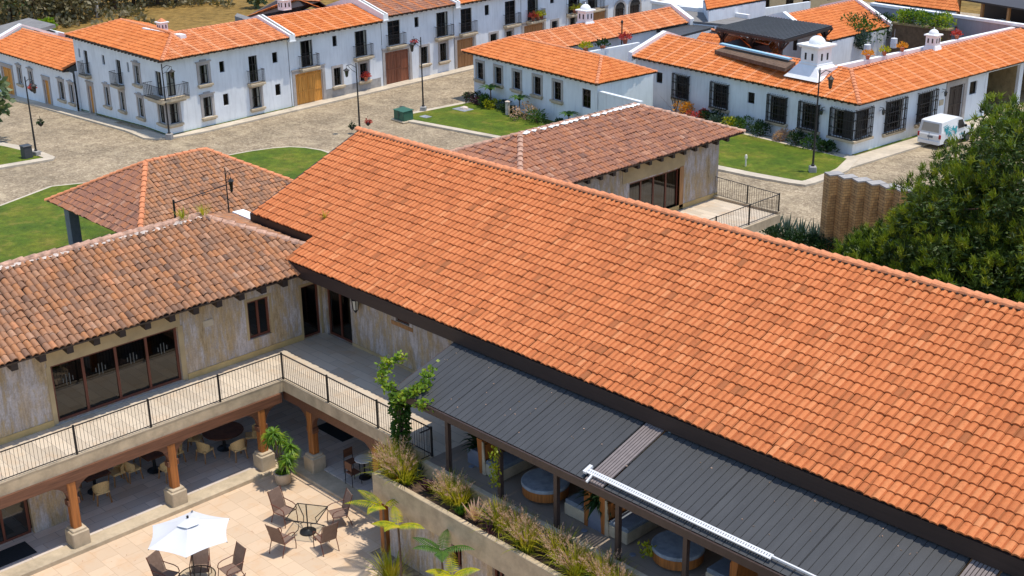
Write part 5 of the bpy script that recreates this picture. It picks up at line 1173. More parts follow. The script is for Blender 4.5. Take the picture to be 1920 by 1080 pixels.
# street lantern poles near the pavilion seen above the tiles
def lamp_proto(h,label,group='black lantern posts along the streets',arm=1,flowers=True,base=True,name='street_lamp'):
    r=thing(name,label,'street lamp',(0,0,0),group,True)
    m=MB(); m.tube([(0,0,.4),(0,0,h*.5),(0,0,h)],[.07,.055,.04],8); m.lathe([(.11,.4),(.11,.5),(.07,.55)],(0,0,0),8); m.build('pole',M['iron'],r)
    if base: m=MB(); m.bbox(-.22,.22,-.22,.22,-.3,.42,.04); m.build('plinth',M['stone_grey'],r)
    for s in ((1,) if arm==1 else (1,-1)):
        m=MB(); m.tube([(0,0,h-.35),(s*.35,0,h-.12),(s*.7,0,h-.2)],.022,6); m.tube([(0,0,h-.75),(s*.3,0,h-.55),(s*.6,0,h-.2)],.015,6); m.tube([(s*.7,0,h-.2),(s*.7,0,h-.4)],.012,5); ar=m.build('arm',M['iron'],r)
        m=MB(); m.lathe([(.02,h-.36),(.06,h-.42),(.24,h-.55),(.22,h-.57)],(s*.7,0,0),8); m.lathe([(.12,h-.98),(.03,h-1.08)],(s*.7,0,0),8); m.build('lantern_hood',M['iron'],ar)
        m=MB(); m.lathe([(.10,h-.97),(.17,h-.58)],(s*.7,0,0),8); m.build('lantern_glass',M['glass_dark'],ar)
    return r
l1=lamp_proto(5.5,'black lantern post in front of the low house, at the left of the street'); l1.location=G(69,294); l1.rotation_euler=(0,0,math.radians(20))
dup(l1,G(326,257)+V((.3,-.5,0)),math.radians(40),'black lantern post at the foot of the corner house',sc=(1,1,.98))
dup(l1,G(675,251),math.radians(225),'black lantern post whose foot hides behind the tip of the great hall roof',sc=(1,1,.93))
dup(l1,G(794,210),math.radians(215),'black lantern post by the lawn edge beside the green transformer box',sc=(1,1,1.04))
dup(l1,G(1523,326),math.radians(43),'black lantern post with white plinth in front of the barred-window house',sc=(1,1,1.22))
sl2=lamp_proto(3.6,'short black lantern post between the pavilion and the weathered roof','black lantern posts along the streets',1,False,False); sl2.location=(-14,6.8,3.3); sl2.scale=(.6,.6,1)
m=MB(); m.bbox(-.4,.4,-.4,.4,-3.4,.4,.03); m.build('plinth',M['plank'],sl2)
m=MB(); a=XP(326,385,-14); m.bar((a.x,a.y,3.3),(a.x,a.y,a.z+.25),.07); m.bar((a.x,a.y,a.z+.1),(-14,6.8,a.z+.35),.03); o=m.build('handrail',M['black']); tag(o,'thin black handrail post behind the weathered tile ridge','handrail')
# hanging flower baskets on the lamp posts
def basket(p,label,mat='flower_red'):
    t=thing('flower_basket',label,'flower basket',p,'flower baskets hanging on lamp posts'); m=MB(); m.lathe([(.05,-.22),(.17,-.1),(.2,.0)],p,10); m.tube([V(p)+V((.18,0,0)),V(p)+V((0,0,.5)),V(p)+V((-.18,0,0))],.01,4); m.build('basket',M['dark_in'],t); m=MB()
    for k in range(90):
        d=V((rnd.gauss(0,1),rnd.gauss(0,1),abs(rnd.gauss(0,.8)))).normalized(); m.leaf(V(p)+d*rnd.uniform(.08,.26),d,.12,.1)
    m.build('flowers',M[mat],t)
def beside(pl,rz,h,s): a=math.radians(rz); return V(pl)+V((math.cos(a)*s,math.sin(a)*s,h))
for px,py,lab,mm in ((660,238,'dark flower basket low on the lamp post, left side, at the hall roof tip','leaf_dark'),(690,230,'red flower basket on the right of the lamp post at the hall roof tip','flower_red')):
    q=G(675,251); r=ray(px,py); t_=(q-CAM).dot(_fwd)/r.dot(_fwd); basket(CAM+r*t_,lab,mm)
for (bx,by),(px,py),lab in (((794,210),(776,80),'red flower basket high on the lamp post by the transformer box'),((69,294),(60,166),'red flower basket high on the lamp post by the low house'),((326,257),(322,134),'red flower basket on the lamp post in front of the corner balcony'),((69,294),(76,231),'dark flower basket low on the lamp post by the low house')):
    q=G(bx,by); r=ray(px,py); t_=(q-CAM).dot(_fwd)/r.dot(_fwd); basket(CAM+r*t_,lab,'leaf_dark' if lab.startswith('dark') else 'flower_red')
# ------------------------------------------------------------------ zigzag brick wall
bz=thing('brick_screen','tall tan brick screen wall folded in zigzag steps beside the pine','wall',(1.5,33,0))
m=MB(); zs=4.25
nP=6; base=Z(1556,330,zs)
pts=[]
p=V((base.x,base.y)); zt=zs
seg=[]
caps_m=MB()
for k in range(8):
    a=Z(1556+26.4*k,331+5.9*k,zs); a=V((a.x,a.y)); b=a+V((.50,.866))*.80; back=V((-.866,.50))*.62
    m.prism([tuple(a),tuple(b),tuple(b+back),tuple(a+back)],0,zs); caps_m.prism([tuple(a),tuple(b),tuple(b+back),tuple(a+back)],zs+.004,zs+.07); m.box(0,0,0,0,0,0) if False else None
m.build('brick_panels',M['brick'],bz); caps_m.build('coping',M['stone_grey'],bz)
# ------------------------------------------------------------------ plants
def tuft(m,p,n,h,spread,w=.03,mi=0,droop=.5,lean=(0,0)):
    p=V(p)
    for _ in range(n):
        a=rnd.uniform(0,6.283); t=abs(rnd.gauss(0,.5)); d=V((math.cos(a)*t+lean[0],math.sin(a)*t+lean[1],1)).normalized()
        m.blade(p+V((math.cos(a),math.sin(a),0))*rnd.uniform(0,spread),d,h*rnd.uniform(.6,1.15),w*rnd.uniform(.7,1.3),droop*rnd.uniform(.5,1.4),4,mi)
def agave(m,p,n,h,w,mi=0):
    p=V(p)
    for k in range(n):
        a=k*2.4+rnd.uniform(-.2,.2); t=.15+.9*(k/n); d=V((math.cos(a)*t,math.sin(a)*t,1)).normalized(); m.blade(p,d,h*rnd.uniform(.8,1.1),w,.15,3,mi)
def fgrass(p,label,s=1.0,grp='fountain grasses in the planter'):
    t=thing('fountain_grass',label,'grass',p,grp); m=MB(); tuft(m,p,int(230*s),.85*s,.22*s,.022,0,.9); m.build('blades',M['grass_blade'],t)
    m=MB(); p=V(p)
    for k in range(int(46*s)):
        a=rnd.uniform(0,6.28); tt=rnd.uniform(.2,.75); d=V((math.cos(a)*tt-.12,math.sin(a)*tt-.12,1)).normalized(); L=rnd.uniform(.65,1.05)*s; q=p+d*L*.7
        m.tube([p,p+d*L*.4,q],.004,3,cap=False); e_=q+(d+V((0,0,-.35)))*.36*s
        for j in range(16): u=j/15; x=q.lerp(e_,u); dd=V((rnd.gauss(0,1),rnd.gauss(0,1),rnd.gauss(0,.6))).normalized(); m.leaf(x,(dd+d*1.2),.075*s*(1.2-abs(u-.4)),.016)
    m.build('plumes',M['grass_plume'],t)
pz=2.78
gx=[7.6,8.05,10.0,10.4,12.1,12.9,13.5,14.4,15.3,16.1,16.8,17.6]
glab=['big pinkish fountain grass at the near-left planter end, under the vine','green fountain grass beside the vine post in the planter','fountain grass just right of the purple plant in the planter','second fountain grass right of the purple plant','feathery fountain grass in the middle of the planter','fountain grass right of the pale striped plant','yellowish fountain grass before the third canopy post','fountain grass in front of the fourth canopy post','tall pinkish fountain grass right of the fourth canopy post','fountain grass near the bottom edge of the photo','fountain grass near the bottom edge, farther right','last fountain grass in the planter toward the right']
for i,x in enumerate(gx): fgrass((x,-1.0+rnd.uniform(-.2,.15),pz),glab[i],rnd.uniform(.85,1.2) if i else 1.35)
def plant(name,label,p,mat,n,h,w,fn=agave,group=None,cat='plant'):
    m=MB(); fn(m,p,n,h,w); o=m.build(name,M[mat],None,loc=p); return tag(o,label,cat,group)
plant('spiky_plant','dark green spiky plant at the vine foot in the planter',(7.55,-.85,pz),'leaf',26,.75,.07)
plant('spiky_plant','blue-green spiky plant right of the vine foot in the planter',(8.25,-.75,pz),'leaf_blue',22,.6,.06)
plant('bromeliad','bright yellow arching bromeliad at the planter rim',(8.35,-1.2,pz),'leaf_yellow',14,.5,.06)
plant('bromeliad','small orange bromeliad at the planter rim under the vine',(7.95,-1.3,pz),'leaf_orange',9,.35,.05)
plant('purple_plant','dark purple leafy plant sprawling in the planter',(9.15,-1.05,pz),'leaf_purple',60,.5,.07)
plant('striped_flax','pink-grey striped flax with broad blades in the planter',(11.35,-1.2,pz),'grass_plume',20,.75,.09)
plant('striped_flax','dark pink-grey flax hanging over the planter rim',(12.2,-1.4,pz),'leaf_purple',14,.55,.06)
for x,l in ((11.7,'blue-green agave before the second canopy post'),(14.0,'blue-green agave left of the fourth canopy post'),(14.9,'blue-green agave right of the fourth canopy post')): plant('agave',l,(x,-.85,pz),'leaf_blue',24,.7,.07)
for x,l in ((13.2,'low green shrub before the third canopy post'),(15.8,'low green shrub near the bottom edge of the photo'),(10.8,'low green shrub under the flax')): plant('low_shrub',l,(x,-1.25,pz),'leaf',70,.35,.06)
# vine-covered post
vn=thing('climbing_vine','bright yellow-green climbing vine wrapped round the first canopy post and spilling over its beam','vine',(6.96,-.3,2.78))
m=MB(); mt=MB()
for k in range(3):
    mt.tube([(6.96+.09*math.cos(k*2+z*2.2),-.3+.09*math.sin(k*2+z*2.2),2.78+z) for z in np.linspace(0,2.35,14)],.022,5)
mt.build('stem',M['bark'],vn)
for k in range(900):
    z=rnd.uniform(2.8,5.1); a=rnd.uniform(0,6.28); r=rnd.uniform(.08,.24+.14*max(0,(z-4.3))); d=V((math.cos(a),math.sin(a),rnd.uniform(-.7,.4))); m.leaf((6.96+r*math.cos(a),-.3+r*math.sin(a),z),d,rnd.uniform(.10,.19),rnd.uniform(.08,.15))
m.build('post_foliage',M['leaf'],vn)
m=MB()
arms=[((6.96,-.35,5.15),(6.5,-.6,5.5)),((6.5,-.6,5.5),(6.15,-.2,5.85)),((6.15,-.2,5.85),(6.5,.35,6.05)),((6.96,-.35,5.1),(7.7,-.5,5.35)),((7.5,-.45,5.35),(7.9,-.1,5.6)),((7.9,-.15,5.55),(7.75,.35,6.0)),((8.1,-.45,5.2),(8.5,-.42,5.32)),((6.9,-.5,5.2),(7.1,-.45,4.75))]
st=MB()
for a,b in arms:
    a=V(a);b=V(b); st.tube([a,(a+b)/2+V((0,0,.04)),b],.015,4)
    for k in range(int((b-a).length*190)):
        p=a.lerp(b,rnd.random())+V((rnd.gauss(0,.10),rnd.gauss(0,.10),rnd.gauss(0,.08))); m.leaf(p,V((rnd.gauss(0,1),rnd.gauss(0,1),rnd.uniform(-.6,.8))),rnd.uniform(.09,.17),rnd.uniform(.08,.14))
st.build('tendril',M['bark'],vn); m.build('crown_foliage',M['leaf_vine'],vn)
vb=thing('hanging_vine','thin yellow-green vine hanging down the third canopy post','vine',(11.5,-.36,3.2)); m=MB()
for k in range(210): z=rnd.uniform(3.75,5.02); m.leaf((11.42+rnd.gauss(0,.09)-.12*(5-z)*.3,-.4+rnd.gauss(0,.07),z),V((rnd.gauss(0,.6),rnd.gauss(0,.6),-.8)),rnd.uniform(.08,.15),.06)
m.build('vine_leaves',M['leaf_yellow'],vb)
tb=MB(); [tb.leaf((16.6+rnd.gauss(0,.08),.2+rnd.gauss(0,.08),3.2+rnd.uniform(.1,.55)),V((rnd.gauss(0,.7),rnd.gauss(0,.7),.6)),.14,.07) for k in range(60)]
tag(tb.build('seedling',M['leaf_yellow']),'small yellow-green plant beside the second round table','plant')
# palms standing at the foot of the planter wall
def frond(m,p,d,L,w,mi=0,droop=1.1,n=18):
    p=V(p);d=V(d).normalized(); seg=L/n
    for i in range(n):
        t=i/n; s=d.cross(V((0,0,1))); s=s.normalized() if s.length>.05 else V((1,0,0)); q=p+d*seg
        if i>1:
            l=.8*w*math.sin(math.pi*min(1,.25+.75*t)); 
            for sg in (-1,1): m.blade(p,(s*sg+d*.55+V((0,0,-.28))).normalized(),l,.055,.5,2,mi)
        m.bar(p,q,.018*(1.15-t)); p=q; d=(d+V((0,0,-droop/n*(.5+t)))).normalized()
def palm(label,x,y,z0,h,n,L,mat='leaf_yellow',dirs=None):
    t=thing('palm',label,'palm',(x,y,z0),'small yellow-green palms at the foot of the planter wall'); m=MB(); m.tube([(x,y,z0),(x+.03,y,z0+h*.5),(x,y,z0+h)],[.05,.035,.03],7); m.build('trunk',M['bark'],t); m=MB()
    for k in range(n):
        a=dirs[k] if dirs else k*6.283/n+rnd.uniform(-.3,.3); frond(m,(x,y,z0+h),V((math.cos(a),math.sin(a),rnd.uniform(.5,.9))),L*rnd.uniform(.72,.98),.32)
    m.build('fronds',M[mat],t)
palm('yellow-green palm at the left end of the planter wall, drooping over the paving',8.05,-2.0,-.1,2.35,4,1.35,'leaf_yellow',[3.9,3.3,1.2,5.2])
palm('yellow palm with orange tips in front of the planter wall, second from its left end',9.15,-2.3,0,2.2,4,1.15,'leaf_yellow',[4.0,.3,5.2,2.6])
palm('green palm with drooping fronds below the planter at the bottom edge of the photo',11.1,-2.3,0,2.2,5,1.2,'leaf',[3.6,4.4,5.6,.4,2.2])
palm('bright yellow palm at the bottom edge of the photo in front of the low windows',11.9,-2.6,0,1.9,5,1.1,'leaf_yellow',[3.9,4.9,5.9,.8,2.5])
plant('dry_grass','tall dry yellow grass clump at the foot of the planter wall',(8.75,-2.35,0),'grass_blade',150,1.1,.03,lambda m,p,n,h,w: tuft(m,p,n,h,.2,w,0,.6))
# potted palm in the courtyard corner
pp=thing('potted_plant','leafy green potted palm in a beige pot at the gallery corner','potted plant',(1.25,-1.15,0))
c=V((1.25,-1.15,0)); m=MB(); m.lathe([(.2,0),(.27,.05),(.30,.42),(.31,.46),(.26,.46),(.25,.4)],c,20); m.build('pot',M['pot_stone'],pp,True)
m=MB(); m.lathe([(.24,.405),(.02,.42)],c,14); m.build('soil',M['soil'],pp)
m=MB(); tops=[]
for k in range(5):
    a=k*1.3; t_=c+V((.36*math.cos(a),.36*math.sin(a),1.1+.26*k)); m.tube([c+V((.04*math.cos(a),.04*math.sin(a),.4)),c+V((.12*math.cos(a),.12*math.sin(a),.9)),t_],[.035,.025,.02],6); tops.append(t_)
m.build('stem',M['bark'],pp); m=MB()
for t_ in tops:
    for k in range(120):
        a=rnd.uniform(0,6.28); d=V((math.cos(a),math.sin(a),rnd.uniform(-.35,1.0))).normalized(); m.blade(t_+V((0,0,rnd.uniform(-.3,.08))),d,rnd.uniform(.30,.52),.045,1.3,4)
for k in range(60): a=rnd.uniform(0,6.28); m.blade(c+V((0,0,.42)),V((math.cos(a),math.sin(a),rnd.uniform(.2,1.2))),rnd.uniform(.2,.4),.04,1.0,3)
m.build('leaves',leafm('potted_palm_leaves',[(.3,(.05,.13,.015)),(.55,(.14,.26,.02)),(.75,(.36,.38,.03))],.35,4),pp)
# pots on the terrace
def pot(name,label,p,r,h,mat,leaf,n,L):
    t=thing(name,label,'potted plant',p); m=MB(); m.bbox(p[0]-r,p[0]+r,p[1]-r,p[1]+r,p[2],p[2]+h,.03); m.build('pot',M[mat],t); m=MB(); q=V(p)+V((0,0,h))
    for k in range(n): a=rnd.uniform(0,6.28); m.blade(q+V((rnd.uniform(-.1,.1),rnd.uniform(-.1,.1),rnd.uniform(0,.25))),V((math.cos(a),math.sin(a),rnd.uniform(0,1.4))),L*rnd.uniform(.7,1.1),.09,1.1,4)
    m.build('leaves',M[leaf],t)
pot('potted_plant','dark-leaved plant in a low grey pot at the near end of the terrace',(9.35,.85,3.2),.28,.5,'pot_grey','leaf_dark',50,.6)
pot('potted_plant','bushy dark plant in a tall grey pot between two booth sofas',(14.5,.75,3.2),.3,.75,'pot_grey','leaf_dark',90,.8)
# lawn and street greenery
def bush(name,label,c,r,mat,n,leaf=.16,flat=.8,cat='bush',group=None,stem=True):
    t=thing(name,label,cat,c,group); m=MB(); c=V(c); lob=[(V((rnd.gauss(0,.45)*r,rnd.gauss(0,.45)*r,r*flat*rnd.uniform(.45,1.1))),r*rnd.uniform(.4,.65)) for _ in range(7)]
    for k in range(n):
        o,rr=rnd.choice(lob); d=V((rnd.gauss(0,1),rnd.gauss(0,1),rnd.gauss(.25,1))).normalized(); p=c+o+d*rr*rnd.uniform(.6,1.02)
        if p.z<c.z: p.z=c.z+rnd.uniform(0,.1)
        m.leaf(p,d+V((rnd.gauss(0,.5),rnd.gauss(0,.5),.2)),leaf*rnd.uniform(.7,1.3),leaf*.55)
    m.build('foliage',M[mat],t); m=MB()
    for o,rr in lob[:4]: m.tube([c,c+o],[.03,.012],4)
    m.build('branch',M['bark'],t); return t
fb=HC
bl=[(.4,-.7,.55,'leaf_dark','dark green bush at the left corner of the lawn house'),(1.5,-.8,.6,'leaf_purple','dark violet shrub under the first lawn-house window'),(2.6,-.8,.7,'leaf','tall green shrub under the second lawn-house window'),(3.6,-1.0,.5,'leaf_yellow','low yellow-green shrub on the lawn before the white house'),(4.4,-.7,.6,'leaf_blue','blue-green shrub between the second and third lawn-house windows'),(5.5,-.9,.55,'leaf_dark','dark shrub under the third lawn-house window'),(8.2,-1.3,.85,'grass_plume','wide pinkish shrub below the fourth lawn-house window'),(9.4,-1.2,.75,'leaf','green shrub right of the wide pinkish shrub'),(11.6,-.9,.5,'leaf_dark','dark shrub below the fifth lawn-house window')]
for u,n,r,mm,l in bl: bush('shrub',l,fb.w(u,n,.1),r,mm,420,.17,group='shrubs along the lawn house')
def bananas(u,n,h,l):
    p=fb.w(u,n,.1); t=thing('small_palm',l,'palm',p,'small palms along the lawn house'); m=MB(); m.tube([p,p+V((0,0,h*.6))],[.06,.04],6); m.build('trunk',M['bark'],t); m=MB()
    for k in range(9): a=k*.7+.2; m.blade(p+V((0,0,h*.6)),V((math.cos(a),math.sin(a),.9)),h*.55,.3,1.2,5)
    m.build('fronds',M['leaf'],t)
bananas(3.1,-.8,2.2,'small broad-leaved palm before the second lawn-house window'); bananas(6.9,-.9,2.0,'small broad-leaved palm between the third and fourth lawn-house windows'); bananas(12.6,-.8,1.7,'small broad-leaved palm left of the last lawn-house window')
for u,n,r,mm,l in ((-14.6,-.9,.7,'leaf_orange','reddish spiky shrub by the white wall right of the rear wing roof'),(-13.2,-.9,.5,'flower_red','pale pink flowering shrub beside the reddish spiky shrub'),(-12.3,-.8,.55,'leaf_dark','dark green shrub under the third barred window'),(-11.3,-.9,.5,'leaf_blue','blue-violet shrub under the third barred window'),(-10.0,-1.0,.55,'leaf_yellow','yellow-flowered shrub under the small square window'),(-8.8,-.9,.6,'leaf','green shrub right of the yellow-flowered shrub'),(-7.2,-.9,.6,'leaf_dark','dark green shrub under the fourth barred window'),(-5.4,-.9,.5,'grass_plume','dry tan shrub behind the lantern post'),(-4.0,-.9,.6,'leaf_dark','dark shrub under the fifth barred window'),(-2.6,-.8,.55,'leaf','green shrub near the house corner'),(-1.4,-.8,.45,'leaf_dark','low dark shrub at the house corner')):
    bush('shrub',l,HF.w(u,n,.1),r*1.25,mm,560,.17,group='shrubs along the barred-window house')
plant('thin_shrub','thin leafless reddish shrub against the white wall behind the rear roof',HF.w(-15.9,-.7,.1),'leaf_purple',14,1.9,.05)
for px,py,l in ((1450,450,'spiky agave clump behind the great hall ridge, leftmost'),(1475,455,'spiky agave clump second from the left behind the ridge'),(1500,460,'spiky agave clump in the middle behind the ridge'),(1525,465,'spiky agave clump next to the brick screen wall'),(1540,470,'spiky agave clump at the brick wall foot')):
    p=Z(px,py,0); 
    plant('agave',l,(p.x,p.y,0),'leaf_blue',34,1.5,.13)
    bush('shrub','dark low '+l.replace('spiky agave clump','shrub mass'),(p.x+.8,p.y-.7,0),.75,'leaf_dark',500,.16,group='dark shrubs by the brick screen')
# pine trees at the right
def pine(label,base,cz_,R,Rz,n,seed=0):
    rg=random.Random(seed); b=V(base); t=thing('pine_tree',label,'tree',base,'pines right of the great hall ridge'); m=MB(); fo=MB(); br=MB()
    c=b+V((0,0,cz_)); m.tube([b,b+V((.1,.05,cz_*.5)),b+V((-.05,.1,cz_)),b+V((0,0,cz_+Rz*.8))],[.26,.2,.13,.03],9); m.build('trunk',M['bark'],t)
    knobs=[]
    for k in range(46):   # limbs end in lobes of the crown: uneven outline
        z=1-2*(k+.5)/46; a=k*2.39996; rr=math.sqrt(max(0,1-z*z)); f=rg.uniform(.74,1.0); o=c+V((R*rr*math.cos(a)*f,R*rr*math.sin(a)*f,Rz*z*f)); knobs.append((o,rg.uniform(.22,.36)*R))
        if k%2==0: br.tube([b+V((0,0,max(.8,o.z-b.z-R*.45))),(b+V((0,0,o.z-b.z))+o)/2,o],[.08,.05,.02],5)
    for o,r in knobs:
        k=int(n*r*r); out=(o-c).normalized()
        for _ in range(k):   # young upright tips on the outside of each lobe
            d=V((rg.gauss(0,1),rg.gauss(0,1),rg.gauss(.35,1))).normalized()
            if d.dot(out+V((0,0,.5)))<-.25: continue
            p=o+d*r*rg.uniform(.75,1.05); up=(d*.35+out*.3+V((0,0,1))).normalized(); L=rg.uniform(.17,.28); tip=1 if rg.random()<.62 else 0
            for q in range(26):
                e_=(up*1.1+V((rg.gauss(0,.5),rg.gauss(0,.5),rg.gauss(0,.5)))).normalized(); s_=e_.cross(V((rg.uniform(-1,1),rg.uniform(-1,1),rg.uniform(-1,1)))).normalized()*.019
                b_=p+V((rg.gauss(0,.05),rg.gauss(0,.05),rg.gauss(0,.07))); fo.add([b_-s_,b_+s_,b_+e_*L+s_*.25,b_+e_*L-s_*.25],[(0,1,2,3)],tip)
        for _ in range(int(420*r)):   # older needles filling the lobe
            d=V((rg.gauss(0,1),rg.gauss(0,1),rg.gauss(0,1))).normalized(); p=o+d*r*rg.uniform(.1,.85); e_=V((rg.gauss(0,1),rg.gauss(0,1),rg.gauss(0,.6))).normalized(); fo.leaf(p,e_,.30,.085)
    for _ in range(int(420*R)):
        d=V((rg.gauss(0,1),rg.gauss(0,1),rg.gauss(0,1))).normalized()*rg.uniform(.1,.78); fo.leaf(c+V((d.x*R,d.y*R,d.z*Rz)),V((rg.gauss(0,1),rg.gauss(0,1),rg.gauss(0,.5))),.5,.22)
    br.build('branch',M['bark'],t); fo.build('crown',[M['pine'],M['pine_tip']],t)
pine('tallest broad pine at the right edge of the photo, hiding part of the street',(16.8,24.5,0),7.2,5.2,4.7,34,1)
pine('middle pine with a rounded bright crown, left of the tallest pine',(13.2,23.4,0),5.1,2.7,2.7,60,2)
pine('low bushy pine hugging the great hall ridge below the brick screen',(9.9,23.6,0),3.3,2.2,1.9,70,3)
pine('lower pine in front of the tallest one, just over the hall ridge',(15.6,20.8,0),4.6,3.2,3.2,46,4)
# dry grass growing on the tile ridge
for x,y,z,l in ((-5.4,.6,8.0,'tuft of dry grass growing at the end of the weathered tile ridge'),(-5.5,-.2,8.0,'smaller tuft of dry grass on the weathered tile ridge')): plant('ridge_grass',l,(x,y,z),'grass_blade',45,.5,.02,lambda m,p,n,h,w: tuft(m,p,n,h,.2,w,0,.8))
p=Z(566,408,7.45); plant('roof_weed','small yellow-green weed growing between the orange tiles',(-2.9,4.3,7.55),'grass_blade',16,.35,.03,lambda m,p,n,h,w: tuft(m,p,n,h,.05,w,0,.8))

# ------------------------------------------------------------------ courtyard furniture
def patio_chair():
    r=thing('patio_chair','brown sling patio chair with a high back, upper left of the glass table','chair',(0,0,0),'brown sling chairs round the glass table',True)
    # faces +X
    m=MB(); m.add([(-.22,-.25,.42),(.26,-.25,.44),(.26,.25,.44),(-.22,.25,.42),(-.22,-.25,.40),(.26,-.25,.42),(.26,.25,.42),(-.22,.25,.40)],[(0,1,2,3),(7,6,5,4),(0,4,5,1),(1,5,6,2),(2,6,7,3),(3,7,4,0)]); m.build('seat',M['sling'],r)
    m=MB(); a=[(-.215,.425),(-.30,.75),(-.42,1.10)]
    for i in range(2):
        (x0,z0),(x1,z1)=a[i],a[i+1]; m.add([(x0,-.25,z0),(x0,.25,z0),(x1,.25,z1),(x1,-.25,z1),(x0-.02,-.25,z0),(x0-.02,.25,z0),(x1-.02,.25,z1),(x1-.02,-.25,z1)],[(0,1,2,3),(7,6,5,4),(0,3,7,4),(1,5,6,2),(2,6,7,3)])
    m.build('backrest',M['sling'],r)
    for s in (-1,1):
        y=s*.275; m=MB(); m.tube([(-.43,y,1.12),(-.30,y,.75),(-.215,y,.42),(.27,y,.43)],.014,6); m.build('side_frame',M['wood_frame'],r)
        m=MB(); m.tube([(-.31,y,.70),(-.1,y,.68),(.12,y,.67),(.26,y,.62),(.30,y,.5),(.26,y,.43)],.016,6); m.build('armrest',M['wood_frame'],r)
        m=MB(); m.tube([(.27,y,.43),(.31,y,.2),(.30,y,.0)],.015,6); m.build('leg',M['wood_frame'],r)
        m=MB(); m.tube([(-.2,y,.42),(-.30,y,.2),(-.36,y,.0)],.015,6); m.build('leg',M['wood_frame'],r)
    return r
pc=patio_chair()
TC=V((4.5,-2.42,0))
def face(p,c): return math.atan2(c.y-p.y,c.x-p.x)
cps=[(532,948,None),(634,952,'brown sling patio chair, upper right of the glass table'),(527,1002,'brown sling patio chair, lower left of the glass table'),(616,1004,'brown sling patio chair, lower right of the glass table')]
for i,(a,b,l) in enumerate(cps):
    p=Z(a,b,.62); p=V((p.x,p.y,0)); d=(p-TC).normalized(); p=TC+d*max(1.0,min(1.25,(p-TC).length))
    if l is None: pc.location=p; pc.rotation_euler=(0,0,face(p,TC))
    else: dup(pc,p,face(p,TC),l)
def glass_table(loc,label,rot,square=True):
    r=thing('glass_table',label,'table',loc,local=True); m=MB(); 
    if square: m.add([(-.52,-.52,.725),(.52,-.52,.725),(.52,.52,.725),(-.52,.52,.725)],[(0,1,2,3)])
    else: m.add([(.55*math.cos(k*math.pi/16),.55*math.sin(k*math.pi/16),.725) for k in range(32)],[tuple(range(32))])
    m.build('tabletop',M['glass_table'],r)
    m=MB(); k=.53
    if square:
        for a,b in (((-k,-k),(k,-k)),((k,-k),(k,k)),((k,k),(-k,k)),((-k,k),(-k,-k))): m.tube([(*a,.71),(*b,.71)],.017,6)
    else: m.tube([(.555*math.cos(t),.555*math.sin(t),.712) for t in np.linspace(0,6.283,25)],.017,6)
    m.build('rim',M['black'],r)
    for sx,sy in ((1,1),(1,-1),(-1,1),(-1,-1)):
        m=MB(); m.tube([(sx*.5,sy*.5,.7) if square else (sx*.39,sy*.39,.7),(sx*.2,sy*.2,.45),(sx*.24,sy*.24,.2),(sx*.45,sy*.45,0)],.016,6); m.build('leg',M['black'],r)
    r.rotation_euler=(0,0,rot); return r
glass_table(TC,'square glass-topped patio table with black legs in the courtyard',math.radians(33))
pb=thing('umbrella_stand','black round umbrella stand with bare pole under the square glass table','umbrella stand',TC+V((0,0,0)),local=True)
m=MB(); m.lathe([(.27,0),(.27,.05),(.1,.09),(.03,.12)],(0,0,0),20); m.build('foot',M['black'],pb); m=MB(); m.tube([(0,0,.1),(0,0,1.02)],.022,8); m.build('pole',M['black'],pb)
# umbrella set
UC=V((5.1,-6.85,0))
glass_table(UC,'round glass-topped patio table under the white parasol',0,False)
for i,(x,y,l) in enumerate(((4.02,-7.3,'brown sling patio chair, left of the table under the white parasol'),(4.42,-6.35,'brown sling patio chair half hidden by the white parasol edge'),(5.15,-5.72,'brown sling patio chair, right of the table under the white parasol'),(6.25,-6.45,'brown sling patio chair at the bottom edge, nearest the camera'))):
    dup(pc,(x,y,0),face(V((x,y,0)),UC),l,'brown sling chairs under the white parasol')
um=thing('parasol','open white hexagonal parasol with a vented cap in the courtyard','parasol',(5.2,-6.97,0))
uc=V((5.2,-6.97,0)); m=MB(); K=6; a0=math.radians(205); rim=[]; zt=2.78; zr=2.28; R=1.30
tip=[uc+V((R*math.cos(a0+i*math.pi/3),R*math.sin(a0+i*math.pi/3),zr)) for i in range(6)]; top=uc+V((0,0,zt)); NS=6; NR=6
vs=[];fs=[]
for i in range(6):
    for r_ in range(NR+1):
        for s_ in range(NS+1):
            t=.10+.9*r_/NR; u=s_/NS; a=tip[i];b=tip[(i+1)%6]; e_=a.lerp(b,u); mid=uc+V((0,0,zr)); k=4*u*(1-u); e_=e_.lerp(mid,.06*k*r_/NR)
            p=top.lerp(e_,t); p.z-=.035*k*math.sin(math.pi*t)+.02*math.sin(math.pi*t); vs.append(p)
    o=i*(NR+1)*(NS+1)
    for r_ in range(NR):
        for s_ in range(NS): q=o+r_*(NS+1)+s_; fs.append((q,q+1,q+NS+2,q+NS+1))
m.add(vs,fs); m.build('canopy',M['fabric_white'],um,True)
m=MB(); n6=[uc+V((.36*math.cos(a0+i*math.pi/3),.36*math.sin(a0+i*math.pi/3),zt-.115)) for i in range(6)]; ap=uc+V((0,0,zt+.03)); m.add([ap]+n6,[(0,1+i,1+(i+1)%6) for i in range(6)]); m.build('vent_cap',M['fabric_white'],um)
m=MB(); m.tube([uc+V((0,0,.1)),uc+V((0,0,zt+.08))],.022,8); m.lathe([(.28,0),(.28,.06),(.05,.12)],uc,18); m.lathe([(.035,zt+.03),(.035,zt+.09),(.01,zt+.11)],uc,8); m.build('pole',M['black'],um)
for i in range(6): m=MB(); m.tube([top-V((0,0,.06)),tip[i]-V((0,0,.03))],.011,5); m.build('rib',M['iron'],um)
m=MB(); a=tip[5]; p=top.lerp(a,.78); q=top.lerp(a,.93); m.bar(p+V((0,0,.02)),q+V((0,0,.02)),.05,.02); m.build('tie_strap',M['cushion'],um)
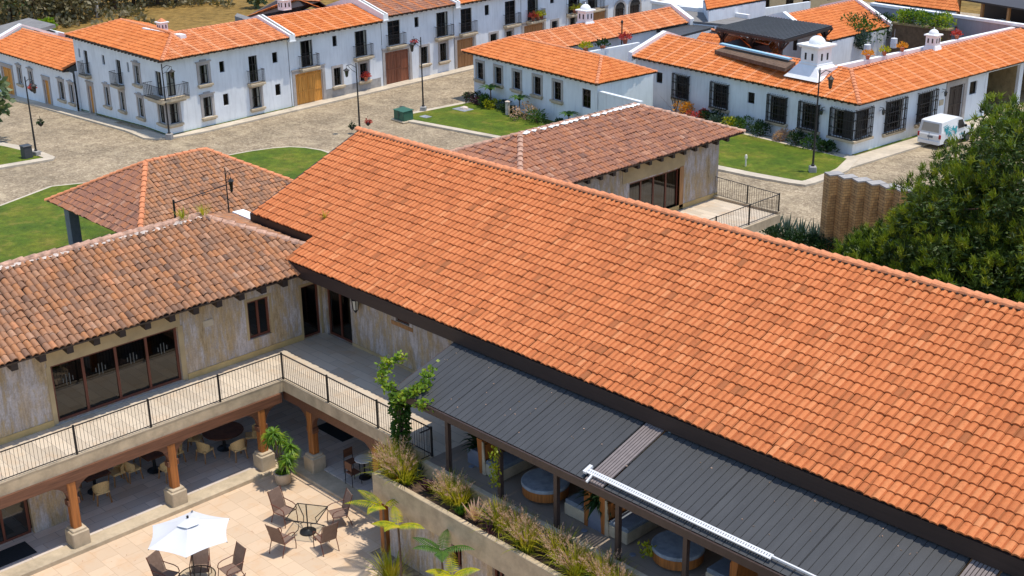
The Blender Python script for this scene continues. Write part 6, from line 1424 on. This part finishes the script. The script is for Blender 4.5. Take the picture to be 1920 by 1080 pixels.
# gallery dining tables and wicker chairs
def wicker():
    r=thing('wicker_chair','tan wicker dining chair left of the large dark table in the gallery','chair',(0,0,0),'tan wicker chairs in the gallery',True)
    m=MB(); m.bbox(-.24,.24,-.24,.24,.40,.47,.03); m.build('seat',M['wicker'],r)
    m=MB(); K=10; vs=[]
    for i in range(K+1):
        a=math.radians(95+170*i/K); x,y=.25*math.cos(a),.27*math.sin(a); h=.66+.22*math.cos(math.radians(-85+170*i/K)); vs+=[(x,y,.45),(x*1.18,y*1.1,h),(x*.9,y*.9,.45),(x*1.08,y*1.0,h)]
    fs=[]
    for i in range(K): o=4*i; fs+=[(o,o+1,o+5,o+4),(o+2,o+6,o+7,o+3),(o+1,o+3,o+7,o+5)]
    m.add(vs,fs); m.build('backrest',M['wicker'],r)
    for sx in (-1,1):
        for sy in (-1,1): m=MB(); m.bar((sx*.25,sy*.24,0),(sx*.2,sy*.19,.42),.04); m.build('leg',M['wood_mid'],r)
    return r
wk=wicker(); first=True
def gtable(c,label,w_,chairs,round_=False):
    global first
    t=thing('dining_table',label,'table',c,'dark dining tables in the gallery',True); m=MB()
    if round_: m.lathe([(w_-.02,.70),(w_,.715),(w_,.74),(w_-.01,.75)],(0,0,0),28)
    else: m.bbox(-w_,w_,-w_,w_,.70,.75,.01)
    m.build('tabletop',M['table_dark'],t); m=MB(); m.lathe([(.28,0),(.28,.03),(.06,.08),(.05,.7)],(0,0,0),12); m.build('pedestal',M['black'],t)
    for (dx,dy),l in chairs:
        p=V(c)+V((dx,dy,0)); a=math.atan2(-dy,-dx)
        if first: wk.location=p; wk.rotation_euler=(0,0,a); wk['label']=l; first=False
        else: dup(wk,p,a,l)
gtable((-2.2,-1.35,.15),'large round dark wood dining table in the gallery, near the potted palm',.75,[((.25,-.95),'tan wicker chair at the lower left of the large dark table'),((1.0,-.05),'tan wicker chair in front of the large dark table, nearest the step'),((-.75,-.75),'tan wicker chair behind the large dark table, left'),((.55,.85),'tan wicker chair right of the large dark table by the corner column'),((-.9,.4),'tan wicker chair behind the large dark table, against the dark wall')],True)
gtable((-2.55,-4.0,.15),'dark square dining table half behind the middle gallery column',.45,[((0,-.85),'tan wicker chair left of the table behind the middle column'),((.85,.05),'tan wicker chair behind the middle column, facing away'),((0,.85),'tan wicker chair right of the table behind the middle column'),((-.85,0),'tan wicker chair at the far side of the table behind the middle column')])
gtable((-2.7,-6.2,.15),'dark square dining table between the left and middle gallery columns',.45,[((.8,-.15),'tan wicker chair nearest the step between the left and middle columns'),((0,.85),'tan wicker chair right of the table between the left and middle columns'),((0,-.85),'tan wicker chair beside the left column, partly hidden'),((-.85,0),'tan wicker chair at the far side of the table between the columns')])
def matt(p,label):
    m=MB(); m.prism([tuple(x)[:2] for x in p],.154,.17); tag(m.build('door_mat',M['mat']),label,'mat')
matt([V((-.45,-11.2,0)),V((-.45,-9.35,0)),V((-1.35,-9.35,0)),V((-1.35,-11.2,0))],'dark door mat in front of the glazed gallery door at the lower left')
matt([V((-1.2,2.0,0)),V((.5,2.0,0)),V((.5,3.2,0)),V((-1.2,3.2,0))],'dark mat at the back of the gallery behind the right-hand column')
# bistro table and stools under the terrace
bt=thing('bistro_table','small bistro table with a pale top in the shade under the terrace','table',(3.2,.95,.15),local=True); m=MB(); m.lathe([(.32,.72),(.33,.73),(.33,.75),(.31,.76)],(0,0,0),20); m.build('tabletop',M['curtain'],bt); m=MB(); m.lathe([(.22,0),(.22,.03),(.03,.05),(.03,.72)],(0,0,0),12); m.build('pedestal',M['black'],bt)
bs=thing('bistro_stool','thin dark metal chair left of the bistro table under the terrace','chair',(2.65,.75,.15),'dark metal chairs under the terrace',True); bs.location=(2.6,.85,.15)
m=MB(); m.bbox(-.19,.19,-.19,.19,.45,.48,.02); m.build('seat',M['wood_beam'],bs); m=MB(); m.box(-.2,-.17,-.19,.19,.6,.9); m.build('backrest',M['wood_beam'],bs)
for sx in (-1,1):
    for sy in (-1,1): m=MB(); m.bar((sx*.2,sy*.2,0),(sx*.18,sy*.18,.45 if sx>0 else .9),.02); m.build('leg',M['black'],bs)
dup(bs,(3.75,1.2,.15),math.pi,'thin dark metal chair right of the bistro table'); dup(bs,(3.25,.42,.15),math.pi/2,'thin dark metal chair in front of the bistro table'); dup(bs,(3.1,1.6,.15),-math.pi/2,'thin dark metal chair behind the bistro table')
# ------------------------------------------------------------------ street things
# delivery van: local +X forward, rear toward the camera
vp0=G(1738,276); vp1=G(1806,247); vd=HS.d; vloc=vp0+vd*2.0+HS.n*(-.1)
van=thing('delivery_van','white delivery van with teal artwork on its side parked by the barred-window house','van',vloc,local=True)
van.rotation_euler=(0,0,math.atan2(vd.y,vd.x))
prof=[(-2.05,.32),(-2.08,.9),(-2.0,1.05),(-1.9,1.78),(-1.75,1.86),(.3,1.86),(.65,1.74),(1.2,1.12),(2.0,.95),(2.12,.62),(2.1,.3)]
def loft(m,prof,ws,mi=0):
    n=len(prof); L=[];R=[]
    for (x,z),w_ in zip(prof,ws): L.append((x,w_,z)); R.append((x,-w_,z))
    m.add(L+R,[tuple(range(n)),tuple(range(2*n-1,n-1,-1))]+[(i,n+i,n+(i+1)%n,(i+1)%n) for i in range(n)],mi)
m=MB(); ws=[.84,.86,.86,.78,.72,.72,.73,.8,.82,.82,.8]; loft(m,prof,ws); m.bbox(-2.13,-2.04,-.82,.82,.3,.55,.03); m.bbox(2.05,2.18,-.82,.82,.28,.6,.03)
vb_=m.build('body',M['van_white'],van)
m=MB(); m.add([(-2.012,-.66,1.12),(-2.012,.66,1.12),(-1.925,.6,1.68),(-1.925,-.6,1.68)],[(0,3,2,1)]); m.build('rear_window',simple('pale_rear_window',(.42,.38,.32),.2,.05,3),van)
m=MB(); m.add([(.68,-.71,1.72),(.68,.71,1.72),(1.19,.77,1.14),(1.19,-.77,1.14)],[(0,3,2,1)]); v_=[(x,y,z+.012) for x,y,z in m.v]; m.v=[(x+.01,y,z+.01) for x,y,z in m.v]; m.build('windscreen',M['glass_dark'],van)
for s in (-1,1):
    m=MB(); y=lambda z:(.86-(z-1.05)*.11+.012)*s
    m.add([(.1,y(1.1),1.1),(1.0,y(1.1)*.97,1.1),(.62,y(1.68)*.985,1.66),(.1,y(1.68),1.68)],[(0,1,2,3) if s<0 else (3,2,1,0)]); m.build('side_window',M['black'],van)
    for x in (-1.25,1.35):
        m=MB(); m.tube([(x,s*.62,.31),(x,s*.86,.31)],.31,18); wh=m.build('wheel',M['rubber'],van); m=MB(); m.tube([(x,s*.861,.31),(x,s*.87,.31)],.19,14); m.build('rim',M['plastic_grey'],wh)
    m=MB(); m.bbox(-2.1,-2.0,s*.8-.07,s*.8+.07,.72,1.0,.015); m.build('tail_light',M['lamp_red'],van)
    m=MB(); m.bbox(1.95,2.08,s*.66-.14,s*.66+.14,.66,.84,.03); m.build('headlight',M['curtain'],van)
    m=MB(); m.bbox(.72,.84,s*.98-.08,s*.98+.08,1.15,1.32,.03); m.build('mirror',M['black'],van)
m=MB(); m.bbox(-2.105,-2.085,-.3,.1,.72,.86,.005); m.build('number_plate',M['cushion'],van)
m=MB(); m.box(-2.09,-2.075,-.012,.012,.56,1.05); m.build('door_seam',M['plastic_grey'],van)
art=MB(); y=-.8485
for cx,cz,r in ((-1.35,1.2,.22),(-1.0,.95,.16),(-.55,1.25,.12),(-.75,.8,.1),(-.25,1.1,.2),(-.2,.85,.09)):
    pts=[]
    for k in range(14): a=k*6.283/14; rr=r*(1+.45*math.sin(a*3+cx*5)); pts.append((cx+rr*math.cos(a),cz+rr*math.sin(a)))
    yy=lambda z: -(.86+.012-max(0,z-1.05)*.11)
    art.add([(cx,yy(cz),cz)]+[(x,yy(z),z) for x,z in pts],[(0,1+k,1+(k+1)%14) for k in range(14)])
for k in range(5): z0=1.45-.1*k; art.add([(-1.75+.1*k,yy(z0),z0),(-1.2+.2*k,yy(z0+.1),z0+.1),(-1.2+.2*k,yy(z0+.14),z0+.14),(-1.75+.1*k,yy(z0+.05),z0+.05)],[(0,1,2,3)])
art.add([(.35,-.872,.62),(.95,-.855,.62),(.95,-.855,.7),(.35,-.872,.7)],[(0,1,2,3)])
art.build('side_artwork',M['van_teal'],van)
# transformer box and small things on the lawn
tb=thing('transformer_box','dark green utility cabinet at the corner of the lawn house lawn','cabinet',G(757,226)+V((0,0,.1)),local=True); tb.rotation_euler=(0,0,math.radians(-5)); tb.scale=(.88,.88,.85)
m=MB(); m.bbox(-.75,.75,-.5,.5,0,.82,.04); m.add([(-.79,-.55,.821),(.79,-.55,.821),(.79,.55,.88),(-.79,.55,.88),(-.79,-.55,.84),(.79,-.55,.84),(.79,.55,.92),(-.79,.55,.92)],[(0,1,5,4),(1,2,6,5),(2,3,7,6),(3,0,4,7),(4,5,6,7)]); m.build('cabinet_body',M['transformer'],tb)
m=MB(); m.box(-.02,.02,-.565,-.55,.08,.9); m.box(.1,.16,-.575,-.55,.4,.6); m.build('door_handle',M['plastic_grey'],tb); m=MB(); m.bbox(-.95,.95,-.7,.7,-.1,-.002,.03); m.build('plinth',M['stone'],tb)
sp=thing('utility_cover','pale blue-grey utility cover with a small mound on the lawn','cover',G(868,208)+V((0,0,.14)),local=True); m=MB(); m.bbox(-.7,.7,-.5,.5,-.05,.02,.02); m.build('cover_plate',M['tabletop'],sp); m=MB(); m.lathe([(.35,.02),(.3,.16),(.1,.24)],(.1,.05,0),9); m.build('mound',M['mortar'],sp)
m=MB(); c=G(798,222)+V((0,0,.14)); m.bbox(c.x-.4,c.x+.4,c.y-.3,c.y+.3,c.z-.1,c.z+.02,.02); tag(m.build('manhole_cover',M['tabletop']),'small pale manhole cover at the lawn edge beside the lantern post','cover')
m=MB(); c=G(952,218)+V((0,0,.12)); m.bbox(c.x-.14,c.x+.14,c.y-.14,c.y+.14,c.z-.2,c.z+.95,.03); m.lathe([(.2,.95),(.2,1.02),(.05,1.08)],c,8); tag(m.build('stone_post',M['mortar']),'short pale stone post on the lawn among the shrubs','post')
m=MB(); c=G(52,299)+V((0,0,.12)); m.bbox(c.x-.3,c.x+.3,c.y-.3,c.y+.3,c.z-.2,c.z+.8,.05); m.bbox(c.x-.33,c.x+.33,c.y-.33,c.y+.33,c.z+.802,c.z+.88,.03); tag(m.build('litter_bin',M['plastic_grey']),'dark grey litter bin on the lawn tip beside the lantern post','bin')
m=MB(); c=Z(1398,312,.12); m.lathe([(.05,0),(.05,.5),(.09,.55),(.07,.75),(.01,.8)],c,8); tag(m.build('garden_spigot',M['curtain']),'small pale garden light standing on the lawn before the barred windows','garden light')
# potted things on the balconies and the terrace parapet behind
def fpot(p,label,mat,s=1.0,pm='pot_clay'):
    p=V(p); t=thing('flower_pot',label,'flower pot',p,'flower pots on parapets and balconies'); m=MB(); m.lathe([(.12*s,0),(.18*s,.28*s),(.2*s,.3*s)],p,10); m.build('pot',M[pm],t); m=MB()
    for k in range(150): d=V((rnd.gauss(0,1),rnd.gauss(0,1),abs(rnd.gauss(.4,.8)))).normalized(); m.leaf(p+V((0,0,.32*s))+d*rnd.uniform(.1,.42)*s,d,.16*s,.1*s)
    m.build('flowers',M[mat],t)
for u,mm,l in ((6.8,'leaf_orange','orange flower pot on the terrace parapet beside the large chimney'),(8.8,'leaf_yellow','yellow-green flower pot on the terrace parapet'),(11.0,'leaf_orange','pot of orange flowers on the terrace parapet'),(15.2,'leaf_yellow','flower pot just right of the small domed chimney'),(18.2,'flower_red','red flowering pot on the far end of the terrace parapet')): fpot(HS.w(u,4.0,4.95),l,mm,.95)
for u,z,n,l in ((40.1,3.06,-.5,'orange-red flower pot at the left of the row-house balcony'),(40.7,3.06,-.55,'flower pot in the middle of the row-house balcony'),(41.3,3.06,-.5,'flower pot at the right of the row-house balcony'),(46.3,2.95,-.5,'yellow flower pot on the farthest row-house balcony'),(47.3,2.95,-.5,'red flower pot on the farthest row-house balcony')): fpot(ROW.w(u,n,z),l,rnd.choice(['flower_red','leaf_orange','leaf_yellow']),1.1)
fpot(ROW.w(19.05,-.22,.9),'red flowers on the sill of the golden-garage row house window','flower_red',1.0)
# back-yard greenery
for px,py,z,r,mm,l in ((1620,88,2.6,1.5,'leaf','bushy green tree in the back yard left of the stone arch'),(1642,80,2.6,1.4,'leaf_dark','dark tree in the back yard before the stone arch'),(1604,95,2.6,.9,'leaf_blue','blue-green shrub in the back yard by the dark opening'),(1658,72,2.6,1.1,'leaf_dark','dark shrub under the inner roof gable')): bush('yard_tree',l,Z(px,py,z),r,mm,900,.24,1.1,'tree')
for k,t in enumerate((.15,.32,.5,.68,.84)):
    p=FA.w(FA_L*t if False else (Z(1778,58,4.4)-Z(1674,45,4.4)).length*t,.3,4.55); bush('wall_greenery',['leftmost','second','middle','fourth','rightmost'][k]+' green bush on top of the stone arch wall',p,.9,'leaf_vine' if k%2==0 else 'leaf',420,.22,.7)
for px,py,l in ((1626,92,'white hanging paper lantern in the back yard, left one'),(1676,80,'white hanging paper lantern in the back yard, right one')): p=Z(px,py,3.6); m=MB(); m.lathe([(.06,-.45),(.26,-.4),(.28,0),(.26,.35),(.06,.4)],p,14); m.tube([p+V((0,0,.4)),p+V((0,0,1.1))],.01,4); tag(m.build('paper_lantern',M['white_paint']),l,'lantern','white lanterns in the back yard')
for px,py,l in ((1526,52,'thin dark pipe standing on the inner orange roof'),(1556,100,'thin dark lamp pole by the dark opening'),(1757,52,'thin dark pole standing before the long grey wall'),(1791,72,'thin dark pole beside the red flowers'),(1166,62,'thin black post on the lawn-house terrace')): p=Z(px,py,4.0); m=MB(); m.tube([p+V((0,0,-1.5)),p+V((0,0,.8))],.06,6); m.lathe([(.1,.8),(.12,.95),(.02,1.1)],p,6); tag(m.build('yard_pole',M['iron']),l,'pole')
fpot(Z(1172,82,3.3),'pink flowering pot on the lawn-house terrace','flower_red',1.3); fpot(Z(1098,98,3.3),'green pot plant on the lawn-house terrace','leaf_yellow',1.2); fpot(Z(1130,95,3.3),'dark green pot plant on the lawn-house terrace','leaf_dark',1.3)
pwl=wallseg('low white parapet of the terrace between the lawn house wing and the barred-window house',Z(1108,99,3.4),Z(1200,82,3.4),-.5,3.5,'stucco',.3,'terrace_parapet',False)
for u,n,l in ((3.2,12,'dark plant bed'),): pass
for i,(px,py,mm) in enumerate(((1140,103,'leaf_dark'),(1158,101,'leaf'),(1176,108,'flower_red'),(1165,170,'leaf'),(1185,178,'leaf_yellow'))): bush('yard_shrub',['dark shrub in the little yard behind the lawn house','green shrub in the little yard behind the lawn house','red shrub in the little yard behind the lawn house','green shrub between the lawn house and the barred-window house','yellow-green shrub between the two white houses'][i],Z(px,py,.3),.9,mm,350,.2)
# ------------------------------------------------------------------ scrub and trees on the dry hillside
def tree(label,p,h,R,mat,n,bare=False,group='trees on the dry hillside'):
    p=V(p); t=thing('hill_tree',label,'tree',p,group); m=MB(); m.tube([p+V((0,0,-1)),p+V((.2,0,h*.35)),p+V((0,.2,h*.6))],[.28,.2,.1],7)
    ends=[]
    for k in range(9):
        a=k*2.4; q=p+V((R*.7*math.cos(a),R*.7*math.sin(a),h*(.5+.05*k))); m.tube([p+V((0,0,h*(.25+.03*k))),(p+q)/2+V((0,0,h*.33)),q],[.12,.07,.025],5); ends.append(q)
        if bare:
            for j in range(7): e_=q+V((rnd.gauss(0,R*.3),rnd.gauss(0,R*.3),rnd.uniform(0,h*.25))); m.tube([(p+q)/2+V((0,0,h*.33)) if j%2 else q,e_],[.05,.012],4)
    m.build('trunk',M['bark_pale' if bare else 'bark'],t)
    f=MB()
    for k in range(n):
        o=rnd.choice(ends); d=V((rnd.gauss(0,1),rnd.gauss(0,1),rnd.gauss(.2,.8))).normalized(); f.leaf(o+d*R*.55*rnd.uniform(.45,1.05),d+V((rnd.gauss(0,.6),rnd.gauss(0,.6),0)),rnd.uniform(.4,.8),.4)
    if n: f.build('crown',M[mat],t)
def HP(px,py): 
    p=Z(px,py,-1.6); 
    for _ in range(4): p=Z(px,py,terr(p.x,p.y)+.2)
    return p
hl=[(20,40,7,4.5,'scrub_green',900,0,'dense green tree at the far top left corner'),(60,42,6,4,'scrub',700,0,'dense green tree second from the top left corner'),(105,30,5,3.5,'scrub',900,0,'olive scrubby tree behind the corner house roof'),(140,38,4,3,'scrub',700,0,'low olive scrub tree above the corner house hip'),(182,30,8,4.5,'scrub',0,1,'bare pale-branched tree on the hillside'),(215,16,5,3.6,'scrub',800,0,'brownish scrub tree right of the bare tree'),(250,6,5,3.6,'scrub_green',900,0,'green tree on the hillside left of the dry clearing'),(295,4,5,4,'scrub_green',900,0,'dark green tree at the top of the dry clearing'),(330,2,5,3.6,'scrub',800,0,'olive tree at the top edge of the photo'),(85,10,6,4.5,'scrub',900,0,'olive tree high at the top left edge'),(20,8,6,4.5,'scrub_green',900,0,'green tree high in the top left corner'),(150,5,5,4,'scrub',800,0,'olive tree behind the bare pale tree'),(480,14,2.2,1.5,'scrub_green',300,0,'small lone bush on the dry clearing'),(88,62,1.6,.9,'leaf_vine',260,0,'small bright green bush by the low house roof'),(600,-4,5,3,'scrub_green',500,0,'dark tree at the top edge above the hidden house')]
for px,py,h,R,mm,n,b,l in hl: tree(l,HP(px,py),h*.8,R*.75,mm,n,bool(b))
tree('leafy branch tree at the left edge of the photo over the street',G(-22,268),4.6,1.6,'scrub_green',420,False,None)
# scattered scrub on the hillside, uncountable
m=MB()
for k in range(230):
    px,py=rnd.uniform(-60,430),rnd.uniform(-30,52)
    if 230+py*1.2<px and py>14: continue
    p=HP(px,py); r=rnd.uniform(.5,1.6)
    for j in range(26): d=V((rnd.gauss(0,1),rnd.gauss(0,1),abs(rnd.gauss(.3,.8)))).normalized(); m.leaf(p+d*r*rnd.uniform(.3,1),d,rnd.uniform(.35,.7),.4)
o=m.build('hillside_scrub',M['scrub']); o['kind']='stuff'

# leaf litter blown on to the canopy, the paving and the hall roof
m=MB()
for k in range(70):
    x,y=rnd.uniform(7,24.5),2.0-abs(rnd.gauss(0,.5)) if k%2 else rnd.uniform(-.3,2); m.leaf((x,y,5.30+.30*(y+.4)+.012),V((rnd.gauss(0,1),rnd.gauss(0,1),.15)),rnd.uniform(.03,.08),.035)
for k in range(90):
    x,y=rnd.uniform(.6,9),rnd.uniform(-9,-.8); m.leaf((x,y,.008),V((rnd.gauss(0,1),rnd.gauss(0,1),.1)),rnd.uniform(.03,.07),.03)
o=m.build('leaf_litter',M['grass_plume']); o['kind']='stuff'
